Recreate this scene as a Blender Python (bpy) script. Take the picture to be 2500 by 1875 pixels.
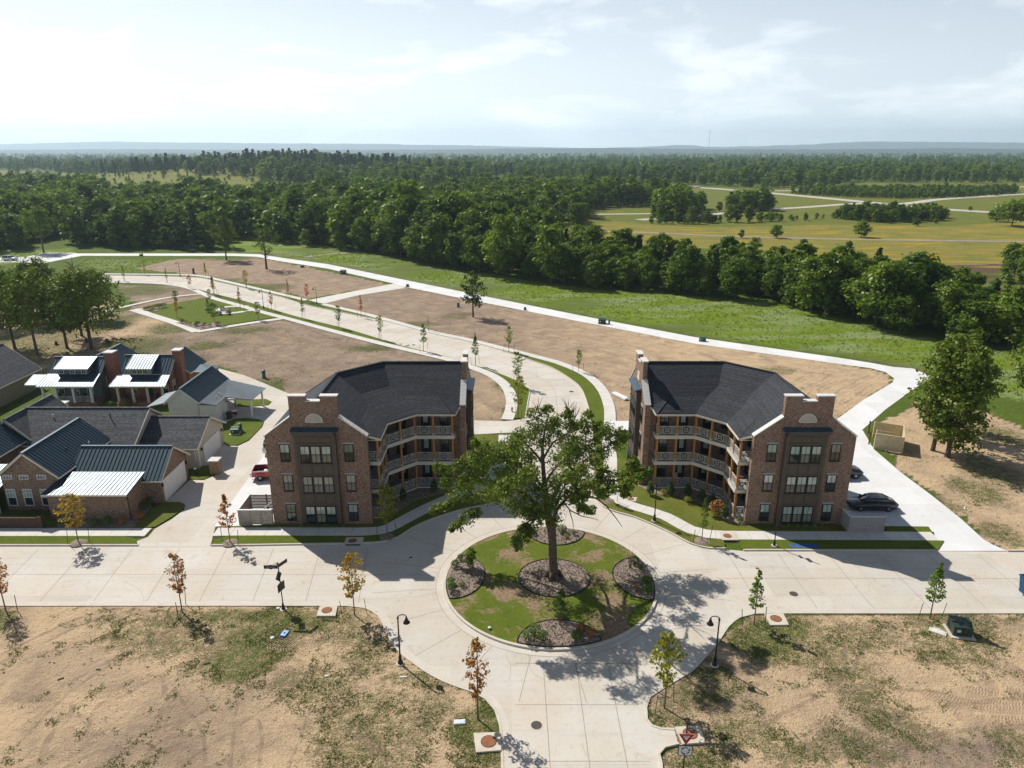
import bpy, math, random
import numpy as np
from mathutils import Vector, Matrix
R = math.radians
scene = bpy.context.scene
for o in list(bpy.data.objects):
    bpy.data.objects.remove(o, do_unlink=True)
COL = scene.collection

# ------------------------------------------------------------------ camera
FPX, PITCH, CAMZ = 1750.0, R(18.1), 35.6
cd = bpy.data.cameras.new('camera'); cam = bpy.data.objects.new('camera', cd); COL.objects.link(cam)
cd.sensor_fit = 'HORIZONTAL'; cd.sensor_width = 36.0; cd.lens = 36.0 * FPX / 2500.0
cd.clip_start = 0.5; cd.clip_end = 80000.0
cam.location = (0, 0, CAMZ); cam.rotation_euler = (R(90) - PITCH, 0, 0)
scene.camera = cam

# ------------------------------------------------------------------ sky, sun, exposure
SUN = Vector((-.713, .72, 1.0)).normalized()
world = bpy.data.worlds.new('World'); scene.world = world; world.use_nodes = True
wn, wl = world.node_tree.nodes, world.node_tree.links
wn.clear()
sky = wn.new('ShaderNodeTexSky'); sky.sky_type = 'NISHITA'; sky.sun_disc = False
sky.sun_elevation = math.asin(SUN.z); sky.sun_rotation = math.atan2(SUN.x, SUN.y)
sky.altitude = 150; sky.air_density = 1.0; sky.dust_density = .5; sky.ozone_density = 3.0
SKY_BASE, SKY_FWD = 17.5, 12.0
bg = wn.new('ShaderNodeBackground'); bg.inputs['Strength'].default_value = 0.05
wo = wn.new('ShaderNodeOutputWorld')
# a hazy belt round the whole horizon, whiter towards the sun, with thin cloud streaks in it
tc = wn.new('ShaderNodeTexCoord')
def wm(op, a, b=0.0, c=0.0, clamp=False):
    n = wn.new('ShaderNodeMath'); n.operation = op; n.use_clamp = clamp
    for i, v in enumerate((a, b, c)):
        if isinstance(v, bpy.types.NodeSocket): wl.new(v, n.inputs[i])
        else: n.inputs[i].default_value = v
    return n.outputs[0]
nv = wn.new('ShaderNodeVectorMath'); nv.operation = 'NORMALIZE'; wl.new(tc.outputs['Generated'], nv.inputs[0])
sp_ = wn.new('ShaderNodeSeparateXYZ'); wl.new(nv.outputs[0], sp_.inputs[0])
dt = wn.new('ShaderNodeVectorMath'); dt.operation = 'DOT_PRODUCT'; wl.new(nv.outputs[0], dt.inputs[0]); dt.inputs[1].default_value = SUN
el = wm('ABSOLUTE', sp_.outputs['Z'])
belt = wm('POWER', 2.718, wm('MULTIPLY', el, -4.2))
fwd = wm('POWER', wm('MAXIMUM', wm('MULTIPLY_ADD', dt.outputs['Value'], .5, .5), 0.0), 2.6)
lum = wm('MULTIPLY_ADD', fwd, SKY_FWD, SKY_BASE)
hc = wn.new('ShaderNodeMixRGB'); hc.blend_type = 'MIX'; hc.inputs['Color1'].default_value = (.81, .915, 1.0, 1); hc.inputs['Color2'].default_value = (1, 1, 1, 1); wl.new(fwd, hc.inputs['Fac'])
hs = wn.new('ShaderNodeVectorMath'); hs.operation = 'SCALE'; wl.new(hc.outputs['Color'], hs.inputs[0]); wl.new(lum, hs.inputs['Scale'])
m1 = wn.new('ShaderNodeMixRGB'); wl.new(wm('MULTIPLY', belt, .93), m1.inputs['Fac']); wl.new(sky.outputs['Color'], m1.inputs['Color1']); wl.new(hs.outputs[0], m1.inputs['Color2'])
mp = wn.new('ShaderNodeMapping'); mp.inputs['Scale'].default_value = (1.0, 1.0, 3.2); mp.inputs['Location'].default_value = (.35, .1, .2)
nz = wn.new('ShaderNodeTexNoise'); nz.inputs['Scale'].default_value = 5.5; nz.inputs['Detail'].default_value = 8.0; nz.inputs['Roughness'].default_value = .56; nz.inputs['Distortion'].default_value = .3
rp = wn.new('ShaderNodeValToRGB'); rp.color_ramp.elements[0].position = .48; rp.color_ramp.elements[1].position = .66
rp.color_ramp.elements[0].color = (0, 0, 0, 1); rp.color_ramp.elements[1].color = (.6, .6, .6, 1)
mx = wn.new('ShaderNodeMixRGB'); mx.blend_type = 'MIX'
cs = wn.new('ShaderNodeVectorMath'); cs.operation = 'SCALE'; cs.inputs[0].default_value = (1.0, 1.01, 1.03); wl.new(wm('MULTIPLY', lum, 1.12), cs.inputs['Scale'])
wl.new(nv.outputs[0], mp.inputs['Vector']); wl.new(mp.outputs['Vector'], nz.inputs['Vector']); wl.new(nz.outputs['Fac'], rp.inputs['Fac'])
wl.new(wm('MULTIPLY', rp.outputs['Color'], wm('MULTIPLY', belt, 1.3, clamp=True)), mx.inputs['Fac'])
wl.new(m1.outputs['Color'], mx.inputs['Color1']); wl.new(cs.outputs[0], mx.inputs['Color2']); wl.new(mx.outputs['Color'], bg.inputs['Color'])
wl.new(bg.outputs['Background'], wo.inputs['Surface'])

sd = bpy.data.lights.new('sun', 'SUN'); sd.energy = 5.0; sd.angle = R(.53); sd.color = (1.0, .955, .88)
sun = bpy.data.objects.new('sun', sd); COL.objects.link(sun)
sun.rotation_euler = (-SUN).to_track_quat('-Z', 'Y').to_euler(); sun.location = (-80, 80, 120)

vs = scene.view_settings
vs.view_transform = 'Standard'; vs.look = 'None'; vs.gamma = 1.0; vs.exposure = 0.27; vs.use_curve_mapping = False
scene.render.engine = 'CYCLES'
cy = scene.cycles
cy.use_denoising = True
try: cy.denoiser = 'OPENIMAGEDENOISE'
except Exception: pass
cy.max_bounces = 5; cy.diffuse_bounces = 3; cy.glossy_bounces = 3; cy.transmission_bounces = 3
cy.transparent_max_bounces = 6; cy.volume_bounces = 1
cy.sample_clamp_indirect = 6.0; cy.caustics_reflective = False; cy.caustics_refractive = False
# ------------------------------------------------------------------ helpers
def G(px, py, z=0.0):
    """where the line of sight through photo pixel (px, py) meets height z: a point of the place"""
    a = (px - 1250.0) / FPX; b = -(py - 937.5) / FPX
    dy = math.cos(PITCH) + b * math.sin(PITCH); dz = -math.sin(PITCH) + b * math.cos(PITCH)
    t = (z - CAMZ) / dz
    return Vector((a * t, dy * t, z))
def GG(pts, z=0.0): return [G(x, y, z) for x, y in pts]
def pix(X, Y, Z=0.0):
    f = Y * math.cos(PITCH) + (CAMZ - Z) * math.sin(PITCH)
    u = Y * math.sin(PITCH) - (CAMZ - Z) * math.cos(PITCH)
    return 1250 + X / f * FPX, 937.5 - u / f * FPX

class MB:
    """collects shapes and links them as one mesh object"""
    def __init__(s): s.v = []; s.f = []; s.m = []
    def add(s, vs, fs, m=0):
        n = len(s.v); s.v += [tuple(v) for v in vs]; s.f += [[i + n for i in f] for f in fs]; s.m += [m] * len(fs)
        return s
    def poly(s, pts, m=0): return s.add(pts, [list(range(len(pts)))], m)
    def box(s, c, d, rz=0.0, m=0):
        x, y, z = d[0] / 2, d[1] / 2, d[2] / 2; cs, sn = math.cos(rz), math.sin(rz)
        vs = []
        for sz in (-z, z):
            for sx, sy in ((-x, -y), (x, -y), (x, y), (-x, y)):
                vs.append((c[0] + sx * cs - sy * sn, c[1] + sx * sn + sy * cs, c[2] + sz))
        return s.add(vs, [(3, 2, 1, 0), (4, 5, 6, 7), (0, 1, 5, 4), (1, 2, 6, 5), (2, 3, 7, 6), (3, 0, 4, 7)], m)
    def b2(s, lo, hi, m=0):
        return s.box([(a + b) / 2 for a, b in zip(lo, hi)], [abs(b - a) for a, b in zip(lo, hi)], 0, m)
    def extr(s, pts, off, m=0):
        """closed outline (3-D points) pushed along off"""
        n = len(pts); o = Vector(off)
        vs = [Vector(p) for p in pts] + [Vector(p) + o for p in pts]
        fs = [list(range(n))[::-1], list(range(n, 2 * n))] + [(i, (i + 1) % n, n + (i + 1) % n, n + i) for i in range(n)]
        return s.add(vs, fs, m)
    def prism(s, pts, z0, z1, m=0): return s.extr([(p[0], p[1], z0) for p in pts], (0, 0, z1 - z0), m)
    def tube(s, pts, rs, n=6, m=0, cap=True):
        pts = [Vector(p) for p in pts]
        if not hasattr(rs, '__len__'): rs = [rs] * len(pts)
        vs = []; fs = []
        for i, p in enumerate(pts):
            d = (pts[min(i + 1, len(pts) - 1)] - pts[max(i - 1, 0)]).normalized()
            a = Vector((0, 0, 1)) if abs(d.z) < .9 else Vector((1, 0, 0))
            u = d.cross(a).normalized(); w = d.cross(u)
            for k in range(n):
                t = 2 * math.pi * k / n
                vs.append(p + (u * math.cos(t) + w * math.sin(t)) * rs[i])
        for i in range(len(pts) - 1):
            for k in range(n):
                a, b = i * n + k, i * n + (k + 1) % n
                fs.append((a, b, b + n, a + n))
        if cap:
            fs.append(list(range(n))[::-1]); fs.append([(len(pts) - 1) * n + k for k in range(n)])
        return s.add(vs, fs, m)
    def lathe(s, prof, c=(0, 0, 0), n=16, m=0):
        """prof: list of (radius, z)"""
        return s.tube([(c[0], c[1], c[2] + z + i * 1e-5) for i, (r, z) in enumerate(prof)], [r for r, z in prof], n, m)
    def beam(s, a, b, w, h=None, m=0):
        a, b = Vector(a), Vector(b); d = b - a; h = h or w
        up = Vector((0, 0, 1)) if abs(d.normalized().z) < .95 else Vector((0, 1, 0))
        u = d.cross(up).normalized() * w / 2; v = u.cross(d).normalized() * h / 2
        return s.extr([a - u - v, a + u - v, a + u + v, a - u + v], d, m)
    def build(s, name, mats, parent=None, smooth=False, local=False):
        me = bpy.data.meshes.new(name)
        off = Vector((0, 0, 0))
        if parent is not None and not local:
            off = parent.location.copy()
            if parent.parent is not None: off += parent.parent.location
        me.from_pydata([(v[0] - off.x, v[1] - off.y, v[2] - off.z) for v in s.v], [], s.f)
        if not isinstance(mats, (list, tuple)): mats = [mats]
        for m in mats: me.materials.append(m)
        if len(mats) > 1: me.polygons.foreach_set('material_index', s.m)
        if smooth: me.polygons.foreach_set('use_smooth', [True] * len(s.f))
        me.update()
        return link(name, me, parent)

def link(name, me, parent=None, loc=(0, 0, 0), rz=0.0):
    o = bpy.data.objects.new(name, me); COL.objects.link(o)
    o.location = loc; o.rotation_euler = (0, 0, rz)
    if parent is not None: o.parent = parent
    return o
def tag(o, label=None, cat=None, group=None, kind=None):
    if label: o['label'] = label
    if cat: o['category'] = cat
    if group: o['group'] = group
    if kind: o['kind'] = kind
    return o
def thing(name, label, cat, loc=(0, 0, 0), rz=0.0, group=None):
    o = bpy.data.objects.new(name, None); COL.objects.link(o); o.empty_display_size = .3
    o.location = loc; o.rotation_euler = (0, 0, rz)
    return tag(o, label, cat, group)
def structure(o): o['kind'] = 'structure'; return o
KIDS = {}
def copy_tree(o, loc=None, rz=None, label=None, sc=None, parent=None):
    c = o.copy(); COL.objects.link(c); c.parent = parent
    if loc is not None: c.location = loc
    if rz is not None: c.rotation_euler = (0, 0, rz)
    if sc is not None: c.scale = sc if hasattr(sc, '__len__') else (sc, sc, sc)
    if label: c['label'] = label
    for ch in list(o.children): copy_tree(ch, parent=c)
    return c
def np_mesh(name, V, Q, mats, smooth=False, attrs=None):
    """fast mesh from numpy: V (n,3), Q (m,k)"""
    me = bpy.data.meshes.new(name); V = np.asarray(V, np.float32); Q = np.asarray(Q, np.int32)
    me.vertices.add(len(V)); me.vertices.foreach_set('co', V.ravel())
    k = Q.shape[1]
    me.loops.add(Q.size); me.loops.foreach_set('vertex_index', Q.ravel())
    me.polygons.add(len(Q)); me.polygons.foreach_set('loop_start', np.arange(0, Q.size, k, dtype=np.int32))
    if not isinstance(mats, (list, tuple)): mats = [mats]
    for m in mats: me.materials.append(m)
    me.update(calc_edges=True)
    if smooth: me.polygons.foreach_set('use_smooth', np.ones(len(Q), bool))
    return me

def smooth_line(pts, step=1.0, closed=False):
    """Catmull-Rom through 2-D/3-D points, resampled"""
    P = [Vector(p) for p in pts]; n = len(P); out = []
    rng = range(n if closed else n - 1)
    for i in rng:
        if closed: a, b, c, d = P[(i - 1) % n], P[i], P[(i + 1) % n], P[(i + 2) % n]
        else: a, b, c, d = P[max(i - 1, 0)], P[i], P[i + 1], P[min(i + 2, n - 1)]
        k = max(1, int((c - b).length / step))
        for j in range(k):
            t = j / k
            out.append(.5 * ((2 * b) + (c - a) * t + (2 * a - 5 * b + 4 * c - d) * t * t + (3 * b - a - 3 * c + d) * t ** 3))
    if not closed: out.append(P[-1])
    return out
def offset_line(L, d):
    out = []
    for i, p in enumerate(L):
        t = L[min(i + 1, len(L) - 1)] - L[max(i - 1, 0)]; t.z = 0
        if t.length < 1e-6: t = Vector((1, 0, 0))
        t.normalize()
        out.append(Vector((p.x - t.y * d, p.y + t.x * d, p.z)))
    return out
def resample(L, n):
    P = [Vector(p) for p in L]; cum = [0.0]
    for a, b in zip(P, P[1:]): cum.append(cum[-1] + (b - a).length)
    out = []; j = 0
    for i in range(n):
        s = cum[-1] * i / (n - 1)
        while j < len(P) - 2 and cum[j + 1] < s: j += 1
        L_ = max(cum[j + 1] - cum[j], 1e-9)
        out.append(P[j].lerp(P[j + 1], min(1, max(0, (s - cum[j]) / L_))))
    return out
def strip(mb, A, B, z, m=0, n=None):
    n = n or max(len(A), len(B)); A = resample(A, n); B = resample(B, n)
    vs = [(p.x, p.y, z) for p in A] + [(p.x, p.y, z) for p in B]
    return mb.add(vs, [(i, i + 1, n + i + 1, n + i) for i in range(n - 1)], m)
def ribbon(mb, L, w, z, m=0): return strip(mb, offset_line(L, w / 2), offset_line(L, -w / 2), z, m)
def kerb_run(mb, L, d0, d1, z0, z1, m=0):
    """a raised strip between offsets d0 and d1 of a line, with its sides"""
    A = offset_line(L, d0); B = offset_line(L, d1); n = len(A)
    vs = [(p.x, p.y, z0) for p in A] + [(p.x, p.y, z1) for p in A] + [(p.x, p.y, z1) for p in B] + [(p.x, p.y, z0) for p in B]
    fs = []
    for i in range(n - 1):
        for k in range(3): fs.append((k * n + i, k * n + i + 1, (k + 1) * n + i + 1, (k + 1) * n + i))
    fs += [(0, n, 2 * n, 3 * n), (n - 1, 2 * n - 1, 3 * n - 1, 4 * n - 1)]
    return mb.add(vs, fs, m)

# ------------------------------------------------------------------ materials
class NT:
    def __init__(s, name):
        s.mat = bpy.data.materials.new(name); s.mat.use_nodes = True
        s.n = s.mat.node_tree.nodes; s.l = s.mat.node_tree.links; s.n.clear()
        s.out = s.n.new('ShaderNodeOutputMaterial')
    def new(s, t, **kw):
        n = s.n.new(t)
        for k, v in kw.items(): setattr(n, k, v)
        return n
    def put(s, sock, v):
        if isinstance(v, bpy.types.NodeSocket): s.l.new(v, sock)
        elif hasattr(v, '__len__') and len(v) == 3 and sock.type == 'RGBA': sock.default_value = (*v, 1)
        else: sock.default_value = v
    def math(s, op, a, b=0.0, c=0.0, clamp=False):
        n = s.new('ShaderNodeMath', operation=op, use_clamp=clamp)
        s.put(n.inputs[0], a); s.put(n.inputs[1], b); s.put(n.inputs[2], c)
        return n.outputs[0]
    def mix(s, f, a, b, mode='MIX'):
        n = s.new('ShaderNodeMixRGB', blend_type=mode)
        s.put(n.inputs[0], f); s.put(n.inputs[1], a); s.put(n.inputs[2], b)
        return n.outputs[0]
    def noise(s, vec, scale, detail=4, rough=.55, dist=0.0):
        n = s.new('ShaderNodeTexNoise'); s.put(n.inputs['Vector'], vec)
        n.inputs['Scale'].default_value = scale; n.inputs['Detail'].default_value = detail
        n.inputs['Roughness'].default_value = rough; n.inputs['Distortion'].default_value = dist
        return n.outputs['Fac']
    def ramp(s, v, p0, p1, c0=(0, 0, 0), c1=(1, 1, 1)):
        n = s.new('ShaderNodeValToRGB'); s.put(n.inputs[0], v)
        e = n.color_ramp.elements; e[0].position = p0; e[1].position = p1
        e[0].color = (*c0, 1); e[1].color = (*c1, 1)
        return n.outputs[0]
    def scale(s, vec, sc):
        n = s.new('ShaderNodeMapping'); s.put(n.inputs['Vector'], vec); n.inputs['Scale'].default_value = sc
        return n.outputs[0]
    def attr(s, name):
        n = s.new('ShaderNodeAttribute', attribute_name=name); return n
    def pos(s): return s.new('ShaderNodeNewGeometry').outputs['Position']
    def obj(s): return s.new('ShaderNodeTexCoord').outputs['Object']
    def rnd(s): return s.new('ShaderNodeObjectInfo').outputs['Random']
    def bump(s, h, st=.3, dist=.05):
        n = s.new('ShaderNodeBump'); n.inputs['Strength'].default_value = st; n.inputs['Distance'].default_value = dist
        s.put(n.inputs['Height'], h); return n.outputs[0]
    def done(s, col, rough=.8, spec=.3, metal=0.0, normal=None, **kw):
        p = s.new('ShaderNodeBsdfPrincipled')
        s.put(p.inputs['Base Color'], col); s.put(p.inputs['Roughness'], rough)
        s.put(p.inputs['Specular IOR Level'], spec); s.put(p.inputs['Metallic'], metal)
        for k, v in kw.items(): s.put(p.inputs[k.replace('_', ' ')], v)
        if normal is not None: s.l.new(normal, p.inputs['Normal'])
        s.l.new(p.outputs[0], s.out.inputs['Surface']); return s.mat

def mat(name, c1, c2=None, sc=3.0, rough=.8, spec=.3, metal=0.0, bump=0.0, bsc=30.0, fine=.15, coord='obj', **kw):
    t = NT(name); v = t.obj() if coord == 'obj' else t.pos()
    c2 = c2 or tuple(x * .8 for x in c1)
    col = t.mix(t.ramp(t.noise(v, sc), .35, .65), c1, c2)
    f = t.noise(v, bsc, 3)
    if fine: col = t.mix(1.0, col, t.ramp(f, .25, .75, (1 - fine,) * 3, (1 + fine,) * 3), 'MULTIPLY')
    return t.done(col, rough, spec, metal, t.bump(f, bump, .03) if bump else None, **kw)

def leaf_mat(name, c1, c2, c3=None, tr=.3, sc=.8, rv=.5):
    """leaves: a broad colour change through the crown, one of its own per tree, a little light shining through"""
    t = NT(name); v = t.pos()
    n = t.ramp(t.noise(v, sc, 3), .35, .65)
    col = t.mix(n, c1, c2)
    if c3: col = t.mix(t.ramp(t.noise(v, sc * 2.7 + 1, 2), .48, .62), col, c3)
    f = t.math('ADD', t.math('MULTIPLY', t.rnd(), rv), 1 - rv / 2)
    g = t.new('ShaderNodeCombineXYZ')
    t.put(g.inputs[0], f); t.put(g.inputs[1], t.math('ADD', t.math('MULTIPLY', f, .7), .3)); t.put(g.inputs[2], f)
    col = t.mix(1.0, col, g.outputs[0], 'MULTIPLY')
    d = t.new('ShaderNodeBsdfDiffuse'); t.put(d.inputs['Color'], col)
    tl = t.new('ShaderNodeBsdfTranslucent'); t.put(tl.inputs['Color'], t.mix(1.0, col, (1.15, 1.3, .55), 'MULTIPLY'))
    gl = t.new('ShaderNodeBsdfGlossy'); gl.inputs['Roughness'].default_value = .45
    gl.inputs['Color'].default_value = (.75, .8, .6, 1)
    m1 = t.new('ShaderNodeMixShader'); m1.inputs[0].default_value = tr
    t.l.new(d.outputs[0], m1.inputs[1]); t.l.new(tl.outputs[0], m1.inputs[2])
    m2 = t.new('ShaderNodeMixShader'); m2.inputs[0].default_value = .025
    t.l.new(m1.outputs[0], m2.inputs[1]); t.l.new(gl.outputs[0], m2.inputs[2])
    t.l.new(m2.outputs[0], t.out.inputs['Surface']); return t.mat

def concrete(name, base, warm, stain=.25, sc=.25, slab=None):
    t = NT(name); v = t.pos()
    a = t.noise(v, sc, 5, .6); b = t.noise(v, 2.2, 5, .65); c = t.noise(v, 26, 3); e = t.noise(v, .9, 6, .7, 1.2)
    col = t.mix(t.ramp(a, .38, .66), base, warm)
    col = t.mix(t.math('MULTIPLY', t.ramp(b, .55, .8), stain), col, tuple(x * .62 for x in warm))
    # tracked-in soil and darker tyre streaks along the street
    s = t.noise(t.scale(v, (.05, .9, 1)), 1.6, 4, .6)
    col = t.mix(t.math('MULTIPLY', t.ramp(s, .53, .72), stain * .8), col, tuple(x * .74 for x in base))
    col = t.mix(t.math('MULTIPLY', t.ramp(e, .575, .72), stain * 1.2), col, (.40, .285, .17))
    if slab:
        sn = t.new('ShaderNodeVectorMath', operation='SNAP'); t.put(sn.inputs[0], v); sn.inputs[1].default_value = slab
        w = t.new('ShaderNodeTexWhiteNoise'); t.l.new(sn.outputs[0], w.inputs['Vector'])
        col = t.mix(1.0, col, t.ramp(w.outputs['Value'], 0, 1, (.93, .925, .915), (1.045, 1.045, 1.05)), 'MULTIPLY')
    col = t.mix(1.0, col, t.ramp(c, .2, .8, (.92,) * 3, (1.07,) * 3), 'MULTIPLY')
    return t.done(col, .85, .25, 0, t.bump(c, .15, .01))

M = {}
M['road'] = concrete('road concrete', (.54, .505, .455), (.515, .45, .365), .5, .2, (4.4, 4.3, 50))
M['gutter'] = concrete('gutter concrete', (.55, .51, .45), (.52, .46, .38), .3, .6)
M['kerb'] = concrete('kerb concrete', (.56, .51, .44), (.50, .44, .36), .3, .8)
M['walk'] = concrete('sidewalk concrete', (.60, .575, .535), (.545, .51, .455), .18, .5)
M['new'] = concrete('fresh concrete', (.66, .66, .66), (.63, .615, .595), .2, .3, (4.0, 4.0, 50))
M['pad'] = concrete('inlet concrete', (.56, .51, .43), (.5, .43, .33), .3, 1.2)
M['joint'] = mat('dark joint line', (.24, .205, .165), (.33, .28, .225), 2, .95)  # dark tone of the sawn joints and cracks in the concrete
M['paint'] = mat('white road paint', (.74, .74, .73), None, 4, .7)
M['rust'] = mat('rusty iron', (.20, .075, .035), (.28, .12, .06), 9, .85, bump=.3, bsc=60)
M['iron'] = mat('dark iron', (.05, .04, .035), (.09, .07, .055), 9, .7, bump=.3)

def brick(name, c1, c2, c3):
    t = NT(name); v = t.obj()
    big = t.noise(v, .7, 4)
    rows = t.noise(t.scale(v, (4.2, 4.2, 13.0)), 1.0, 1.0, .5)
    one = t.noise(t.scale(v, (4.6, 4.6, 14.0)), 1.0, 0.0, .5)
    col = t.mix(t.ramp(one, .38, .62), c1, c2)
    col = t.mix(t.math('MULTIPLY', t.ramp(rows, .56, .68), .85), col, c3)
    col = t.mix(1.0, col, t.ramp(big, .3, .7, (.88,) * 3, (1.1,) * 3), 'MULTIPLY')
    return t.done(col, .9, .2, 0, t.bump(rows, .35, .02))
M['brick'] = brick('apartment brick', (.20, .125, .088), (.29, .195, .145), (.066, .045, .036))
M['brick_house'] = brick('house brick', (.22, .145, .10), (.30, .215, .155), (.08, .058, .045))
M['brick_red'] = brick('red brick', (.26, .105, .075), (.32, .16, .115), (.10, .05, .04))
M['lintel'] = mat('cast stone lintel', (.33, .33, .33), (.27, .27, .28), 5)
M['coping'] = mat('pale coping stone', (.62, .60, .57), (.54, .52, .49), 4, bump=.1)
M['trim'] = mat('cream trim', (.64, .58, .46), (.58, .52, .41), 2, .6)
M['white'] = mat('white paint', (.76, .76, .75), (.70, .70, .69), 2, .55)
M['bay'] = mat('brown panelling', (.095, .075, .058), (.085, .066, .05), 1.2, .6)
M['frame'] = mat('black window frame', (.018, .018, .018), None, 4, .4)
M['cedar'] = mat('cedar post', (.42, .20, .062), (.33, .15, .045), 6, .6, bump=.1)
M['siding'] = mat('cream siding', (.50, .455, .38), (.46, .42, .35), 2, .7)
M['tan'] = mat('tan siding', (.30, .245, .18), (.27, .22, .16), 2, .7)
M['grey_siding'] = mat('blue grey siding', (.13, .155, .16), (.11, .13, .14), 2, .7)
M['board'] = mat('white board siding', (.70, .70, .69), (.64, .64, .63), 2, .65)
M['door'] = mat('dark door', (.016, .014, .013), None, 3, .5)
M['bed'] = mat('tan slat wood', (.36, .32, .27), (.30, .26, .21), 3, .8)
M['pine'] = mat('raw pine boards', (.58, .49, .31), (.50, .41, .25), 3, .8)

def glass(name, col, rough=.06):
    t = NT(name); v = t.pos()
    w = t.noise(v, .9, 2)
    return t.done(t.mix(t.ramp(w, .35, .65), col, tuple(x * .72 for x in col)), rough, .8, 0, t.bump(w, .05, .05), Coat_Weight=.6)
M['glass'] = glass('window glass', (.014, .030, .031))
M['blind'] = glass('blind behind glass', (.36, .45, .40), .1)
M['blind_b'] = glass('pale blind behind glass', (.47, .52, .46), .1)
M['blind_c'] = glass('dull blind behind glass', (.22, .22, .17), .1)
M['doorglass'] = glass('frosted door glass', (.30, .40, .42), .15)

def shingle(name, c, k=.35):
    t = NT(name); v = t.obj()
    tab = t.noise(t.scale(v, (3.6, 3.6, 12.0)), 1.0, 1.0)
    row = t.noise(t.scale(v, (.25, .25, 9.0)), 1.0, 0.0)
    f = t.noise(v, 55, 2); big = t.noise(v, .35, 3)
    col = t.mix(t.ramp(tab, .36, .66), tuple(x * (1 - k) for x in c), tuple(x * (1 + k) for x in c))
    col = t.mix(1.0, col, t.ramp(row, .35, .65, (.8,) * 3, (1.16,) * 3), 'MULTIPLY')
    col = t.mix(1.0, col, t.ramp(big, .3, .7, (.9,) * 3, (1.1,) * 3), 'MULTIPLY')
    return t.done(col, .85, .3, 0, t.bump(f, .4, .02))
M['shingle'] = shingle('charcoal shingles', (.026, .029, .036))
M['shingle_grey'] = shingle('weathered grey shingles', (.072, .073, .08), .4)
def metalroof(name, c, r=.41):
    t = NT(name); v = t.obj(); n = t.noise(v, .8, 3)
    col = t.mix(t.ramp(n, .35, .65), c, tuple(x * .88 for x in c))
    return t.done(col, t.math('ADD', t.math('MULTIPLY', n, .12), r - .06), .5, .4, t.bump(t.noise(v, 1.3, 2), .05, .03))
M['metal'] = metalroof('standing seam metal', (.040, .072, .094))
M['metal_glare'] = metalroof('standing seam metal with painted glare', (.16, .19, .21))  # same metal as the dark roofs, sun glare put into a lighter colour
M['cap'] = metalroof('blue metal cap', (.05, .09, .13))
M['steel'] = mat('black painted steel', (.012, .012, .013), None, 5, .45, .4)
M['galv'] = mat('galvanised steel', (.34, .35, .36), None, 6, .45, metal=.6)
M['bark'] = mat('bark', (.075, .055, .042), (.12, .09, .07), 3, .95, bump=.7, bsc=12, fine=.3)
M['bark_pale'] = mat('pale bark', (.15, .115, .09), (.10, .078, .06), 3, .95, bump=.6, bsc=12, fine=.3)
M['bark_red'] = mat('sapling bark', (.12, .085, .06), (.16, .12, .09), 8, .9)
M['stake'] = mat('green steel stake', (.04, .05, .035), None, 8, .7)
M['mulch'] = mat('bark mulch', (.27, .215, .17), (.17, .128, .10), 3, .95, bump=.9, bsc=9, fine=.4, coord='pos')
M['chip'] = mat('mulch chips', (.38, .31, .25), (.17, .12, .085), 6, .95, coord='pos')
M['edging'] = mat('black edging', (.015, .014, .013), None, 4, .7)
M['plug'] = mat('green box paint', (.045, .10, .075), (.04, .085, .065), 3, .5)
M['plug_dark'] = mat('dark green box paint', (.028, .045, .038), (.035, .055, .045), 3, .5)
M['blue'] = mat('blue paint', (.02, .10, .55), None, 5, .6)
M['lid'] = mat('pale plastic lid', (.62, .66, .62), None, 5, .6)
M['stone'] = mat('buff stone', (.36, .26, .16), (.26, .17, .10), 5, .9, bump=.5)

def turf(name, c1, c2, c3, sc=.5):
    t = NT(name); v = t.pos()
    a = t.noise(v, sc, 4, .6); b = t.noise(v, 3.5, 4, .7); c = t.noise(v, 24, 3, .7)
    col = t.mix(t.ramp(a, .35, .65), c1, c2)
    col = t.mix(t.math('MULTIPLY', t.ramp(b, .48, .7), .7), col, c3)
    col = t.mix(1.0, col, t.ramp(c, .2, .8, (.6,) * 3, (1.4,) * 3), 'MULTIPLY')
    return t.done(col, .95, .1, 0, t.bump(t.math('ADD', c, b), .9, .06))
M['turf'] = turf('mown turf', (.105, .140, .014), (.080, .118, .011), (.165, .155, .036))
M['turf_dry'] = turf('browning turf', (.135, .145, .024), (.098, .125, .016), (.20, .16, .06))
def turf_patchy():
    t = NT('worn island turf'); v = t.pos()
    a = t.noise(v, .55, 4, .6); b = t.noise(v, 3.5, 4, .7); c = t.noise(v, 24, 3, .7); p = t.noise(v, .30, 5, .62, .5)
    col = t.mix(t.ramp(a, .35, .65), (.110, .150, .014), (.085, .125, .012))
    col = t.mix(t.math('MULTIPLY', t.ramp(b, .46, .7), .8), col, (.17, .155, .038))
    bare = t.mix(t.ramp(b, .4, .65), (.21, .145, .085), (.33, .235, .15))
    col = t.mix(t.ramp(t.math('ADD', p, t.math('MULTIPLY', t.math('SUBTRACT', b, .5), .22)), .485, .58), col, bare)
    col = t.mix(1.0, col, t.ramp(c, .2, .8, (.6,) * 3, (1.4,) * 3), 'MULTIPLY')
    return t.done(col, .95, .1, 0, t.bump(t.math('ADD', c, b), .9, .06))
M['turf_isl'] = turf_patchy()
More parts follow.
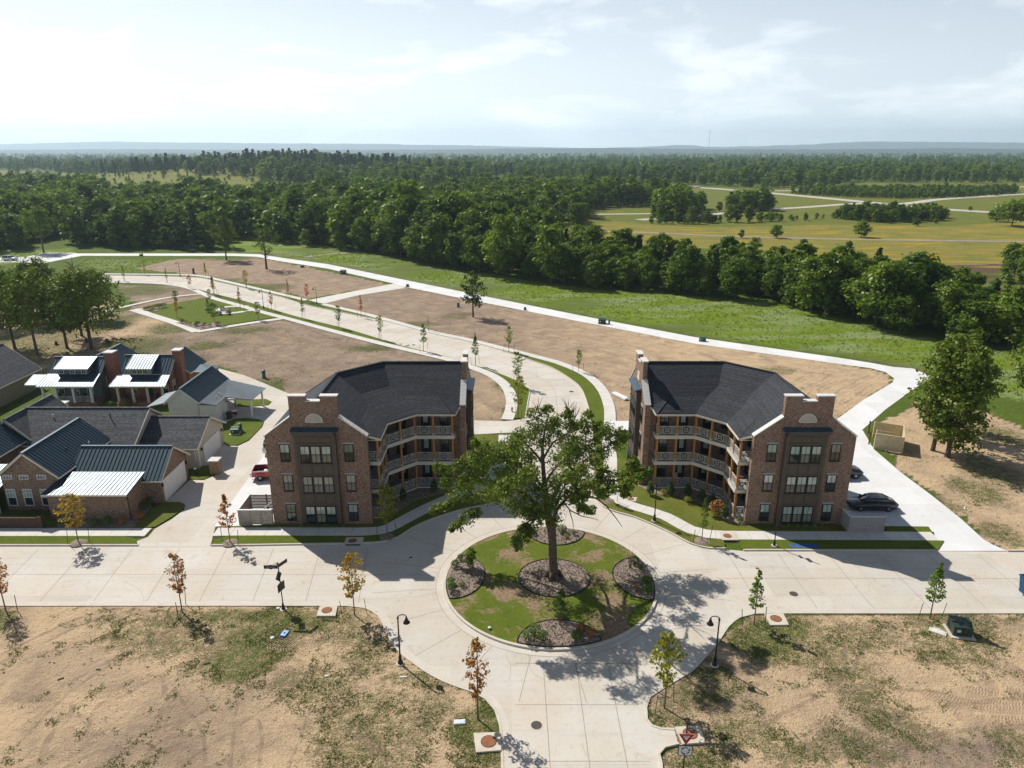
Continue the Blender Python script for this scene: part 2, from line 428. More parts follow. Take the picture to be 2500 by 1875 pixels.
# ------------------------------------------------------------------ the ground: one sheet to the horizon
rs = np.random.RandomState(7)
_LAT = rs.rand(256, 256)
def vnoise(x, y, oct=4, gain=.55):
    out = 0.0; amp = 1.0; tot = 0.0
    for o in range(oct):
        xi = np.floor(x).astype(int); yi = np.floor(y).astype(int); fx = x - xi; fy = y - yi
        fx = fx * fx * (3 - 2 * fx); fy = fy * fy * (3 - 2 * fy)
        a = _LAT[xi & 255, yi & 255]; b = _LAT[(xi + 1) & 255, yi & 255]
        c = _LAT[xi & 255, (yi + 1) & 255]; d = _LAT[(xi + 1) & 255, (yi + 1) & 255]
        out = out + amp * ((a * (1 - fx) + b * fx) * (1 - fy) + (c * (1 - fx) + d * fx) * fy)
        tot += amp; amp *= gain; x = x * 2.03 + 17.3; y = y * 2.03 + 5.1
    return out / tot
def inpoly(px, py, poly):
    ins = np.zeros(px.shape, bool); n = len(poly); j = n - 1
    for i in range(n):
        xi, yi = poly[i][0], poly[i][1]; xj, yj = poly[j][0], poly[j][1]
        if yi != yj:
            ins ^= ((yi > py) != (yj > py)) & (px < (xj - xi) * (py - yi) / (yj - yi) + xi)
        j = i
    return ins
def W(pts): return [(g.x, g.y) for g in GG(pts)]
def ell(X, Y, cx, cy, rx, ry, soft=.5):
    """soft ellipse round a photo point, radii in photo pixels there"""
    g = G(cx, cy); gx = abs(G(cx + rx, cy).x - g.x); gy = abs(G(cx, cy - ry).y - G(cx, cy + ry).y) / 2
    d = np.sqrt(((X - g.x) / gx) ** 2 + ((Y - g.y) / gy) ** 2)
    return np.clip((1 + soft / 2 - d) / soft, 0, 1)

def relief(x, y):
    """the far wooded rise beyond the clearing, and the gentle swell further out"""
    x = np.asarray(x, float); y = np.asarray(y, float)
    a = 17 * np.exp(-(((x + 330) / 190) ** 2 + ((y - 1080) / 240) ** 2))
    return a

OUTER = smooth_line(GG([(-160, 640), (100, 623), (180, 621), (570, 621.5), (634, 623), (691, 634), (800, 650), (1000, 692), (1125, 716), (1186, 730),
                        (1700, 832), (2050, 880), (2125, 891), (2181, 902), (2225, 916)]), 4.0)
def furrow_phase(X, Y):
    """distance to the outer path: the plough lines follow it round"""
    best = np.full(X.shape, 1e9)
    P = [(p.x, p.y) for p in OUTER] + [(g.x, g.y) for g in GG([(2160, 960), (2050, 1019)])]
    for (ax, ay), (bx, by) in zip(P, P[1:]):
        dx, dy = bx - ax, by - ay; t = np.clip(((X - ax) * dx + (Y - ay) * dy) / (dx * dx + dy * dy + 1e-9), 0, 1)
        best = np.minimum(best, np.hypot(X - ax - t * dx, Y - ay - t * dy))
    return best

DIRT = [
    ('sw', W([(-900, 1478), (850, 1478), (891, 1482), (930, 1503), (950, 1546), (1013, 1619), (1110, 1672), (1188, 1705), (1224, 1770), (1231, 2600), (-2500, 2600)])),
    ('se', W([(1836, 1498), (3600, 1496), (4800, 2600), (1616, 2600), (1611, 1850), (1655, 1814), (1585, 1760), (1582, 1700), (1669, 1647), (1750, 1566)])),
    ('nw', W([(540, 897), (480, 885), (330, 900), (250, 860), (200, 800), (290, 760), (340, 745), (300, 720), (280, 695), (430, 697), (520, 722), (700, 780), (1095, 880), (1200, 918),
              (1247, 970), (1232, 1035), (1100, 1035), (760, 985), (673, 946)])),
    ('ne', W([(772, 735), (985, 702), (1125, 726), (1186, 740), (1700, 838), (2050, 888), (2160, 909), (2181, 928), (2050, 1019), (1950, 1070), (1510, 1050), (1487, 985), (1430, 905), (1245, 853)])),
    ('nn', W([(420, 634), (620, 628), (691, 640), (960, 695), (750, 728), (600, 692), (440, 668), (330, 655)])),
    ('ee', W([(2150, 1050), (2270, 950), (2330, 980), (2700, 1130), (3200, 1500), (2450, 1345), (2400, 1316), (2274, 1208), (2134, 1096)])),
]
DIRT_LINES = {'ne', 'nn'}
def channels(X, Y):
    """what grows or lies bare at each point: grass, dark soil, lush meadow, yellow bloom, furrow strength"""
    wx = X + (vnoise(X * .25, Y * .25, 3) - .5) * 4; wy = Y + (vnoise(X * .25 + 40, Y * .25 + 9, 3) - .5) * 4
    big = vnoise(X * .11 + 3, Y * .11 + 8, 4)
    n = X.shape
    grass = np.full(n, .98); dark = np.full(n, .35); lush = np.zeros(n); yel = np.zeros(n); fur = np.zeros(n)
    E = lambda *a, **k: ell(wx, wy, *a, **k)
    # meadow between the outer path and the woods
    mead = inpoly(wx, wy, W([(560, 560), (720, 590), (881, 615), (1125, 660), (1492, 712), (1905, 735), (2068, 785), (2380, 850), (2700, 900), (2700, 1010), (2260, 935), (2225, 905), (2050, 868),
                             (1700, 820), (1186, 722), (691, 628), (560, 612)]))
    lush = np.where(mead, .85, lush)
    lush = np.maximum(lush, .8 * inpoly(wx, wy, W([(-60, 600), (60, 612), (175, 606), (180, 618), (60, 640), (-60, 650)])))
    lush = np.maximum(lush, .6 * inpoly(wx, wy, W([(190, 632), (420, 636), (470, 646), (380, 664), (300, 664), (200, 650)])))
    field = inpoly(wx, wy, W([(1300, 560), (1420, 556), (1500, 540), (1700, 556), (2040, 548), (2330, 552), (2480, 540), (2900, 560), (2900, 690), (2300, 650), (2007, 640), (1800, 610), (1600, 600), (1430, 590)]))
    yel = np.where(field, .75, yel)
    yel = np.maximum(yel, .28 * inpoly(wx, wy, W([(1320, 470), (2700, 430), (2700, 560), (1320, 560)])))
    yel = np.maximum(yel, .4 * inpoly(wx, wy, W([(-100, 412), (330, 430), (660, 430), (660, 475), (250, 470), (-100, 440)])))
    pe = furrow_phase(wx, wy); edge = mead * np.clip((7.5 - pe) / 4.5, 0, 1)
    lush = lush * (1 - .9 * edge); grass = np.where(mead, .98 - .42 * edge, grass); dark = np.where(mead, .35 + .5 * edge, dark)
    for a in ((1010, 655, 90, 16), (1180, 700, 60, 12), (1420, 742, 70, 12), (1640, 800, 120, 10), (930, 632, 50, 7), (760, 612, 60, 8)): q = .75 * E(*a, soft=1); lush = lush * (1 - q); grass = np.where(mead, np.minimum(grass, .98 - .25 * q), grass)
    for nm, poly in DIRT:
        m = inpoly(wx, wy, poly) if nm not in ('sw', 'se', 'ne') else inpoly(X, Y, poly)
        if nm == 'sw':
            g = .06 + .22 * (big - .5)
            for a in ((480, 1545, 210, 70), (330, 1560, 150, 40, ), (600, 1590, 130, 110), (700, 1510, 160, 40), (560, 1640, 60, 60), (830, 1530, 110, 60), (20, 1510, 70, 40),
                      (880, 1600, 90, 60), (1000, 1660, 120, 40), (1050, 1750, 80, 90), (1190, 1790, 60, 140), (880, 1780, 190, 110), (760, 1680, 120, 60), (950, 1850, 190, 70), (1180, 1740, 60, 40), (640, 1500, 200, 22), (300, 1520, 130, 16)):
                g = np.maximum(g, (.47 if a[0] not in (600, 700, 20, 1190, 1180, 640) else .62) * E(*a, soft=.9))
            d = .12 + .5 * E(350, 1850, 260, 110, soft=1) + .2 * E(500, 1700, 240, 90, soft=1) + .35 * E(120, 1640, 180, 60, soft=1)
        elif nm == 'se':
            g = .08 + .25 * (big - .5)
            for a in ((1900, 1540, 110, 50), (1840, 1560, 90, 60), (2060, 1560, 180, 40), (1700, 1640, 70, 70), (1690, 1700, 130, 70), (1800, 1800, 130, 70), (1700, 1840, 120, 60), (2080, 1640, 90, 130),
                      (2140, 1720, 90, 110), (2100, 1830, 120, 70), (1960, 1580, 140, 50), (2350, 1540, 160, 60), (2300, 1500, 300, 14), (2330, 1600, 100, 60), (1950, 1850, 160, 50), (1610, 1740, 60, 60), (2440, 1830, 80, 60)):
                g = np.maximum(g, (.48 if a[0] not in (1900, 1840) else .64) * E(*a, soft=.9))
            d = .12 + .75 * E(2250, 1830, 230, 60, soft=1) + .4 * E(1720, 1660, 120, 90, soft=1) + .3 * E(2420, 1520, 150, 30, soft=1)
        elif nm == 'nw':
            g = .22 + .5 * (big - .5)
            for a in ((300, 850, 130, 40), (420, 800, 80, 20), (600, 805, 90, 10), (500, 845, 60, 14), (280, 790, 60, 30), (450, 880, 60, 20), (650, 935, 50, 16), (330, 710, 120, 14), (900, 850, 90, 12)):
                g = np.maximum(g, .6 * E(*a, soft=.9))
            d = .84 - .6 * E(340, 800, 110, 40, soft=1) - .3 * E(1200, 970, 60, 60, soft=1)
        elif nm == 'ne':
            g = .05 + .2 * (big - .5); d = np.clip(.8 - (wx + 5) / 60, .2, .84) + .3 * E(1950, 1020, 130, 60, soft=1)
            for a in ((1120, 770, 60, 10), (1900, 905, 60, 12), (1020, 790, 90, 8)): g = np.maximum(g, .5 * E(*a, soft=.9))
        elif nm == 'nn':
            g = .12 + .3 * (big - .5); d = np.full(n, .75)
            for a in ((640, 700, 90, 10), (520, 685, 90, 9), (560, 632, 70, 6)): g = np.maximum(g, .6 * E(*a, soft=.9))
        else:
            g = .18 + .4 * (big - .5); d = np.full(n, .2)
            for a in ((2300, 1230, 60, 30), (2420, 1150, 70, 50), (2330, 1000, 60, 30), (2440, 1060, 80, 30), (2440, 1300, 60, 30), (2390, 1200, 80, 40)): g = np.maximum(g, .55 * E(*a, soft=.9))
        grass = np.where(m, g, grass); dark = np.where(m, d, dark); lush = np.where(m, 0, lush)
        if nm in DIRT_LINES: fur = np.where(m, 1.0 if nm == 'ne' else .7, fur)
    # grove floor on the left and the marsh on the right
    grove = inpoly(wx, wy, W([(-200, 700), (250, 700), (300, 745), (210, 800), (330, 905), (-200, 960)]))
    grass = np.where(grove, .50 + .5 * (big - .5), grass); dark = np.where(grove, .25, dark)
    marsh = inpoly(wx, wy, W([(2205, 650), (2560, 640), (2560, 730), (2300, 720)]))
    grass = np.where(marsh, .42 + 2.2 * (vnoise(X * .07, Y * .2, 3) - .5), grass); lush = np.where(marsh, .35, lush); dark = np.where(marsh, 1.0, np.minimum(dark, .84))
    return grass, dark, lush, yel, fur

rows = [18.0]
while rows[-1] < 1500: rows.append(rows[-1] * 1.0085)
while rows[-1] < 22000: rows.append(rows[-1] * 1.06)
rows = np.array([-60, -10, 8] + rows); T = np.linspace(-1.25, 1.25, 261)
YY = np.repeat(rows[:, None], len(T), 1); XX = (np.maximum(rows, 26)[:, None] * .85 + 6) * T[None, :]
gr, dk, lu, ye, fu = channels(XX, YY)
ph = furrow_phase(XX, YY); ph = ph + (vnoise(XX * .08, YY * .08, 3) - .5) * 3
V = np.stack([XX, YY, relief(XX, YY)], -1).reshape(-1, 3)
nr, nc = XX.shape
idx = np.arange(nr * nc).reshape(nr, nc)
Q = np.stack([idx[:-1, :-1], idx[:-1, 1:], idx[1:, 1:], idx[1:, :-1]], -1).reshape(-1, 4)

def ground_material():
    t = NT('open ground'); v = t.pos()
    A = t.attr('cover'); B = t.attr('field')
    sa = t.new('ShaderNodeSeparateColor'); t.l.new(A.outputs['Color'], sa.inputs[0])
    sb = t.new('ShaderNodeSeparateColor'); t.l.new(B.outputs['Color'], sb.inputs[0])
    g, dk, lu = sa.outputs[0], sa.outputs[1], sa.outputs[2]; ye, fu, phs = sb.outputs[0], sb.outputs[1], A.outputs['Alpha']
    n0 = t.noise(v, .06, 5, .6); n1 = t.noise(v, .32, 6, .62, .6); n2 = t.noise(v, 1.7, 5, .65); n3 = t.noise(v, 7.0, 4, .7); n4 = t.noise(v, 34, 2, .6)
    # bare soil: pale crust, trodden grey brown, small clods
    d = t.math('ADD', dk, t.math('MULTIPLY', t.math('SUBTRACT', n1, .5), 1.5))
    soil = t.mix(t.ramp(d, .05, .95), (.53, .385, .235), (.245, .182, .138))
    soil = t.mix(t.math('MULTIPLY', t.ramp(n2, .54, .74), .5), soil, (.60, .465, .315))
    soil = t.mix(t.math('MULTIPLY', t.ramp(n3, .52, .70), .55), soil, (.22, .155, .10))
    soil = t.mix(1.0, soil, t.ramp(n4, .2, .8, (.72,) * 3, (1.24,) * 3), 'MULTIPLY')
    # wheel tracks wandering over the lots
    wv = t.new('ShaderNodeTexWave', wave_type='BANDS', bands_direction='X')
    wmap = t.new('ShaderNodeMapping'); t.put(wmap.inputs['Vector'], v); wmap.inputs['Rotation'].default_value = (0, 0, R(-35))
    t.put(wv.inputs['Vector'], wmap.outputs[0]); wv.inputs['Scale'].default_value = .035; wv.inputs['Distortion'].default_value = 9; wv.inputs['Detail'].default_value = 2; wv.inputs['Detail Scale'].default_value = .6
    tr = t.math('MULTIPLY', t.ramp(wv.outputs['Fac'], .88, .99), t.ramp(n1, .42, .6))
    soil = t.mix(t.math('MULTIPLY', tr, .35), soil, (.24, .17, .115))
    # plough lines: bumps, with a little furrow shade put into the colour
    fw = t.math('SINE', t.math('MULTIPLY', phs, 6.2832 * 100 / .85)); fw2 = t.math('SINE', t.math('MULTIPLY', phs, 6.2832 * 100 / 2.3))
    fh = t.math('MULTIPLY', t.math('ADD', fw, fw2), t.math('MULTIPLY', fu, t.ramp(n1, .3, .55)))
    soil = t.mix(t.math('MULTIPLY', t.math('ADD', t.math('MULTIPLY', fh, .15), 0.0, clamp=True), 1.0), soil, (.19, .125, .08))
    soil = t.mix(t.math('MULTIPLY', t.ramp(dk, .88, .98), .9), soil, (.10, .055, .035))
    # grass over it
    gm = t.math('ADD', t.math('MULTIPLY', t.math('SUBTRACT', g, .5), 2.1), t.math('ADD', t.math('MULTIPLY', t.math('SUBTRACT', n2, .5), 2.2), t.math('MULTIPLY', t.math('SUBTRACT', n3, .5), 2.6)))
    gm = t.math('MULTIPLY_ADD', gm, 1.3, .42, clamp=True)
    gc = t.mix(t.ramp(n1, .35, .65), (.088, .128, .017), (.066, .108, .013))
    gc = t.mix(t.math('MULTIPLY', t.ramp(n2, .5, .75), .65), gc, (.185, .165, .055))
    gc = t.mix(1.0, gc, t.ramp(n4, .2, .8, (.65,) * 3, (1.35,) * 3), 'MULTIPLY')
    lush = t.mix(t.ramp(n2, .35, .65), (.170, .235, .016), (.118, .180, .012))
    lush = t.mix(t.math('MULTIPLY', t.ramp(n1, .54, .66), .75), lush, (.20, .195, .05))
    lush = t.mix(t.math('MULTIPLY', t.math('MULTIPLY', t.ramp(t.noise(t.scale(v, (.35, 1, 1)), .16, 3), .47, .58), t.ramp(n3, .46, .6)), .8), lush, (.42, .43, .34))
    gc = t.mix(lu, gc, lush)
    yb = t.mix(t.ramp(n1, .36, .62), (.19, .18, .035), (.25, .205, .06))
    st = t.noise(t.scale(v, (.25, 1.0, 1)), .16, 5, .7)
    yb = t.mix(t.math('MULTIPLY', t.ramp(st, .50, .64), .9), yb, (.50, .285, .012))
    yb = t.mix(t.math('MULTIPLY', t.ramp(n0, .54, .68), .7), yb, (.115, .15, .03))
    yb = t.mix(1.0, yb, t.ramp(n2, .25, .75, (.72,) * 3, (1.25,) * 3), 'MULTIPLY')
    gc = t.mix(ye, gc, yb)
    col = t.mix(gm, soil, gc)
    h = t.math('ADD', t.math('MULTIPLY', n3, .5), t.math('ADD', t.math('MULTIPLY', n2, .9), t.math('MULTIPLY', fh, .07)))
    h = t.math('SUBTRACT', h, t.math('MULTIPLY', tr, .35)); h = t.math('ADD', h, t.math('MULTIPLY', gm, .25))
    return t.done(col, .95, .1, 0, t.bump(h, 1.0, .22))
M['ground'] = ground_material()
me = np_mesh('ground', V, Q, M['ground'])
a = me.color_attributes.new('cover', 'FLOAT_COLOR', 'POINT')
a.data.foreach_set('color', np.stack([gr, dk, lu, ph / 100.0], -1).astype(np.float32).ravel())
a = me.color_attributes.new('field', 'FLOAT_COLOR', 'POINT')
a.data.foreach_set('color', np.stack([ye, fu, np.zeros_like(ye), np.ones_like(ye)], -1).astype(np.float32).ravel())
structure(link('ground', me))

# ------------------------------------------------------------------ roads
ZR = .03
def S(pts, step=.8): return smooth_line(GG(pts), step)
far_l = S([(620, 1333.5), (700, 1332), (800, 1330.5), (883, 1329), (946, 1324), (976, 1313), (1007, 1292.5), (1052, 1271.5), (1127, 1247.5), (1199, 1232), (1238, 1217), (1258, 1195), (1268, 1150), (1274, 1100), (1280, 1058), (1284, 1022),
           (1290, 983), (1294, 958), (1287, 946), (1265, 932), (1220, 913), (1145, 888), (1095, 873), (979, 843.5), (847, 803.7), (727, 774), (618, 741.5), (539, 721.6), (484, 707), (424, 697), (374, 692), (300, 688), (180, 686)])
far_r = S([(160, 671), (300, 673), (414, 675), (489, 679), (524, 687), (598, 704), (688, 726.6), (747, 745), (847, 766), (996, 796), (1145, 833.5), (1245, 863), (1295, 880.7), (1344, 898), (1389, 925), (1417, 950), (1433, 990), (1440, 1025),
           (1447, 1080), (1451, 1143), (1453, 1190), (1459, 1227), (1491, 1248), (1545, 1263.6), (1599, 1286), (1641, 1306), (1684, 1329), (1730, 1341), (1772, 1342)])
far_r2 = S([(1815, 1346), (1900, 1346), (2287, 1347), (2460, 1347.5), (2700, 1348)])
near_l = S([(-700, 1477), (0, 1477.5), (500, 1477.5), (850, 1478), (891, 1483), (927, 1503), (948, 1546), (972, 1584.5), (1013, 1619), (1061, 1650), (1110, 1672), (1155, 1687), (1188, 1705), (1212, 1733), (1224, 1770), (1230, 1875), (1236, 2100), (1240, 2400)])
near_r = S([(1622, 2400), (1618, 2100), (1611, 1867), (1605, 1842), (1620, 1824), (1655, 1815)])
near_r2 = S([(1647, 1784), (1615, 1782), (1590, 1774), (1576, 1757), (1574, 1727), (1583, 1701), (1615, 1680), (1656, 1655), (1684, 1639), (1712, 1610), (1751, 1565), (1775, 1529), (1804, 1506), (1836, 1498), (1885, 1496), (2212, 1496), (2500, 1496), (3300, 1497)])
far_l0 = GG([(-700, 1334), (0, 1334), (620, 1333.5)])
road_outline = near_l + near_r + near_r2 + GG([(3300, 1349)]) + far_r2[::-1] + far_r[::-1] + far_l[::-1] + far_l0[::-1]
mb = MB(); mb.poly([(p.x, p.y, ZR) for p in road_outline])
structure(mb.build('road', M['road']))
# gutters, kerbs
gut = MB(); kb = MB()
for L, sgn in ((near_l, -1), (near_r, -1), (near_r2, -1), (far_r2[::-1], -1), (far_r[::-1], -1), (far_l[::-1], -1)):
    strip(gut, offset_line(L, .02 * sgn), offset_line(L, -.48 * sgn), ZR + .004)
near_hi = .03
kerb_run(kb, near_l, -.16, 0, -.1, ZR + near_hi); kerb_run(kb, near_r, -.16, 0, -.1, ZR + .12); kerb_run(kb, near_r2, -.16, 0, -.1, ZR + .035)
cut = lambda L, x0, x1, y0=-1e9: [p for p in L if x0 <= p.x <= x1 and p.y >= y0]
kerb_run(kb, far_r[::-1], -.16, 0, -.1, ZR + .13)
kerb_run(kb, [p for p in far_r2[::-1] if p.x < G(2290, 1347).x], -.16, 0, -.1, ZR + .13)
kerb_run(kb, [p for p in far_r2[::-1] if p.x > G(2458, 1347).x], -.16, 0, -.1, ZR + .13)
L = far_l[::-1]
y1, y2 = G(1280, 1060).y, G(1284, 1024).y
kerb_run(kb, [p for p in L if p.y > y2], -.16, 0, -.1, ZR + .13)
kerb_run(kb, [p for p in L if p.y < y1], -.16, 0, -.1, ZR + .13)
kerb_run(kb, GG([(516, 1334), (620, 1333.5)])[::-1], -.16, 0, -.1, ZR + .13)
kerb_run(kb, GG([(-700, 1334), (337, 1334)])[::-1], -.16, 0, -.1, ZR + .13)
structure(gut.build('gutter', M['gutter'])); structure(kb.build('kerb', M['kerb']))

# roundabout island
IC = Vector((3.28, 53.87, 0)); IR = 9.0
ring = [IC + Vector((math.cos(t) * IR, math.sin(t) * IR, 0)) for t in [2 * math.pi * k / 128 for k in range(129)]]
mb = MB(); kerb_run(mb, ring, 0, -.22, -.05, ZR + .16); structure(mb.build('island_kerb', M['kerb']))
mb = MB(); strip(mb, offset_line(ring, -.20), offset_line(ring, -.85), ZR + .004); structure(mb.build('island_gutter', M['gutter']))
mb = MB()
N = 40; vs = [(IC.x, IC.y, .34)]; fs = []
for r in range(1, 13):
    for k in range(64):
        a = 2 * math.pi * k / 64; rr = IR * r / 12
        vs.append((IC.x + rr * math.cos(a), IC.y + rr * math.sin(a), .15 + .19 * (1 - (r / 12) ** 2) + .03 * float(vnoise(np.array([rr * math.cos(a) * .6 + 50]), np.array([rr * math.sin(a) * .6 + 50]), 2)[0] - .5)))
for k in range(64): fs.append((0, 1 + k, 1 + (k + 1) % 64))
for r in range(11):
    for k in range(64): a0 = 1 + r * 64 + k; b0 = 1 + r * 64 + (k + 1) % 64; fs.append((a0, a0 + 64, b0 + 64, b0))
mb.add(vs, fs); structure(mb.build('island_lawn', M['turf_isl'] if 'turf_isl' in M else M['turf'], smooth=True))
def isl_z(x, y): return .15 + .19 * max(0, 1 - ((x - IC.x) ** 2 + (y - IC.y) ** 2) / IR ** 2)

# sawn joints of the concrete slabs: thin dark seams
jt = MB()
def seam(a, b, w=.045): strip(jt, [Vector(a)] * 1 + [Vector(b)], offset_line([Vector(a), Vector(b)], w), ZR + .003, n=2)
for i in range(-28, 4):                       # the street's left half, slabs about 4.3 m wide
    x = -9 + i * 4.4
    a, b = Vector((x - .2, 59.1, 0)), Vector((x - .2 + .9, 50.7, 0))
    if x < -9: seam(a, b)
seam((-140, 54.9, 0), (-8, 54.75, 0))
for i in range(0, 18):
    x = 20 + i * 4.6; seam((x, 58.6, 0), (x + .3, 49.9, 0))
seam((18, 54.2, 0), (110, 54.0, 0))
for k in range(20):                           # radial seams round the island
    a = 2 * math.pi * k / 20 + .12; d = Vector((math.cos(a), math.sin(a), 0))
    seam(IC + d * (IR + .8), IC + d * (IR + (6.2 if d.y > -.2 else 5.6)))
L = [IC + Vector((math.cos(t), math.sin(t), 0)) * (IR + .86) for t in [2 * math.pi * k / 96 for k in range(97)]]
strip(jt, L, offset_line(L, .04), ZR + .0065)
for y in (34.5, 39.2, 43.3): seam((.2, y, 0), (9.5, y, 0))
for x in (2.4, 4.8, 7.1): seam((x, 20, 0), (x - .1, 43.3, 0))
mid = resample(far_l[::-1], 220); mid2 = resample(far_r[::-1], 220)   # the winding road
fl = [p for p in far_l if p.y > 70]; fr = [p for p in far_r[::-1] if p.y > 70]
A = resample(fl, 60); B = resample(fr, 60)
for p, q in zip(A[2:50], B[2:50]): seam(p.lerp(q, .06), p.lerp(q, .94), .05)
cl = [p.lerp(q, .5) for p, q in zip(A, B)]; ribbon(jt, cl, .05, ZR + .003)
for pts in ([(1128, 1473), (1135, 1520), (1150, 1540), (1152, 1570)], [(1235, 1596), (1246, 1630), (1243, 1660)], [(960, 1455), (985, 1452), (1010, 1460), (1075, 1444)], [(1290, 1600), (1296, 1640), (1330, 1660)], [(1690, 1430), (1720, 1400), (1760, 1392)], [(300, 1420), (340, 1440), (352, 1470)]):
    L = S(pts, .35); L = [p + Vector((random.Random(i * 7 + int(p.x * 10)).uniform(-.05, .05), 0, 0)) for i, p in enumerate(L)]; strip(jt, L, offset_line(L, .022), ZR + .0032)
structure(jt.build('slab_seam', M['joint']))

# ------------------------------------------------------------------ paths, drives and lawns
def sheet(name, pts, z, m, kind='structure', step=None, closed=True, side=.0):
    L = smooth_line(GG(pts), step, True) if step else GG(pts)
    mb = MB()
    if side: mb.prism([(p.x, p.y) for p in L], z - side, z)
    else: mb.poly([(p.x, p.y, z) for p in L])
    o = mb.build(name, M[m]); o['kind'] = kind; return o
ZD, ZT, ZW, ZP = ZR + .014, .13, .142, .05
# drive between the houses and the left apartments, running on behind them
sheet('driveway', [(337, 1336), (334, 1322), (362, 1311.6), (378, 1292), (420, 1268), (450, 1245), (450, 1230), (404, 1228), (464, 1172), (498, 1173), (527, 1161), (541, 1145), (533, 1133), (494, 1138),
                   (545, 1082), (580, 1090), (608, 1077), (641, 1043), (645, 1031), (631, 1024), (574, 1022), (557, 1030), (540, 1035), (520, 1028), (525, 985), (470, 940), (455, 905), (480, 899), (534, 900), (598, 917),
                   (673, 948), (760, 985), (900, 1010), (1163, 1027), (1232, 1029), (1262, 1026), (1285, 1020), (1281, 1060), (1262, 1056), (1240, 1057), (1163, 1061), (1000, 1062), (800, 1055), (670, 1090), (660, 1200), (640, 1275), (526, 1287), (513, 1336)], ZD, 'road')
sheet('parking', [(652, 1100), (600, 1178), (545, 1255), (524, 1285), (560, 1287), (690, 1286), (720, 1100)], ZD + .005, 'new')
sheet('parking', [(1990, 1040), (2090, 1048), (2106, 1051), (2134, 1098), (2199, 1154), (2274, 1210), (2349, 1270), (2401, 1318), (2424, 1331), (2459, 1346), (2289, 1346.5), (2280, 1300), (2150, 1292), (2000, 1287), (1930, 1200)], ZD + .005, 'new')
sheet('path', [(p[0], p[1]) for p in [(-160, 645), (40, 640), (70, 650), (150, 634), (200, 624.5), (570, 625), (625, 627), (691, 639), (800, 656), (960, 692), (985, 700), (1186, 740), (1440, 790), (1700, 840), (2050, 889), (2125, 899), (2162, 909), (2183, 924), (2179, 934),
      (2106, 978), (2050, 1019), (1960, 1075), (1990, 1080), (2090, 1052), (2106, 1049), (2162, 1000), (2218, 959), (2275, 920), (2230, 900), (2181, 896), (2125, 886), (2050, 874), (1700, 824), (1440, 775), (1186, 724), (1000, 686), (800, 645), (691, 630), (634, 621), (570, 619), (190, 619), (175, 617), (110, 617), (60, 628), (-160, 632)]], ZR, 'new')
sheet('path', [(752, 733), (790, 742), (870, 722), (990, 703), (965, 692), (860, 712)], ZR + .005, 'walk')
# sidewalks
def walk(pts, w=1.6, z=ZW, m='walk', name='sidewalk'):
    L = S(pts, .8); mb = MB(); kerb_run(mb, L, w / 2, -w / 2, z - .16, z); o = mb.build(name, M[m]); structure(o)
    n = max(2, int(sum((b - a).length for a, b in zip(L, L[1:])) / 1.6)); j = MB(); Q_ = resample(L, n)
    for i in range(1, n - 1):
        d = (Q_[i + 1] - Q_[i - 1]); d.z = 0; d.normalize(); nn = Vector((-d.y, d.x, 0)) * (w / 2)
        strip(j, [Q_[i] - nn, Q_[i] + nn], [Q_[i] - nn + d * .03, Q_[i] + nn + d * .03], z + .003, n=2)
    structure(j.build('sidewalk_seam', M['joint']))
    return L
walk([(-300, 1301.8), (100, 1301.8), (362, 1301.8)], 1.5)
walk([(526, 1301), (618, 1300.5), (800, 1300.5), (901, 1300), (946, 1293), (986, 1272), (1037, 1245), (1097, 1217.6), (1170, 1190), (1210, 1150), (1228, 1110), (1232, 1064)], 1.55)
walk([(1238, 1026), (1247, 1002), (1249, 975), (1236, 945), (1205, 920), (1155, 899), (1095, 879), (931, 840), (797, 805), (713, 782), (648, 765), (578, 745), (519, 728), (464, 705), (399, 694), (300, 690), (180, 688)], 1.7)
walk([(160, 668.5), (300, 670), (399, 671), (484, 674), (534, 684), (608, 701), (698, 722), (748, 734)], 1.6)
walk([(790, 744), (897, 769), (1046, 809), (1145, 831), (1245, 856), (1324, 876), (1369, 889), (1420, 910), (1450, 931), (1473, 958), (1487, 995), (1489, 1030), (1487, 1060), (1486, 1092), (1490, 1119), (1489, 1161), (1493, 1192), (1507, 1217), (1531, 1233),
      (1576, 1247), (1624, 1263), (1656, 1280), (1687, 1296), (1725, 1306), (1766, 1309), (1893, 1310), (2150, 1311), (2282, 1312)], 1.6)
sheet('path', [(1488, 1030), (1545, 1030), (1545, 1052), (1486, 1054)], ZW + .004, 'new')
walk([(244, 764), (402, 729), (520, 716)], 1.3, ZW - .01); walk([(326, 757), (430, 790), (482, 811)], 2.2, ZW - .01); walk([(480, 811), (590, 793), (700, 777)], 1.7, ZW - .014); walk([(330, 757), (344, 756), (360, 766)], 1.8, ZW - .018)
# lawns: raised turf
def lawn(pts, m='turf', z=ZT, step=.6): return sheet('lawn', pts, z, m, 'structure', step, side=.3)
lawn([(-300, 1311.6), (0, 1311.6), (150, 1311.6), (300, 1312), (326, 1315), (334, 1324), (334, 1332.5), (300, 1332.5), (0, 1332.5), (-300, 1332.5)], step=None)
lawn([(-300, 1262), (0, 1262), (330, 1262), (403, 1228), (440, 1228), (453, 1236), (445, 1246), (420, 1264), (380, 1288), (330, 1292), (0, 1292), (-300, 1292)], 'turf_dry', step=None)
lawn([(466, 1138), (496, 1140), (528, 1136), (539, 1145), (526, 1160), (498, 1172), (466, 1172)], step=None)
lawn([(548, 1040), (574, 1023.5), (600, 1022), (631, 1025), (644, 1031), (640, 1043), (607, 1076), (580, 1088.5), (557, 1089), (547, 1083)], step=None)
lawn([(570, 980), (600, 977), (650, 976), (663, 982), (655, 990), (620, 993), (574, 993)], step=None)
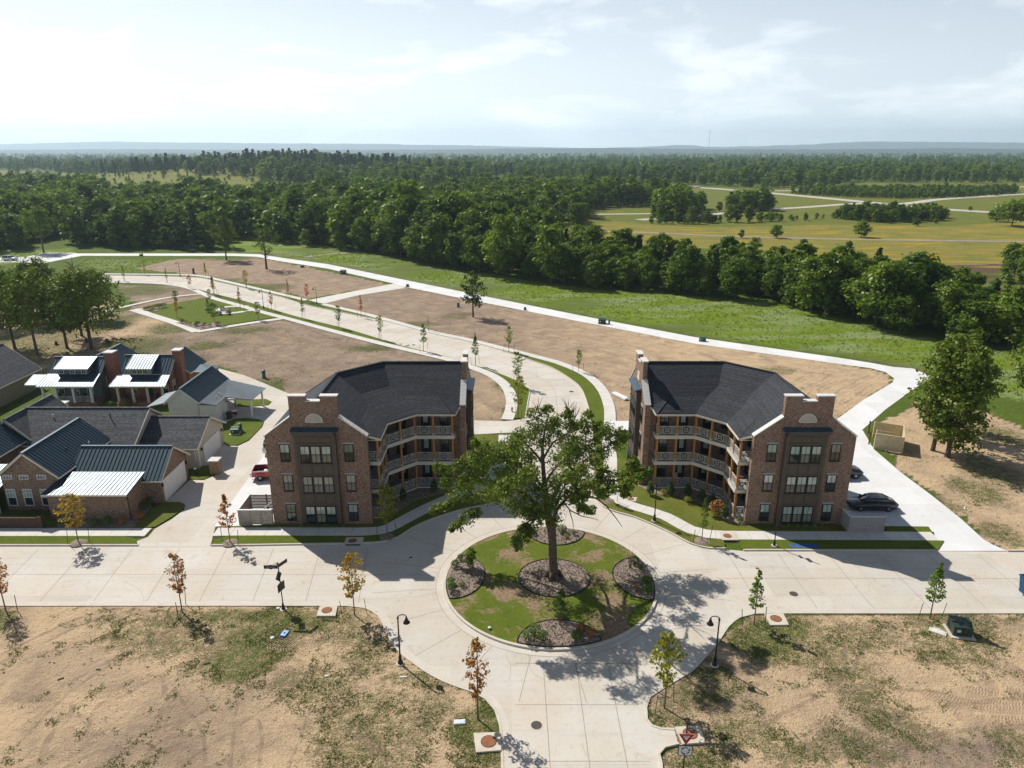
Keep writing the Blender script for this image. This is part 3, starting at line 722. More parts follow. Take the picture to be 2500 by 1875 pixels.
lawn([(517, 1333), (527, 1321), (540, 1315), (560, 1311.6), (700, 1310.6), (880, 1310), (940, 1305), (985, 1286), (1040, 1258), (1097, 1231), (1190, 1196), (1240, 1140), (1243, 1062), (1276, 1061), (1270, 1110), (1265, 1150), (1255, 1195), (1236, 1215), (1199, 1230.5), (1127, 1246), (1052, 1270),
      (1007, 1291), (976, 1311), (946, 1322.5), (883, 1328), (700, 1331.5)], step=None)
lawn([(540, 1288), (640, 1284), (700, 1270), (950, 1200), (1100, 1130), (1163, 1062), (1222, 1064), (1218, 1112), (1190, 1155), (1150, 1186), (1090, 1211), (1032, 1238), (982, 1264), (940, 1284), (900, 1291), (610, 1291), (545, 1292)], 'turf_dry', step=None)
lawn([(1461, 1180), (1480, 1172), (1486, 1200), (1500, 1225), (1527, 1242), (1573, 1257), (1620, 1273), (1652, 1290), (1684, 1306), (1722, 1316.5), (1764, 1319), (1770, 1330), (1768, 1340), (1722, 1339.5), (1683, 1325), (1642, 1303.5), (1600, 1283.5), (1546, 1261), (1493, 1245.5), (1464, 1225)], 'turf_dry', step=None)
lawn([(1498, 1120), (1520, 1120), (1600, 1170), (1750, 1200), (1900, 1250), (2050, 1284), (2160, 1286), (2165, 1301), (2000, 1300.5), (1766, 1299), (1727, 1296.5), (1690, 1286), (1659, 1269.5), (1628, 1253), (1580, 1237), (1535, 1223), (1514, 1207), (1501, 1188), (1498, 1160)], 'turf_dry', step=None)
lawn([(1806, 1320), (2100, 1321), (2304, 1322.5), (2290, 1344), (2100, 1344), (1830, 1344), (1812, 1341), (1804, 1332)], step=None)
lawn([(2150, 1287), (2266, 1288), (2276, 1302), (2152, 1301.5)], step=None)
NN = lambda L, y0, y1: [p for p in L if y0 <= p.y <= y1]
def verge(A, B, m='turf'):
    A = resample(A, 120); B = resample(B, 120); mb = MB()
    vs = [(p.x, p.y, ZT) for p in A] + [(p.x, p.y, ZT) for p in B]
    mb.add(vs, [(i, i + 1, 121 + i, 120 + i) for i in range(119)]); structure(mb.build('verge', M[m]))
wl_ = S([(1241, 1024), (1256, 1002), (1258, 974), (1244, 944), (1211, 917), (1158, 897), (1097, 876), (933, 837.5), (799, 803), (715, 780), (650, 763), (580, 743)])
kl_ = offset_line([p for p in far_l if G(1284, 1024).y <= p.y <= G(600, 738).y], .17)
verge(kl_, wl_)
wr_ = S([(790, 746), (897, 771), (1046, 811), (1145, 834), (1245, 859), (1322, 880), (1365, 893), (1413, 914), (1441, 934), (1463, 962), (1476, 995), (1478, 1030), (1477, 1060), (1476, 1092), (1480, 1130), (1480, 1165)])
kr_ = offset_line([p for p in far_r if G(1454, 1172).y <= p.y <= G(790, 754).y], .17)
verge(kr_, wr_)
wr2 = S([(399, 672.2), (484, 675.2), (530, 685.5), (606, 702.6), (696, 724), (742, 735)])
kr2 = offset_line([p for p in far_r if G(735, 741).y <= p.y <= G(400, 675).y], .17)
verge(kr2, wr2)
# pocket park
sheet('park_lawn', [(350, 755), (520, 724), (600, 744), (690, 773), (482, 806), (400, 777)], .125, 'turf', side=.2)
walk([(532, 757), (548, 751), (575, 749), (605, 749)], 1.4, .135); walk([(532, 757), (545, 764), (570, 765), (605, 760), (635, 756)], 1.4, .139)
sheet('path', [(528, 758), (540, 753), (560, 757), (560, 766), (545, 768), (532, 764)], .141, 'walk')
# parking lines
pl = MB()
for a, b in (((2046, 1281.5), (2186, 1258.5)), ((2060, 1256.6), (2170, 1258)), ((2070, 1204), (2131, 1204.5)), ((2080, 1179), (2100, 1179.5)), ((560, 1265), (668, 1228))):
    strip(pl, [G(*a), G(*b)], offset_line([G(*a), G(*b)], .1), ZD + .010, n=2)
structure(pl.build('parking_line', M['paint']))

# tracks pressed into the soil of the near lots
def track_mat():
    t = NT('pressed soil'); v = t.pos(); n = t.noise(v, .9, 5, .65); f = t.noise(v, 9, 3, .6)
    col = t.mix(t.ramp(f, .3, .7), (.245, .175, .12), (.33, .24, .165))
    p = t.new('ShaderNodeBsdfPrincipled'); t.put(p.inputs['Base Color'], col); p.inputs['Roughness'].default_value = .95; t.l.new(t.bump(f, .8, .05), p.inputs['Normal'])
    tr = t.new('ShaderNodeBsdfTransparent'); m = t.new('ShaderNodeMixShader'); t.put(m.inputs[0], t.math('MULTIPLY', t.ramp(t.math('ADD', n, t.math('MULTIPLY', f, .35)), .58, .82), .5))
    t.l.new(tr.outputs[0], m.inputs[1]); t.l.new(p.outputs[0], m.inputs[2]); t.l.new(m.outputs[0], t.out.inputs['Surface']); return t.mat
M['track_soil'] = track_mat()
M['tread'] = mat('tread mark soil', (.29, .205, .135), (.36, .26, .175), 3, .95, coord='pos')
tr_ = MB(); bars = MB()
for pts, w in (([(333, 1900), (380, 1800), (390, 1750), (402, 1690), (395, 1650)], .55), ([(560, 1880), (572, 1780), (580, 1690), (577, 1660)], .4), ([(215, 1790), (225, 1740), (240, 1720), (300, 1700), (370, 1660), (400, 1640)], .45), ([(-20, 1610), (80, 1560), (190, 1510), (300, 1482)], .5), ([(-20, 1628), (90, 1577), (200, 1526), (310, 1492)], .5),
               ([(90, 1900), (120, 1800), (170, 1750), (178, 1720)], .7), ([(630, 1890), (640, 1800), (628, 1750)], .4), ([(500, 1880), (495, 1790), (450, 1720), (425, 1680)], .45), ([(300, 1805), (380, 1780), (480, 1745), (560, 1700)], .5), ([(-20, 1720), (90, 1700), (200, 1650), (330, 1580)], .5), ([(20, 1840), (160, 1700), (290, 1610), (430, 1530)], .4), ([(440, 1870), (600, 1760), (700, 1690), (800, 1600)], .45), ([(700, 1880), (740, 1780), (760, 1720)], .4), ([(150, 1880), (260, 1830), (420, 1830)], .5), ([(240, 1493), (270, 1488), (300, 1484)], .9),
               ([(1760, 1860), (1880, 1760), (2010, 1690), (2100, 1600), (2130, 1510)], .5), ([(1900, 1880), (2010, 1790), (2060, 1700), (2060, 1560)], .45), ([(2060, 1880), (2100, 1800), (2200, 1740), (2520, 1700)], .6), ([(2120, 1880), (2250, 1800), (2520, 1770)], .6), ([(2180, 1600), (2300, 1620), (2520, 1600)], .5), ([(1960, 1700), (2100, 1680), (2300, 1690)], .5)):
    ribbon(tr_, S(pts, .5), w * .62, .006)
structure(tr_.build('tyre_track', M['track_soil']))
for pts in ([(2270, 1660), (2380, 1690), (2520, 1695)], [(2250, 1690), (2370, 1720), (2520, 1730)], [(2290, 1640), (2400, 1650), (2520, 1648)], [(2330, 1740), (2430, 1760), (2520, 1765)], [(660, 1572), (730, 1578), (790, 1560), (815, 1545)], [(240, 1690), (300, 1680), (350, 1655)], [(2180, 1760), (2260, 1800), (2300, 1850)], [(1950, 1800), (2000, 1760), (2060, 1770)], [(2440, 1600), (2480, 1640), (2520, 1660)], [(20, 1700), (80, 1712), (150, 1700)], [(150, 1850), (220, 1800), (260, 1795)]):
    L = S(pts, .2); L = resample(L, max(2, int(sum((b - a).length for a, b in zip(L, L[1:])) / .2)))
    for i, p in enumerate(L[:-1]):
        if vnoise(np.array([p.x * .8]), np.array([p.y * .8]), 2)[0] < .44: continue
        d = (L[i + 1] - p).normalized(); n_ = Vector((-d.y, d.x, 0)); sk = d * .12
        for off in (-.42, .0, .42):
            c = p + n_ * off; bars.beam(c - n_ * .19 - sk * (1 if off >= 0 else -1) + Vector((0, 0, .006)), c + n_ * .17 + sk * (1 if off >= 0 else -1) + Vector((0, 0, .006)), .07, .02)
o = bars.build('tread_marks', M['tread']); o['kind'] = 'stuff'
# ------------------------------------------------------------------ air, hills, far roads
def vol_haze():
    t = NT('haze'); p = t.new('ShaderNodeVolumePrincipled')
    p.inputs['Color'].default_value = (.65, .82, 1.0, 1); p.inputs['Density'].default_value = HAZE; p.inputs['Anisotropy'].default_value = .4
    t.l.new(p.outputs[0], t.out.inputs['Volume']); return t.mat
HAZE = .000088
hb = MB(); hb.b2((-17000, -300, -1.2), (17000, 16500, 420)); hz = hb.build('haze', vol_haze()); hz['kind'] = 'stuff'

M['hill'] = mat('wooded hillside', (.035, .055, .028), (.022, .038, .02), .004, .95, bump=0, bsc=.02, fine=.3, coord='pos')
def ridge(name, pts, depth, seed):
    """a wooded ridge: pts are (photo x, photo y of the crest), at a distance"""
    D0 = pts[0][2]; n = 220; X = []; Z = []
    for i in range(n):
        px = -250 + 3000 * i / (n - 1)
        xs = [p[0] for p in pts]; ys = [p[1] for p in pts]
        g = np.interp(px, xs, ys)
        b = -(g - 937.5) / FPX; dy = math.cos(PITCH) + b * math.sin(PITCH); dz = -math.sin(PITCH) + b * math.cos(PITCH)
        X.append((px - 1250) / FPX * D0 / dy); Z.append(max(2, CAMZ + dz / dy * D0))
    X = np.array(X); Z = np.array(Z); vs = []
    bumpy = vnoise(np.arange(n) * .9 + seed, np.zeros(n) + seed, 4) - .5
    prof = [(-depth, 0), (-depth * .55, .35), (-depth * .25, .72), (0, 1), (depth * .5, .6), (depth, 0)]
    V_ = []; 
    for j, (dd, h) in enumerate(prof):
        w = vnoise(np.arange(n) * .35 + seed * 3 + j * 7, np.zeros(n) + j * 5.3, 3) - .5
        V_.append(np.stack([X * (1 + dd / D0), np.full(n, D0 + dd) + w * depth * .3 * (j != 3), Z * h + bumpy * 14 * (h > 0) * D0 / 12000 + w * 30 * (0 < h < 1) - 1.0 * (h == 0)], -1))
    V_ = np.concatenate(V_); m = len(prof); I = np.arange(m * n).reshape(m, n)
    Q_ = np.stack([I[:-1, :-1], I[:-1, 1:], I[1:, 1:], I[1:, :-1]], -1).reshape(-1, 4)
    return structure(link(name, np_mesh(name, V_, Q_, M['hill'], True)))
ridge('hills', [(-300, 352, 13500), (0, 352), (120, 349), (270, 345.5), (420, 347.5), (700, 350), (900, 351), (1100, 354), (1300, 359), (1480, 362), (1600, 357), (1660, 353.5), (1690, 354), (1720, 358), (1850, 357), (1990, 352), (2090, 346), (2200, 345.5), (2330, 347), (2600, 349)], 1800, 3)
ridge('hills', [(-300, 367, 7000), (0, 366), (300, 364), (600, 366), (900, 366), (1100, 365), (1300, 362.5), (1500, 361), (1700, 364), (2000, 365), (2300, 362), (2600, 364)], 900, 11)

M['highway'] = concrete('highway concrete', (.46, .425, .38), (.42, .38, .33), .2)
M['track'] = mat('dirt track', (.30, .25, .20), (.24, .20, .16), .3, .95, coord='pos')
def farroad(name, pts, w, z, m='highway'):
    L = smooth_line(GG(pts), 8); mb = MB(); ribbon(mb, L, w, z); return structure(mb.build(name, M[m]))
farroad('highway', [(900, 432), (1100, 438), (1300, 443), (1440, 447), (1600, 452.5), (1722, 459), (1885, 472), (2047, 487), (2129, 495), (2251, 507), (2373, 515.5), (2500, 523), (2700, 536)], 13, .06)
farroad('highway', [(900, 437), (1200, 444), (1440, 453), (1600, 459)], 11, .055)
farroad('slip_road', [(1560, 537), (1700, 527), (1844, 513.5), (1966, 506), (2060, 499), (2129, 495.5)], 8, .07)
farroad('slip_road', [(2190, 500), (2240, 494), (2292, 487), (2400, 480), (2500, 474), (2700, 466)], 9, .075)
farroad('highway', [(2120, 467), (2300, 463), (2420, 457), (2500, 456), (2700, 450)], 11, .05)
farroad('highway', [(1884, 466), (1980, 465.5), (2100, 463)], 9, .065)
farroad('dirt_track', [(1300, 556), (1400, 563), (1600, 568.5), (1763, 576.5), (2007, 583), (2200, 586.5), (2500, 590), (2800, 594)], 4.2, .05, 'track')
farroad('gravel_road', [(1215, 520), (1420, 523), (1560, 522), (1700, 520)], 6, .05)
farroad('dirt_track', [(744, 628), (830, 618), (886, 616)], 2.5, .05, 'track')
farroad('gravel_road', [(1040, 476), (1060, 474), (1085, 473)], 10, .05)
farroad('farm_lane', [(310, 453), (430, 459), (560, 463), (640, 465)], 8, .05)
# overpass: deck, parapets and piers
ov = thing('overpass', 'low concrete highway overpass between the dark woods', 'bridge', G(1555, 466))
a, b = G(1560, 466), G(1700, 472); a.z = b.z = 0
mb = MB(); mb.beam(a + Vector((0, 0, 4.9)), b + Vector((0, 0, 4.9)), 13, .9); mb.build('deck', M['highway'], ov)
d = (b - a).normalized(); nrm = Vector((-d.y, d.x, 0))
for s in (-1, 1):
    mb = MB(); mb.beam(a + nrm * 6.3 * s + Vector((0, 0, 5.8)), b + nrm * 6.3 * s + Vector((0, 0, 5.8)), .4, .9); mb.build('parapet', M['kerb'], ov)
for f in (.12, .37, .63, .88):
    mb = MB(); c = a.lerp(b, f); mb.box((c.x, c.y, 2.22), (1, 9, 4.44), math.atan2(d.y, d.x)); mb.build('pier', M['kerb'], ov)

# ------------------------------------------------------------------ foliage
M['leaf_wood'] = leaf_mat('woodland leaves', (0.101, 0.160, 0.015), (0.157, 0.228, 0.021), (0.067, 0.112, 0.012), .38, .16, .95)
M['leaf_pine'] = leaf_mat('dark evergreen leaves', (0.044, 0.077, 0.017), (0.063, 0.100, 0.021), None, .2, .2, .6)
M['leaf_oak'] = leaf_mat('oak leaves', (0.065, 0.114, 0.010), (0.104, 0.170, 0.015), (0.155, 0.157, 0.021), .25, .55, .2)
M['leaf_grove'] = leaf_mat('grove leaves', (0.080, 0.114, 0.012), (0.117, 0.153, 0.015), (0.056, 0.083, 0.010), .3, .3, .5)
M['leaf_green'] = leaf_mat('fresh green leaves', (0.132, 0.215, 0.018), (0.184, 0.267, 0.024), (0.089, 0.147, 0.016), .35, 1.2, .3)
M['leaf_dark'] = leaf_mat('glossy green leaves', (0.059, 0.116, 0.017), (0.100, 0.170, 0.021), None, .25, 1.2, .3)
M['leaf_olive'] = leaf_mat('olive yellow leaves', (0.218, 0.236, 0.025), (0.332, 0.279, 0.029), (0.148, 0.184, 0.021), .35, 1.3, .3)
M['leaf_gold'] = leaf_mat('golden leaves', (0.404, 0.270, 0.025), (0.286, 0.236, 0.026), (0.472, 0.202, 0.025), .35, 1.3, .3)
M['leaf_orange'] = leaf_mat('orange autumn leaves', (0.441, 0.164, 0.039), (0.339, 0.213, 0.046), (0.339, 0.082, 0.032), .35, 1.6, .3)
M['leaf_red'] = leaf_mat('crimson autumn leaves', (0.437, 0.064, 0.043), (0.546, 0.109, 0.058), None, .35, 1.5, .3)
M['leaf_scrub'] = leaf_mat('scrub leaves', (0.083, 0.128, 0.015), (0.142, 0.180, 0.021), None, .25, .3, .6)

def leaf_quads(rng, C, size, outward=None, flat=.7, jitter=.35):
    """one diamond leaf (or spray of leaves) at each centre; returns vertices, quads"""
    n = len(C); nrm = rng.normal(size=(n, 3))
    if outward is not None: nrm = nrm * .62 + outward * 1.0
    nrm[:, 2] += flat
    nrm /= np.linalg.norm(nrm, axis=1, keepdims=True) + 1e-9
    r = rng.normal(size=(n, 3)); t = np.cross(nrm, r); t /= np.linalg.norm(t, axis=1, keepdims=True) + 1e-9
    b = np.cross(nrm, t); s = size * (1 + jitter * rng.uniform(-1, 1, (n, 1)))
    t = t * s; b = b * s * .62
    V_ = np.stack([C - t, C - b + nrm * s * .12, C + t, C + b + nrm * s * .12], 1).reshape(-1, 3)
    return V_, np.arange(4 * n).reshape(n, 4)
def leaf_cloud(rng, blobs, clumps, leaves, size, cr=.32, shell=.45):
    """blobs: (centre, radii); each gets clumps of leaves near its surface, so light and gaps run through it"""
    C = []; O = []
    for c, r in blobs:
        r = np.array(r if hasattr(r, '__len__') else (r, r, r), float); c = np.array(c, float)
        d = rng.normal(size=(clumps, 3)); d[:, 2] = d[:, 2] * .9 + .15; d /= np.linalg.norm(d, axis=1, keepdims=True)
        k = c + d * r * (shell + (1.05 - shell) * rng.uniform(0, 1, (clumps, 1)) ** .6)
        off = rng.normal(size=(clumps, leaves, 3)) * (r.mean() * cr) * np.array([1, 1, .7])
        C.append((k[:, None, :] + off).reshape(-1, 3)); O.append(np.repeat(d, leaves, 0))
    return leaf_quads(rng, np.concatenate(C), size, np.concatenate(O))
def crown_profile(rng, n, h0, h1, rad, shape):
    """blob centres through a crown: shape(t) gives the relative radius at height t"""
    out = []
    for i in range(n):
        t = (i + rng.uniform(.2, .8)) / n; a = i * 2.4 + rng.uniform(-.5, .5)
        rr = rad * shape(t); q = rr * math.sqrt(rng.uniform(.08, 1)) * .78
        s = rad * rng.uniform(.26, .44) * (.6 + .4 * shape(t))
        out.append(((q * math.cos(a), q * math.sin(a), h0 + (h1 - h0) * t), (s, s, s * .78)))
    return out
def limbs(rng, h, h0, rad, n, r0, lean=0.0):
    mb = MB(); top = Vector((rng.uniform(-.4, .4) + lean, rng.uniform(-.4, .4), h))
    base = [Vector((0, 0, -.2)), Vector((0, 0, .25)), Vector((lean * .15, 0, h * .3)), Vector((lean * .5, .1, h * .6)), top]
    mb.tube(base, [r0 * 1.5, r0 * 1.05, r0 * .8, r0 * .5, r0 * .12], 8)
    for i in range(n):
        t = rng.uniform(.28, .85); p = Vector((lean * t * .8, 0, h * t)); a = i * 2.4 + rng.uniform(-.4, .4); L = rad * rng.uniform(.5, .95)
        q = p + Vector((math.cos(a) * L * .5, math.sin(a) * L * .5, L * .35)); e = p + Vector((math.cos(a) * L, math.sin(a) * L, L * rng.uniform(.3, .7)))
        mb.tube([p, q, e], [r0 * .38, r0 * .22, r0 * .05], 5)
    return mb
dome = lambda t: math.sin(math.pi * min(1, .16 + .8 * t)) ** .55
cone = lambda t: max(.08, 1 - t) ** .8 * min(1, .45 + 3 * t)
egg = lambda t: math.sin(math.pi * min(1, .1 + .86 * t)) ** .8
tallb = lambda t: math.sin(math.pi * min(1, .14 + .8 * t ** .9)) ** .5

WOOD = []     # crown and trunk meshes of the woodland trees, about 14 m tall
def lumpy(rng, n, h0, h1, rad, shape):
    """a few large rounded masses and smaller ones between them"""
    out = crown_profile(rng, n, h0, h1, rad, shape)
    for i in range(n // 2):
        t = rng.uniform(.25, .98); a = rng.uniform(0, 6.28); q = rad * shape(t) * rng.uniform(.35, .85); s = rad * rng.uniform(.30, .48)
        out.append(((q * math.cos(a), q * math.sin(a), h0 + (h1 - h0) * t), (s, s, s * .7)))
    return out
def soft_leaves(rng, bl, clumps, leaves, size, cr):
    V_, Q_ = leaf_cloud(rng, bl, clumps, leaves, size, cr); return V_, Q_
for i in range(9):
    rng = np.random.RandomState(100 + i)
    pine = i == 5
    bl = (lumpy if not pine else crown_profile)(rng, 17 if not pine else 22, 2.0, 13.2 if not pine else 15, (4.6, 4.2, 5.2, 3.6, 4.8, 2.9, 4.0, 5.6, 3.2)[i], (dome, tallb, dome, egg, tallb, cone, egg, dome, tallb)[i])
    V_, Q_ = leaf_cloud(rng, bl, 13, 11, .38, .30)
    cm = np_mesh('crown', V_, Q_, M['leaf_pine'] if pine else M['leaf_wood'])
    r2 = random.Random(200 + i); tb = limbs(r2, 12.0, 2, 3.6, 7, .22)
    to = tb.build('trunk', M['bark']); tm = to.data; bpy.data.objects.remove(to)
    WOOD.append((cm, tm))
LOW = []      # the same trees for the far woods: fewer, larger sprays
for i in range(6):
    rng = np.random.RandomState(300 + i)
    bl = (lumpy if i != 3 else crown_profile)(rng, 12 if i != 3 else 16, 1.4, 13.2, (4.8, 4.4, 5.4, 2.8, 5.0, 3.6)[i], (dome, tallb, egg, cone, dome, tallb)[i])
    V_, Q_ = leaf_cloud(rng, bl, 9, 6, .62, .32)
    o = bpy.data.objects.new('far_tree_source', np_mesh('far_tree_source', V_, Q_, M['leaf_pine'] if i == 3 else M['leaf_wood']))
    LOW.append(o)

def scatter(poly, spacing, seed, spread=1.0):
    """points in a ground polygon (photo pixels), jittered rows whose spacing grows with distance"""
    P = np.array(W(poly)); r = np.random.RandomState(seed); out = []
    y0, y1 = P[:, 1].min(), P[:, 1].max(); y = y0
    pts = []
    while y < y1:
        s = spacing * max(1.0, y / 420.0) ** spread
        xs = np.arange(P[:, 0].min(), P[:, 0].max(), s); xs = xs + r.uniform(-.5, .5, len(xs)) * s
        ys = y + r.uniform(-.5, .5, len(xs)) * s
        pts.append(np.stack([xs, ys], -1)); y += s * .9
    pts = np.concatenate(pts)
    keep = inpoly(pts[:, 0], pts[:, 1], P) & (np.abs(pts[:, 0]) < pts[:, 1] * .80 + 12)
    return pts[keep]
# (polygon, spacing, height, height spread, pine share)
WOODS = {
 'creek': ([(881, 618), (971, 627), (1015, 642), (1125, 662), (1207, 674), (1329, 694), (1420, 705), (1492, 712), (1550, 690), (1480, 668), (1400, 645), (1330, 622), (1200, 602), (1130, 590), (1000, 575), (900, 566), (860, 575)], 5.2, 14.5, 2.6),
 'thicket': ([(1492, 714), (1600, 716), (1702, 729), (1820, 750), (1822, 728), (1905, 737), (1966, 765), (2068, 785), (2190, 814), (2251, 822), (2373, 847), (2620, 885), (2620, 800), (2400, 770), (2300, 752), (2215, 728), (2170, 718), (2007, 706), (1885, 694), (1700, 670), (1550, 655), (1480, 655)], 4.6, 9.3, 1.9),
 'northwood': ([(-160, 620), (0, 612), (58, 609), (66, 590), (112, 578), (165, 580), (182, 600), (285, 605), (407, 609), (520, 611), (556, 608), (572, 588), (640, 588), (692, 595), (760, 603), (814, 610), (870, 617), (905, 566), (1000, 560), (900, 495), (640, 500), (300, 502), (250, 474), (0, 469), (-200, 469)], 5.8, 12.0, 2.8),
 'middle': ([(905, 560), (1000, 566), (1120, 580), (1210, 572), (1317, 550), (1420, 556), (1425, 536), (1440, 512), (1520, 506), (1600, 500), (1650, 484), (1600, 476), (1500, 470), (1300, 464), (1130, 466), (1095, 474), (1075, 492), (1040, 492), (900, 478)], 6.0, 12.0, 2.4),
 'far_left': ([(-260, 424), (0, 417), (110, 418), (200, 430), (300, 438), (430, 441), (560, 446), (640, 452), (720, 462), (900, 470), (1050, 466), (1195, 438), (1195, 404), (900, 392), (430, 388), (0, 396), (-260, 396)], 7.5, 14.5, 3.0),
 'far_right': ([(1400, 441), (1560, 448), (1690, 452), (1844, 461), (1960, 460), (2047, 455), (2070, 443), (2200, 447), (2373, 448), (2700, 445), (2700, 388), (1400, 388), (1200, 404), (1200, 434)], 7.5, 13.5, 2.8),
 'horizon': ([(-300, 396), (430, 387), (900, 391), (1200, 400), (1400, 387), (2800, 387), (2800, 374.5), (-300, 374.5)], 9.0, 13.0, 3.0),
 'scrub_strip': ([(1930, 474), (2050, 481), (2190, 486), (2330, 483), (2480, 474), (2480, 463), (2200, 463), (1960, 467)], 4.2, 4.6, 1.2),
 'roadside': ([(1600, 538), (1640, 540), (1700, 532), (1714, 508), (1650, 498), (1600, 504)], 5.0, 10.5, 2.0),
 'slope_clump': ([(1765, 518), (1800, 519), (1888, 514), (1884, 504), (1800, 503)], 5.0, 9.0, 2.2),
 'low_hedge': ([(1640, 549), (1770, 546), (1900, 542), (2040, 535), (2040, 532), (1900, 538), (1770, 542), (1640, 545)], 5.0, 3.0, 1.2),
 'marsh_scrub': ([(2215, 700), (2300, 718), (2560, 735), (2560, 715), (2400, 705), (2260, 690)], 5.0, 3.6, 1.4),
 'right_edge': ([(2440, 690), (2600, 700), (2600, 640), (2470, 640)], 6.5, 6.0, 2.0),
 'clearing_scrub': ([(-100, 420), (330, 434), (660, 440), (660, 462), (250, 458), (-100, 440)], 24.0, 5.0, 2.0),
 'copse': ([(2040, 534), (2150, 545), (2310, 539), (2312, 530), (2180, 526), (2060, 527)], 3.6, 6.2, 1.6),
}
ALL = []
for k, (nm, (poly, sp, hh, hs)) in enumerate(WOODS.items()):
    pts = scatter(poly, sp, 40 + k, 1.0 if nm not in ('scrub_strip', 'copse', 'roadside', 'slope_clump', 'low_hedge', 'marsh_scrub', 'right_edge', 'clearing_scrub') else 0.0)
    r = np.random.RandomState(60 + k)
    for x, y in pts:
        h = max(2.5, hh + r.normal() * hs)
        if nm == 'creek': h *= float(np.interp(pix(x, y)[0], (1300, 1420), (1.0, .74)))
        h *= .82 + .36 * float(vnoise(np.array([x * .03]), np.array([y * .03]), 2)[0])
        if r.rand() < .22: h *= r.uniform(.45, .7)
        pn = (nm == 'far_left' and -560 < x < -150 and 900 < y < 1500 and r.rand() < .8) or r.rand() < .06
        ALL.append((y, x, h * (1.15 if pn and nm == 'far_left' else 1), nm, pn, r.randint(0, 1000), r.uniform(0, 6.28), r.uniform(.85, 1.2)))
ALL.sort()
def wood_label(nm, x, y):
    px, py = pix(x, y)
    if nm == 'creek':
        if px < 1150: return 'tall broadleaf tree of the wood where the meadow begins, left of the lone pine', 'wood left of the lone pine'
        if px < 1330: return 'tall dense broadleaf tree of the wood behind the lone pine', 'wood behind the lone pine'
        return 'tall broadleaf tree at the right end of the high wood, before the yellow field', 'right end of the high wood'
    if nm == 'thicket':
        if px < 1720: return 'low bushy tree of the dark thicket above the right apartment roof', 'thicket above the right apartments'
        if px < 1900: return 'bushy tree at the notch where the meadow cuts into the thicket', 'thicket at the meadow notch'
        if px < 2200: return 'bushy tree of the thicket above the bend of the outer path', 'thicket above the path bend'
        return 'bushy tree at the far right of the thicket below the marsh', 'thicket below the marsh'
    return 'broadleaf tree in the wood beyond the far end of the lots', 'wood beyond the lots'
LABEL = ('creek', 'thicket', 'northwood')
inview = lambda x, y: 0 < 1250 + x / (y * .95 + 11) * 1750 < 2500
near = [t for t in ALL if t[3] in LABEL and inview(t[1], t[0])][:296]
nearset = set(id(t) for t in near)
for (y, x, h, nm, pn, sd_, rz, wd) in near:
    i = 5 if pn else (0, 1, 2, 3, 4, 6, 7, 8)[sd_ % 8]
    cm, tm = WOOD[i]; s = h / 14.0; w = s * wd if nm != 'thicket' else s * wd * 1.12
    lb_, gp_ = wood_label(nm, x, y)
    o = thing('woodland_tree', lb_, 'tree', (x, y, 0), rz, gp_); o.scale = (w, w, s)
    link('trunk', tm, o); link('crown', cm, o)

def instancer(name, pts, label=None):
    """the rest of a wood as one mass: far trees set on its points by geometry nodes"""
    n = len(pts); me = bpy.data.meshes.new(name); me.vertices.add(n)
    me.vertices.foreach_set('co', np.array([(p[1], p[0], float(relief(p[1], p[0]))) for p in pts], np.float32).ravel())
    def at(nm, ty, vals):
        a = me.attributes.new(nm, ty, 'POINT'); a.data.foreach_set('vector' if ty == 'FLOAT_VECTOR' else 'value', vals)
    at('size', 'FLOAT_VECTOR', np.array([(p[2] / 14 * p[7],) * 2 + (p[2] / 14,) for p in pts], np.float32).ravel())
    at('turn', 'FLOAT', np.array([p[6] for p in pts], np.float32))
    at('pick', 'INT', np.array([3 if p[4] else (0, 1, 2, 4, 5)[p[5] % 5] for p in pts], np.int32))
    o = link(name, me); o['kind'] = 'stuff'
    ng = bpy.data.node_groups.new(name, 'GeometryNodeTree')
    ng.interface.new_socket('Geometry', in_out='INPUT', socket_type='NodeSocketGeometry'); ng.interface.new_socket('Geometry', in_out='OUTPUT', socket_type='NodeSocketGeometry')
    N_, L_ = ng.nodes, ng.links
    gi = N_.new('NodeGroupInput'); go = N_.new('NodeGroupOutput'); iop = N_.new('GeometryNodeInstanceOnPoints'); g2i = N_.new('GeometryNodeGeometryToInstance')
    for src in reversed(LOW):
        oi = N_.new('GeometryNodeObjectInfo'); oi.inputs['Object'].default_value = src; L_.new(oi.outputs['Geometry'], g2i.inputs[0])
    def named(nm, ty):
        a = N_.new('GeometryNodeInputNamedAttribute'); a.data_type = ty; a.inputs['Name'].default_value = nm; return a.outputs[0]
    L_.new(gi.outputs[0], iop.inputs['Points']); L_.new(g2i.outputs[0], iop.inputs['Instance']); iop.inputs['Pick Instance'].default_value = True
    L_.new(named('pick', 'INT'), iop.inputs['Instance Index']); L_.new(named('size', 'FLOAT_VECTOR'), iop.inputs['Scale'])
    cx = N_.new('ShaderNodeCombineXYZ'); L_.new(named('turn', 'FLOAT'), cx.inputs[2]); L_.new(cx.outputs[0], iop.inputs['Rotation'])
    L_.new(iop.outputs[0], go.inputs[0])
    md = o.modifiers.new('trees', 'NODES'); md.node_group = ng
    return o
for nm, names in (('woodland', ('creek', 'thicket', 'northwood', 'middle')), ('far_woodland', ('far_left', 'far_right', 'horizon')), ('hedgerow_scrub', ('scrub_strip', 'copse', 'roadside', 'slope_clump', 'low_hedge', 'marsh_scrub', 'right_edge', 'clearing_scrub'))):
    pts = [t for t in ALL if t[3] in names and id(t) not in nearset]
    instancer(nm, pts)
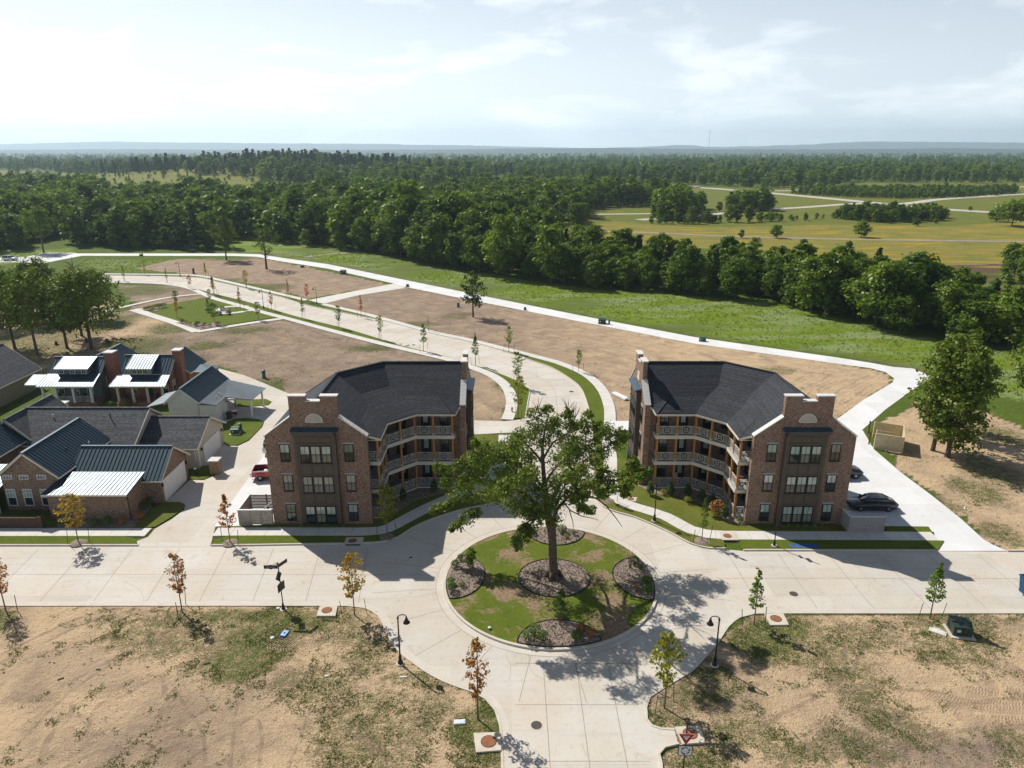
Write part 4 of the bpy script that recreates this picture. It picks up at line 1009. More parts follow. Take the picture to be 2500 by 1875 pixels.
# scattered small trees over the far fields
SCRUB = [(2102, 579, 7.5, 0), (1895, 581, 5.5, 0), (1810, 581, 3.6, 1), (1657, 546, 6, 1), (1687, 546, 9, 1), (1726, 544, 6.5, 0), (1783, 542, 9, 1), (1800, 543, 9.5, 1), (1828, 542, 9, 1), (1855, 541, 5, 0), (1880, 540, 5.5, 0), (1626, 546, 4.5, 0),
         (1756, 516, 6, 0), (1815, 515, 11, 0), (1860, 512, 9, 0), (1880, 510, 7, 0), (1610, 547, 3, 0), (1590, 546, 4, 0), (1745, 543, 4, 0), (1930, 537, 3, 0), (2432, 541, 7.5, 0), (1842, 612, 5, 0), (1960, 620, 5.5, 0), (2070, 618, 4.5, 1), (2235, 552, 4, 0), (2285, 546, 3, 0), (2368, 514, 2.6, 1)]
SC_L = ['small round tree standing alone in the yellow field', 'small dark tree beside the dirt track in the field', 'lowest pale bush beside the dirt track', 'slim pale willow at the field edge', 'broad pale willow at the field edge', 'dark twin-stemmed tree by the pale willows',
        'tall willow of the roadside clump, nearest the dark woods', 'tall middle willow of the roadside clump', 'tall willow of the clump beside the slip road', 'short dark bush next to the tall willows', 'dark bush farthest along the roadside hedge', 'little dark bush at the gravel road', 'round bush on the slope above the slip road',
        'tallest dark tree on the slope above the slip road', 'leaning dark tree on the highway slope', 'small dark tree at the slip road verge', 'tiny bush at the wood corner', 'tiny dark bush next to the wood corner', 'low bush between the two willow groups', 'low scrub bush on the field bank',
        'flat-topped spreading tree at the edge of the far slip road', 'bushy sapling rising behind the thicket', 'rounded sapling rising behind the thicket', 'pale feathery sapling behind the thicket', 'low bush on the bank by the copse', 'small bush at the end of the copse', 'tiny pale bush on the far verge']
for k, (px, py, h, pale) in enumerate(SCRUB):
    g = G(px, py); i = k % 5; cm, tm = WOOD[(0, 2, 3, 6, 4)[i]]
    o = thing('field_tree', SC_L[k], 'tree', g, k * 1.3); s = h / 14; w = s * (1.4 if h < 8 else 1.05)
    if k == 20: w = s * 1.7
    o.scale = (w, w, s); link('trunk', tm, o); c = link('crown', cm, o)
    c.material_slots[0].link = 'OBJECT'; c.material_slots[0].material = M['leaf_scrub'] if pale else M['leaf_wood']
# radio mast on the skyline
g = G(1709, 370); g = Vector((g.x * .5, g.y * .5, 0)); hm = 5200 / g.y
X0 = (1709 - 1250) / FPX * 5200 / math.cos(PITCH) * .945; rm = thing('radio_mast', 'thin lattice radio mast on the far skyline', 'mast', (X0, 5200, 0))
mb = MB(); mb.tube([(X0, 5200, 0), (X0, 5200, 172)], 1.1, 4); mb.build('mast', M['galv'], rm)
for i in range(3):
    mb = MB(); a = i * 2.09; mb.tube([(X0 + 60 * math.cos(a), 5200 + 60 * math.sin(a), 0), (X0, 5200, 150)], .12, 3); mb.build('guy_wire', M['galv'], rm)
# ------------------------------------------------------------------ the two brick apartment buildings
def sash_window():
    """double-hung black window 0.86 x 1.75, its back on the wall plane, facing -y"""
    f = MB(); w, h, d = .93, 1.78, .09
    for x in (-w / 2 + .03, w / 2 - .03): f.b2((x - .03, -d, 0), (x + .03, .02, h))
    for z in (0, h / 2 - .03, h - .06): f.b2((-w / 2 + .06, -d, z), (w / 2 - .06, .02, z + .06))
    f.b2((-.013, -d + .015, .06), (.013, .0, h / 2 - .03)); f.b2((-.013, -d + .015, h / 2 + .03), (.013, .0, h - .06))
    f.b2((-w / 2 - .03, -d - .03, -.05), (w / 2 + .03, .02, 0))
    lo = MB().b2((-w / 2 + .06, -.025, .06), (w / 2 - .06, .01, h / 2 - .03)); up = MB().b2((-w / 2 + .06, -.045, h / 2 + .03), (w / 2 - .06, .01, h - .06))
    return [m.build(n, k) for m, n, k in ((f, 'window', M['frame']), (lo, 'pane', M['glass']), (up, 'pane', M['blind']))]
_w = sash_window(); WIN = [o.data for o in _w]
for o in _w: bpy.data.objects.remove(o)
def put_window(root, loc, rz, upper='blind', lower=None, sc=(1, 1, 1)):
    f = link('window', WIN[0], root, loc, rz); f.scale = sc
    a = link('pane', WIN[1], f); b = link('pane', WIN[2], f)
    if upper != 'blind': b.material_slots[0].link = 'OBJECT'; b.material_slots[0].material = M[upper]
    if lower: a.material_slots[0].link = 'OBJECT'; a.material_slots[0].material = M[lower]
    return f
_rail = {}
def railing_mesh(L):
    k = round(L, 2)
    if k in _rail: return _rail[k]
    m = MB(); h0, h1 = .12, .98; t = .035
    m.b2((0, -.04, h1 - .06), (L, .04, h1)); m.b2((0, -.03, h0), (L, .03, h0 + .06))
    c = L / 2; q = (h1 - h0) / 2 - .03; zc = (h0 + h1) / 2
    n = int((L / 2 - q) / .115)
    for i in range(n):
        for s in (-1, 1):
            x = c + s * (q + .02 + (i + .5) * (L / 2 - q - .02) / n); m.b2((x - .018, -.018, h0 + .06), (x + .018, .018, h1 - .06))
    for s in (-1, 1): m.b2((c + s * q - .022, -.02, h0 + .06), (c + s * q + .022, .02, h1 - .06))
    def bar(x0, z0, x1, z1): m.beam((x0, 0, z0), (x1, 0, z1), t, t)
    i_ = q * .42
    for sx in (-1, 1):
        for sz in (-1, 1): bar(c + sx * (q - .02), zc + sz * (q - .03), c + sx * i_ * .2, zc + sz * i_ * .2)
    for s in (-1, 1):
        bar(c - i_ * 1.3, zc + s * i_, c + i_ * 1.3, zc + s * i_); bar(c + s * i_, zc - i_ * 1.3, c + s * i_, zc + i_ * 1.3)
    o = m.build('railing', M['rail']); me = o.data; bpy.data.objects.remove(o); _rail[k] = me; return me
M['rail'] = mat('cream railing paint', (.52, .485, .42), (.47, .44, .38), 3, .6)
M['deck'] = mat('grey porch boards', (.34, .35, .36), (.28, .29, .30), 3, .7)

def post_mesh(h):
    m = MB(); m.b2((-.1, -.1, .14), (.1, .1, h)); m.b2((-.13, -.13, h - .5), (.13, .13, h - .4)); m.b2((-.135, -.135, h - .14), (.135, .135, h))
    o = m.build('porch_post', M['cedar']); me = o.data; bpy.data.objects.remove(o)
    m = MB(); m.b2((-.14, -.14, 0), (.14, .14, .14)); o = m.build('post_base', M['rail']); mb_ = o.data; bpy.data.objects.remove(o)
    return me, mb_

def apartment(cx, cy, s, label, blinds, seed):
    """s = 1: the wings run towards the camera and to the left; s = -1: to the right.  p runs towards the camera, q along the side wing"""
    root = thing('apartment_building', label, 'building', (cx, cy, 0), 0, 'brick apartment buildings')
    P = lambda q, p, z: Vector((-s * q, -p, z))
    def part(m, name, mats, par=root, **k): return m.build(name, mats, par, local=True, **k)
    mm = MB()
    inner = [(13.3, 4.86), (13.1, 4.86), (13.1, 4.5), (12.5, 4.5), (12.5, 3.8), (5.87, 3.8), (3.8, 5.87), (3.8, 12.5), (4.5, 12.5), (4.5, 13.1), (4.86, 13.1), (4.86, 13.3), (-4.86, 13.3), (-4.86, 2.25), (2.25, -4.86), (13.3, -4.86)]
    mm.extr([P(q, p, 0) for p, q in inner], (0, 0, 9.3)); part(mm, 'wall', M['brick'])
    # stepped parapet gables
    prof = [(-4.9, 0), (4.9, 0), (4.9, 9.5), (2.3, 11.42), (2.3, 13.55), (.70, 13.55), (.70, 13.05), (-.70, 13.05), (-.70, 13.55), (-2.3, 13.55), (-2.3, 11.42), (-4.9, 9.5)]
    for ax in (0, 1):
        Lc = (lambda u, v, z: P(u, v, z)) if ax == 0 else (lambda u, v, z: P(v, u, z))   # u across the gable, v outwards
        vv = Lc(0, 1, 0) - Lc(0, 0, 0); uu = Lc(1, 0, 0) - Lc(0, 0, 0)
        face = math.atan2(vv.y, vv.x) + math.pi / 2       # rotation that turns -y to the outward side
        m = MB(); m.extr([Lc(u, 13.25, z) for u, z in prof], vv * .5); part(m, 'gable_wall', M['brick'])
        # pale coping stones along the shoulders and the parapet tops
        for sg in (-1, 1):
            a0, a1 = Vector((4.98, 9.46)), Vector((2.31, 11.46)); n = 8
            for i in range(n):
                b0, b1 = a0.lerp(a1, (i + .03) / n), a0.lerp(a1, (i + .97) / n)
                m = MB(); m.extr([Lc(sg * b0.x, 13.17, b0.y + .01), Lc(sg * b1.x, 13.17, b1.y + .01), Lc(sg * b1.x, 13.17, b1.y + .13), Lc(sg * b0.x, 13.17, b0.y + .13)], vv * .66); part(m, 'coping_stone', M['coping'])
            m = MB(); lo = Lc(sg * .66, 13.17, 13.552); hi = Lc(sg * 2.36, 13.83, 13.66); m.b2(lo, hi); part(m, 'coping_stone', M['coping'])
        m = MB(); m.b2(Lc(-.695, 13.17, 13.052), Lc(.695, 13.83, 13.13)); part(m, 'coping_stone', M['coping'])
        # brown panelled bay
        m = MB(); m.b2(Lc(-1.98, 13.7, 0), Lc(1.98, 14.2, 9.75))
        m.extr([Lc(-1.98, 13.75, 9.75), Lc(-1.98, 14.2, 9.75), Lc(-2.2, 14.46, 10.2), Lc(-2.2, 13.75, 10.2)], uu * 3.96)
        bay = part(m, 'bay', M['bay'])
        m = MB(); m.extr([Lc(-2.26, 13.74, 10.2), Lc(-2.26, 14.52, 10.2), Lc(-2.26, 14.52, 10.25), Lc(-2.26, 13.74, 10.46)], uu * 4.52); part(m, 'bay_roof', M['cap'])
        m = MB()
        for z0, z1 in ((9.05, 9.5), (5.75, 6.7), (2.55, 3.5)):
            for i in (-1, 0, 1):
                c = i * 1.02
                for x in (c - .46, c + .46): m.b2(Lc(x - .03, 14.2, z0), Lc(x + .03, 14.235, z1))
                for z in (z0, z1): m.b2(Lc(c - .46, 14.2, z - .03), Lc(c + .46, 14.233, z + .03))
            for z in (z0 - .14, z1 + .12): m.b2(Lc(-1.98, 14.2, z - .05), Lc(1.98, 14.25, z + .05))
        for x in (-1.86, 1.86): m.b2(Lc(x - .12, 14.2, 0), Lc(x + .12, 14.24, 9.75))
        part(m, 'panel_moulding', M['bay'], bay)
        # windows: three to a floor in the bay, one each side with a cast lintel
        rr = random.Random(seed + ax)
        for fl, z in enumerate((.55, 3.75, 6.95)):
            bl = blinds[fl]
            for i in (-1, 0, 1): put_window(root, Lc(i * 1.02, 14.205, z), face, bl if rr.random() < .8 else 'blind', None if rr.random() < .7 else 'blind_c')
            for u in (-3.08, 3.08):
                put_window(root, Lc(u, 13.755, z), face, bl if rr.random() < .6 else 'blind_c')
                m = MB(); m.b2(Lc(u - .56, 13.74, z + 1.77), Lc(u + .56, 13.80, z + 1.97)); part(m, 'lintel', M['lintel'])
        # half-round louvre
        pts = [(math.cos(t) * .82, 11.0 + math.sin(t) * .82) for t in [math.pi * k / 16 for k in range(17)]]
        m = MB(); m.extr([Lc(u, 13.74, z) for u, z in pts], vv * .03)
        lv = part(m, 'louvre', M['siding'])
        m = MB()
        for (u0, z0), (u1, z1) in zip(pts, pts[1:]): m.beam(Lc(u0, 13.78, z0), Lc(u1, 13.78, z1), .09, .09)
        m.beam(Lc(-.86, 13.78, 11.0), Lc(.86, 13.78, 11.0), .09, .09); part(m, 'louvre_trim', M['trim'], lv)
        for i in range(7):
            z = 11.09 + i * .1; hw = math.sqrt(max(.01, .82 ** 2 - (z - 10.95) ** 2)) - .03
            m = MB(); m.b2(Lc(-hw, 13.77, z), Lc(hw, 13.79, z + .05)); part(m, 'slat', M['siding'], lv)
    # roof: two wings bent through 45 degrees, with the lower slope of the porches
    A = lambda p, q, z: P(q, p, z); B = lambda p, q, z: P(p, q, z)
    K1 = (2.757, 5.44, 10.965); K2 = (3.8, 6.79, 10.214); E1 = (6.0, 8.6, 8.95); V4 = (3.8, 10.9, 10.214); V5 = (6.0, 12.75, 8.95); V6 = (4.95, 13.1, 9.386); V7 = (4.95, 13.26, 9.386); V8 = (0, 13.26, 12.95); RR = (0, 4.3, 12.95)
    O1 = (-4.95, 2.25, 9.386); O2 = (-4.95, 13.26, 9.386)
    th = Vector((0, 0, -.14))
    m = MB()
    def slab(pts): m.extr(pts, th)
    for X in (A, B):
        slab([X(*v) for v in (RR, V8, V7, V6, V4, K2, K1)]); slab([X(*v) for v in (V4, V6, V5)]); slab([X(*v) for v in (K2, V4, V5, E1)])
        slab([X(*v) for v in (RR, O1, O2, V8)])
    slab([A(*RR), B(*RR), B(*K1), A(*K1)]); slab([A(*K1), B(*K1), B(*K2), B(*E1), A(*E1), A(*K2)]); slab([A(*RR), B(*RR), B(*O1), A(*O1)])
    roof = part(m, 'roof', M['shingle'])
    for X in (A, B):
        for a, b, w_ in (((0, 4.3, 12.97), (0, 13.2, 12.97), .3), (RR, O1, .28), (V4, V5, .24)): MB().beam(X(*a), X(*b), w_, .05).build('ridge_cap', M['shingle'], roof, local=True)
    MB().beam(A(0, 4.3, 12.97), B(0, 4.3, 12.97), .3, .05).build('ridge_cap', M['shingle'], roof, local=True)
    # cream eaves, gutters and porch ceiling
    m = MB()
    ev = [V7, V6, V5, E1]
    dn = Vector((0, 0, -.17))
    for X in (A, B):
        for a, b in zip(ev, ev[1:]): m.beam(X(*a) + dn, X(*b) + dn, .12, .2)
    m.beam(A(*E1) + dn, B(*E1) + dn, .12, .2); part(m, 'gutter', M['trim'])
    m = MB(); cl = [(5.9, 12.7), (5.9, 8.58), (8.58, 5.9), (12.7, 5.9), (12.7, 3.7), (5.8, 3.7), (3.7, 5.8), (3.7, 12.7)]
    m.extr([P(q, p, 8.62) for p, q in cl], (0, 0, .1)); part(m, 'porch_ceiling', M['trim'])
    for X in (A, B):
        m = MB(); m.tube([X(4.6, 13.17, 9.25), X(4.6, 13.17, .1)], .05, 6); part(m, 'downpipe', M['bay'])
    # porches on three floors
    posts = [(5.6, 12.4), (5.6, 10.35), (5.6, 8.35), (6.975, 6.975), (8.35, 5.6), (10.35, 5.6), (12.4, 5.6)]
    for fl, z in enumerate((.32, 3.35, 6.40)):
        dk = [(5.82, 12.65), (5.82, 8.43), (8.43, 5.82), (12.65, 5.82), (12.65, 3.8), (5.87, 3.8), (3.8, 5.87), (3.8, 12.65)]
        m = MB(); m.extr([P(q, p, z - .06) for p, q in dk], (0, 0, .06)); fl_ = part(m, 'porch_floor', M['deck'])
        m = MB(); k2 = [(5.74, 12.6), (5.74, 8.40), (8.40, 5.74), (12.6, 5.74)]
        hh = .36 if fl else .3
        for a, b in zip(k2, k2[1:]): m.beam(P(a[1], a[0], z - .06 - hh / 2), P(b[1], b[0], z - .06 - hh / 2), .2, hh)
        for e0, e1 in (((5.72, 12.55), (4.4, 12.55)), ((12.55, 5.72), (12.55, 4.4))): m.beam(P(e0[1], e0[0], z - .06 - hh / 2), P(e1[1], e1[0], z - .06 - hh / 2), .18, hh - .01)
        part(m, 'porch_beam', M['trim'])
        H_ = (8.66 if fl == 2 else (3.35, 6.40)[fl] - .06 - .36) - z if fl < 2 or True else 0
        pm, pb = PM[0] if fl == 2 else PM[1]
        for p, q in posts:
            rz = math.pi / 4 if (p, q) == (6.975, 6.975) else 0
            o = link('porch_post', pm, root, P(q, p, z), rz); link('post_base', pb, o)
        runs = list(zip(posts, posts[1:])) + [(posts[0], (4.5, 12.4)), (posts[-1], (12.4, 4.5))]
        for i, (a, b) in enumerate(runs):
            if fl == 0 and i == 0: pass
            pa, pbb = P(a[1], a[0], z), P(b[1], b[0], z); d = pbb - pa; L = d.length - .24
            st = pa + d.normalized() * .12
            link('railing', railing_mesh(L), root, st, math.atan2(d.y, d.x))
        # doors and windows along the back of the porch
        zw = z + .35
        f_c = 0.0; f_a = math.atan2(P(1, 0, 0).y, P(1, 0, 0).x) + math.pi / 2
        put_window(root, P(11.35, 3.8, zw), f_c, 'blind_c'); put_window(root, P(3.8, 11.3, zw), f_a, 'glass'); put_window(root, P(3.8, 9.6, zw), f_a, 'glass')
        diag = P(1, 1, 0).normalized(); f_d = math.atan2(diag.y, diag.x) + math.pi / 2
        put_window(root, P(4.835, 4.835, zw), f_d, 'glass')
        for loc, fc in ((P(9.3, 3.8, z), f_c), (P(3.8, 7.4, z), f_a), (P(6.6, 3.8, z), f_c)):
            d_ = link('porch_door', DOOR[0], root, loc, fc); g_ = link('pane', DOOR[1], d_)
    return root
PM = [post_mesh(8.66 - 6.40), post_mesh(3.35 - .06 - .36 - .32)]
m = MB(); m.b2((-.52, -.07, 0), (.52, .02, 2.25)); a_ = m.build('porch_door', M['door']); m = MB(); m.b2((-.24, -.085, .75), (.24, -.03, 2.0)); b_ = m.build('pane', M['doorglass'])
DOOR = (a_.data, b_.data); bpy.data.objects.remove(a_); bpy.data.objects.remove(b_)
apt_r = apartment(28.1, 77.4, 1, 'three storey brick apartments on the right, porches facing the roundabout and parking beside them', ('blind', 'blind_b', 'blind'), 5)
apt_l = apartment(-18.8, 77.4, -1, 'three storey brick apartments on the left, between the driveway and the roundabout', ('blind_b', 'blind_c', 'blind_b'), 9)
# ------------------------------------------------------------------ houses on the left
def gable_volume(root, axis, a0, a1, c, hw, ze, zr, wall, roof, trim='trim', oh=.32, oe=.4, seams=True, z0=0.0, walls=True, cut=None, roofname='roof'):
    """a gabled block: ridge along axis ('x' or 'y') from a0 to a1 at c; hw to the eaves line, ze / zr heights of eave and ridge edge"""
    Pt = (lambda a, u, z: Vector((a, c + u, z))) if axis == 'x' else (lambda a, u, z: Vector((c + u, a, z)))
    sl = (zr - ze) / hw; w = hw - oe
    if walls:
        m = MB(); zt = ze + sl * oe - .1
        pts = [(-w, z0), (w, z0), (w, zt), (0, zr - .16), (-w, zt)]
        e = Pt(1, 0, 0) - Pt(0, 0, 0)
        m.extr([Pt(a0 + oh, u, z) for u, z in pts], e * (a1 - a0 - 2 * oh)); m.build('wall', M[wall], root)
    r = None
    m = MB()
    for s in (-1, 1):
        m2 = [Pt(a0, 0, zr), Pt(a1, 0, zr), Pt(a1, s * hw, ze), Pt(a0, s * hw, ze)]
        m.extr(m2, (0, 0, -.12))
    r = m.build(roofname, M[roof], root)
    if seams:
        m = MB(); n = max(2, int(abs(a1 - a0) / .42)); 
        for i in range(n + 1):
            a = a0 + (a1 - a0) * i / n
            for s in (-1, 1): m.beam(Pt(a, s * .02, zr + .03), Pt(a, s * (hw - .01), ze + .03), .045, .055)
        q = m.build('standing_seam', M[roof], r); q['kind'] = 'stuff'
    m = MB(); m.beam(Pt(a0, 0, zr + .015), Pt(a1, 0, zr + .015), .3, .06); m.build('ridge_cap', M[roof], r)
    for a in (a0, a1):
        for s in (-1, 1): MB().beam(Pt(a, 0, zr - .13), Pt(a, s * hw, ze - .13), .06, .22).build('bargeboard', M[trim], r)
    for s in (-1, 1):
        m = MB(); m.beam(Pt(a0, s * hw, ze - .1), Pt(a1, s * hw, ze - .1), .12, .13); m.build('gutter', M[trim], r)
    return r
def shed(root, pts, roof, trim='trim', seams=True, name='porch_roof', th=.12, n=None):
    """a single slope: pts = low-left, low-right, high-right, high-left"""
    m = MB(); m.extr(pts, (0, 0, -th)); r = m.build(name, M[roof], root); p = [Vector(q) for q in pts]
    if seams:
        m = MB(); n = n or max(2, int((p[1] - p[0]).length / .42)); up = Vector((0, 0, .03))
        for i in range(n + 1): t = i / n; m.beam(p[0].lerp(p[1], t) + up, p[3].lerp(p[2], t) + up, .045, .055)
        q = m.build('standing_seam', M[roof], r); q['kind'] = 'stuff'
    m = MB(); m.beam(p[0] + Vector((0, 0, -th / 2)), p[1] + Vector((0, 0, -th / 2)), .1, .16); m.build('fascia', M[trim], r)
    return r
def housewin(root, c, w, h, rz=0.0, cols=3, rows=4, upper=None, frame='white'):
    """a white divided window on a wall facing -y (turned by rz), c = bottom centre"""
    f = MB(); t = .07
    for x in (-w / 2 + t / 2, w / 2 - t / 2): f.b2((x - t / 2, -.07, 0), (x + t / 2, .02, h))
    for z in (0, h - t): f.b2((-w / 2 + t, -.07, z), (w / 2 - t, .02, z + t))
    half = rows > 2
    if half: f.b2((-w / 2 + t, -.06, h / 2 - .03), (w / 2 - t, .0, h / 2 + .03))
    zlo = h / 2 + .03 if half else t
    for i in range(1, cols): x = -w / 2 + w * i / cols; f.b2((x - .018, -.05, zlo), (x + .018, 0, h - t))
    nr = rows // 2 if half else rows
    for i in range(1, nr): z = zlo + (h - zlo) * i / nr; f.b2((-w / 2 + t, -.048, z - .018), (w / 2 - t, 0, z + .018))
    o = f.build('window', M[frame], root, local=True); o.location = Vector(c) - root.location; o.rotation_euler = (0, 0, rz)
    if half:
        m = MB().b2((-w / 2 + t, -.03, zlo), (w / 2 - t, .01, h - t)); m.build('pane', M[upper or 'blind'], o, local=True)
        m = MB().b2((-w / 2 + t, -.02, t), (w / 2 - t, .01, h / 2 - .03)); m.build('pane', M['glass'], o, local=True)
    else:
        m = MB().b2((-w / 2 + t, -.03, t), (w / 2 - t, .01, h - t)); m.build('pane', M[upper or 'glass'], o, local=True)
    return o
def garage_door(root, c, w, h, rz):
    m = MB(); m.b2((-w / 2, -.05, 0), (w / 2, .02, h)); o = m.build('garage_door', M['white'], root, local=True); o.location = Vector(c) - root.location; o.rotation_euler = (0, 0, rz)
    n = 4
    for i in range(n):
        for k in range(8):
            pw = w / 8; x = -w / 2 + pw * (k + .5); z0 = h * i / n + .07; z1 = h * (i + 1) / n - .07
            mm = MB(); mm.b2((x - pw / 2 + .06, -.065, z0), (x + pw / 2 - .06, -.04, z1)); mm.build('panel', M['white'], o, local=True)
    fr = MB()
    for x in (-w / 2 - .07, w / 2 + .07): fr.b2((x - .07, -.07, 0), (x + .07, .02, h + .14))
    fr.b2((-w / 2, -.07, h), (w / 2, .02, h + .14)); q = fr.build('door_frame', M['white'], root, local=True)
    q.location = o.location; q.rotation_euler = o.rotation_euler
    return o
def lantern(root, c):
    m = MB(); m.lathe([(.02, .35), (.11, .3), (.09, .0), (.03, -.06)], c, 6); m.build('wall_lantern', M['steel'], root)
def boxpart(root, name, lo, hi, m): return MB().b2(lo, hi).build(name, M[m], root)
def vent(root, x, y, z, m='white', h=.35): return MB().tube([(x, y, z - .3), (x, y, z + h)], .06, 6).build('roof_vent', M[m], root)

# --- brick house with the blue metal roofs (nearest)
hA = thing('brick_house', 'brown brick house with dark blue metal roofs and glinting lean-to by the street', 'house', (-45, 69, 0))
gable_volume(hA, 'y', 66.4, 76.45, -49.4, 3.3, 3.88, 6.58, 'brick_house', 'metal')
gable_volume(hA, 'x', -46.4, -36.55, 71.35, 3.55, 2.80, 5.28, 'brick_house', 'metal')
boxpart(hA, 'wall', (-46.6, 64.75, 0), (-38.6, 68.2, 2.84), 'brick_house')
shed(hA, [(-46.9, 64.35, 2.93), (-38.35, 64.35, 2.93), (-38.35, 68.3, 3.62), (-46.4, 68.3, 3.62)], 'metal')
MB().extr([(-38.6, 64.8, 2.8), (-38.6, 68.2, 2.8), (-38.6, 68.2, 3.45)], (-.2, 0, 0)).build('wall', M['brick_house'], hA)
gable_volume(hA, 'y', 63.0, 76.4, -59.0, 3.3, 3.9, 6.6, 'brick_house', 'metal')
shed(hA, [(-55.9, 66.3, 2.7), (-52.4, 66.3, 2.7), (-52.4, 70.5, 3.5), (-55.9, 70.5, 3.5)], 'metal')
for x in (-51.6, -49.9, -48.1):
    housewin(hA, (x, 66.71, .55), .95, 1.9, 0, 3, 4)
    housewin(hA, (x, 66.71, 3.55), .95, .5, 0, 3, 2)
housewin(hA, (-43.9, 64.74, 2.0), 1.1, .5, 0, 3, 2)
garage_door(hA, (-36.86, 71.2, 0), 4.9, 2.35, R(90))
lantern(hA, (-36.75, 68.4, 1.9)); lantern(hA, (-36.75, 74.1, 1.9))
for x, y, z in ((-47.6, 70.6, 5.1), (-46.9, 73.5, 4.6)): vent(hA, x, y, z, 'white' if y > 73 else 'steel', .3)
MB().tube([(-38.5, 64.65, 2.8), (-38.5, 64.65, .1)], .05, 6).build('downpipe', M['frame'], hA)
for i in range(5): boxpart(hA, 'screen_post', (-56.0 + i * .85, 65.9, 0), (-55.92 + i * .85, 65.98, 2.6), 'white')
boxpart(hA, 'screen_panel', (-56, 66.05, 0), (-52.6, 66.1, 2.6), 'glass')
fn = thing('brick_fence', 'low dark brick wall along the front of the metal-roofed brick house', 'fence', (-49.5, 62.9, 0))
M['darkbrick'] = brick('dark garden brick', (.085, .05, .036), (.11, .07, .05), (.04, .026, .02))
boxpart(fn, 'panel', (-57, 62.85, 0), (-46.6, 63.05, 1.2), 'darkbrick')
for x in (-46.45, -51.5): boxpart(fn, 'post', (x - .2, 62.75, 0), (x + .2, 63.15, 1.35), 'darkbrick')
# --- grey shingled house behind it
hB = thing('shingled_house', 'cream house with broad grey shingle roofs behind the metal-roofed brick house', 'house', (-48, 80, 0))
gable_volume(hB, 'x', -58.0, -43.1, 80.2, 4.6, 3.5, 6.45, 'siding', 'shingle_grey', seams=False)
gable_volume(hB, 'x', -44.5, -36.35, 80.75, 4.35, 2.72, 5.12, 'siding', 'shingle_grey', seams=False)
gable_volume(hB, 'y', 76.2, 85.2, -57.8, 2.95, 3.65, 6.43, 'siding', 'shingle_grey', seams=False)
garage_door(hB, (-36.66, 80.9, 0), 4.6, 2.2, R(90))
lantern(hB, (-36.55, 77.9, 1.9)); lantern(hB, (-36.55, 84.0, 1.9))
boxpart(hB, 'corner_board', (-36.75, 77.0, 0), (-36.58, 77.2, 2.7), 'white'); MB().tube([(-36.9, 76.75, 2.6), (-36.9, 76.9, .1)], .06, 6).build('downpipe', M['white'], hB)
boxpart(hB, 'chimney', (-58.9, 86.3, 0), (-57.5, 87.5, 4.5), 'lintel'); boxpart(hB, 'chimney_cap', (-59.05, 86.15, 4.5), (-57.35, 87.65, 4.68), 'coping')
vent(hB, -47.2, 78.9, 5.7, 'steel', .6); vent(hB, -54, 79, 5.8, 'white', .25)
boxpart(hB, 'wall', (-55.2, 76.5, 0), (-46, 78.5, 3.3), 'siding')
# --- grey cottage with white porch
def cottage(root, x0, x1, wall, dormw, dx, posts, rail, post_m, trim, dh=0.0):
    yr, zr = 103.6, 6.05 + dh
    gable_volume(root, 'x', x0, x1, yr, 2.6, 4.0 + dh * .5, zr, wall, 'metal', trim)
    shed(root, [(x0 - .3, 98.4, 3.06), (x1 + .3, 98.4, 3.06), (x1 + .02, 101.15, 4.12), (x0 - .02, 101.15, 4.12)], 'metal', trim)
    # dormer
    a, b = dx; f = 100.9
    boxpart(root, 'dormer_wall', (a + .25, f, 4.1), (b - .25, f + 1.6, 5.05), dormw)
    shed(root, [(a, f - .35, 5.05), (b, f - .35, 5.05), (b, 103.5, 6.12 + dh), (a, 103.5, 6.12 + dh)], 'metal', trim, name='dormer_roof')
    n = 3; w = min(.75, (b - a - .9) / 3)
    for i in range(3): housewin(root, ((a + b) / 2 + (i - 1) * ((b - a - 1.1) / 2.35 if dh == 0 else w + .03), f - .01, 4.22), w, .72, 0, 2, 2, frame=trim if trim == 'white' else 'trim')
    boxpart(root, 'porch_floor', (x0 - .1, 98.7, 0), (x1 + .1, 101.2, .45), 'brick_red'); boxpart(root, 'porch_beam', (x0 - .1, 98.75, 2.72), (x1 + .1, 98.95, 2.98), trim)
    for x in posts: boxpart(root, 'porch_post', (x - .14, 98.72, .45), (x + .14, 99.0, 2.72), post_m)
    if rail:
        for p, q in zip(posts, posts[1:]): link('railing', railing_mesh(q - p - .28), root, Vector((p + .14, 98.86, .45)) - root.location)
hC = thing('cottage', 'grey cottage with a white railed porch and wide glinting dormer', 'house', (-64.7, 100, 0))
cottage(hC, -68.6, -60.9, 'grey_siding', 'grey_siding', (-67.2, -62.2), (-68.3, -66.4, -63.9, -61.3), True, 'white', 'white')
for x in (-67.2, -65.0, -62.9): housewin(hC, (x, 101.38, .9), .9, 1.7, 0, 2, 4)
housewin(hC, (-61.2, 103.4, 1.4), .95, 1.8, R(90), 2, 4)
boxpart(hC, 'chimney', (-60.95, 102.9, 0), (-59.6, 104.3, 6.75), 'brick_red'); boxpart(hC, 'chimney_cap', (-61.05, 102.8, 6.75), (-59.5, 104.4, 6.9), 'coping')
gable_volume(hC, 'y', 104.5, 111.5, -62.9, 4.0, 3.2, 6.0, 'grey_siding', 'metal', 'trim')
shed(hC, [(-71.3, 99.6, 2.9), (-68.8, 99.6, 2.9), (-68.8, 102, 3.7), (-71.3, 102, 3.7)], 'metal', 'white')
vent(hC, -60.6, 108, 4.7, 'galv', .3)
hD = thing('brick_cottage', 'red brick cottage with cream porch posts and small grey dormer', 'house', (-54.3, 100, 0))
cottage(hD, -58.0, -50.5, 'brick_red', 'lintel', (-56.7, -52.9), (-57.4, -55.2, -53.1, -50.9), False, 'trim', 'trim', .3)
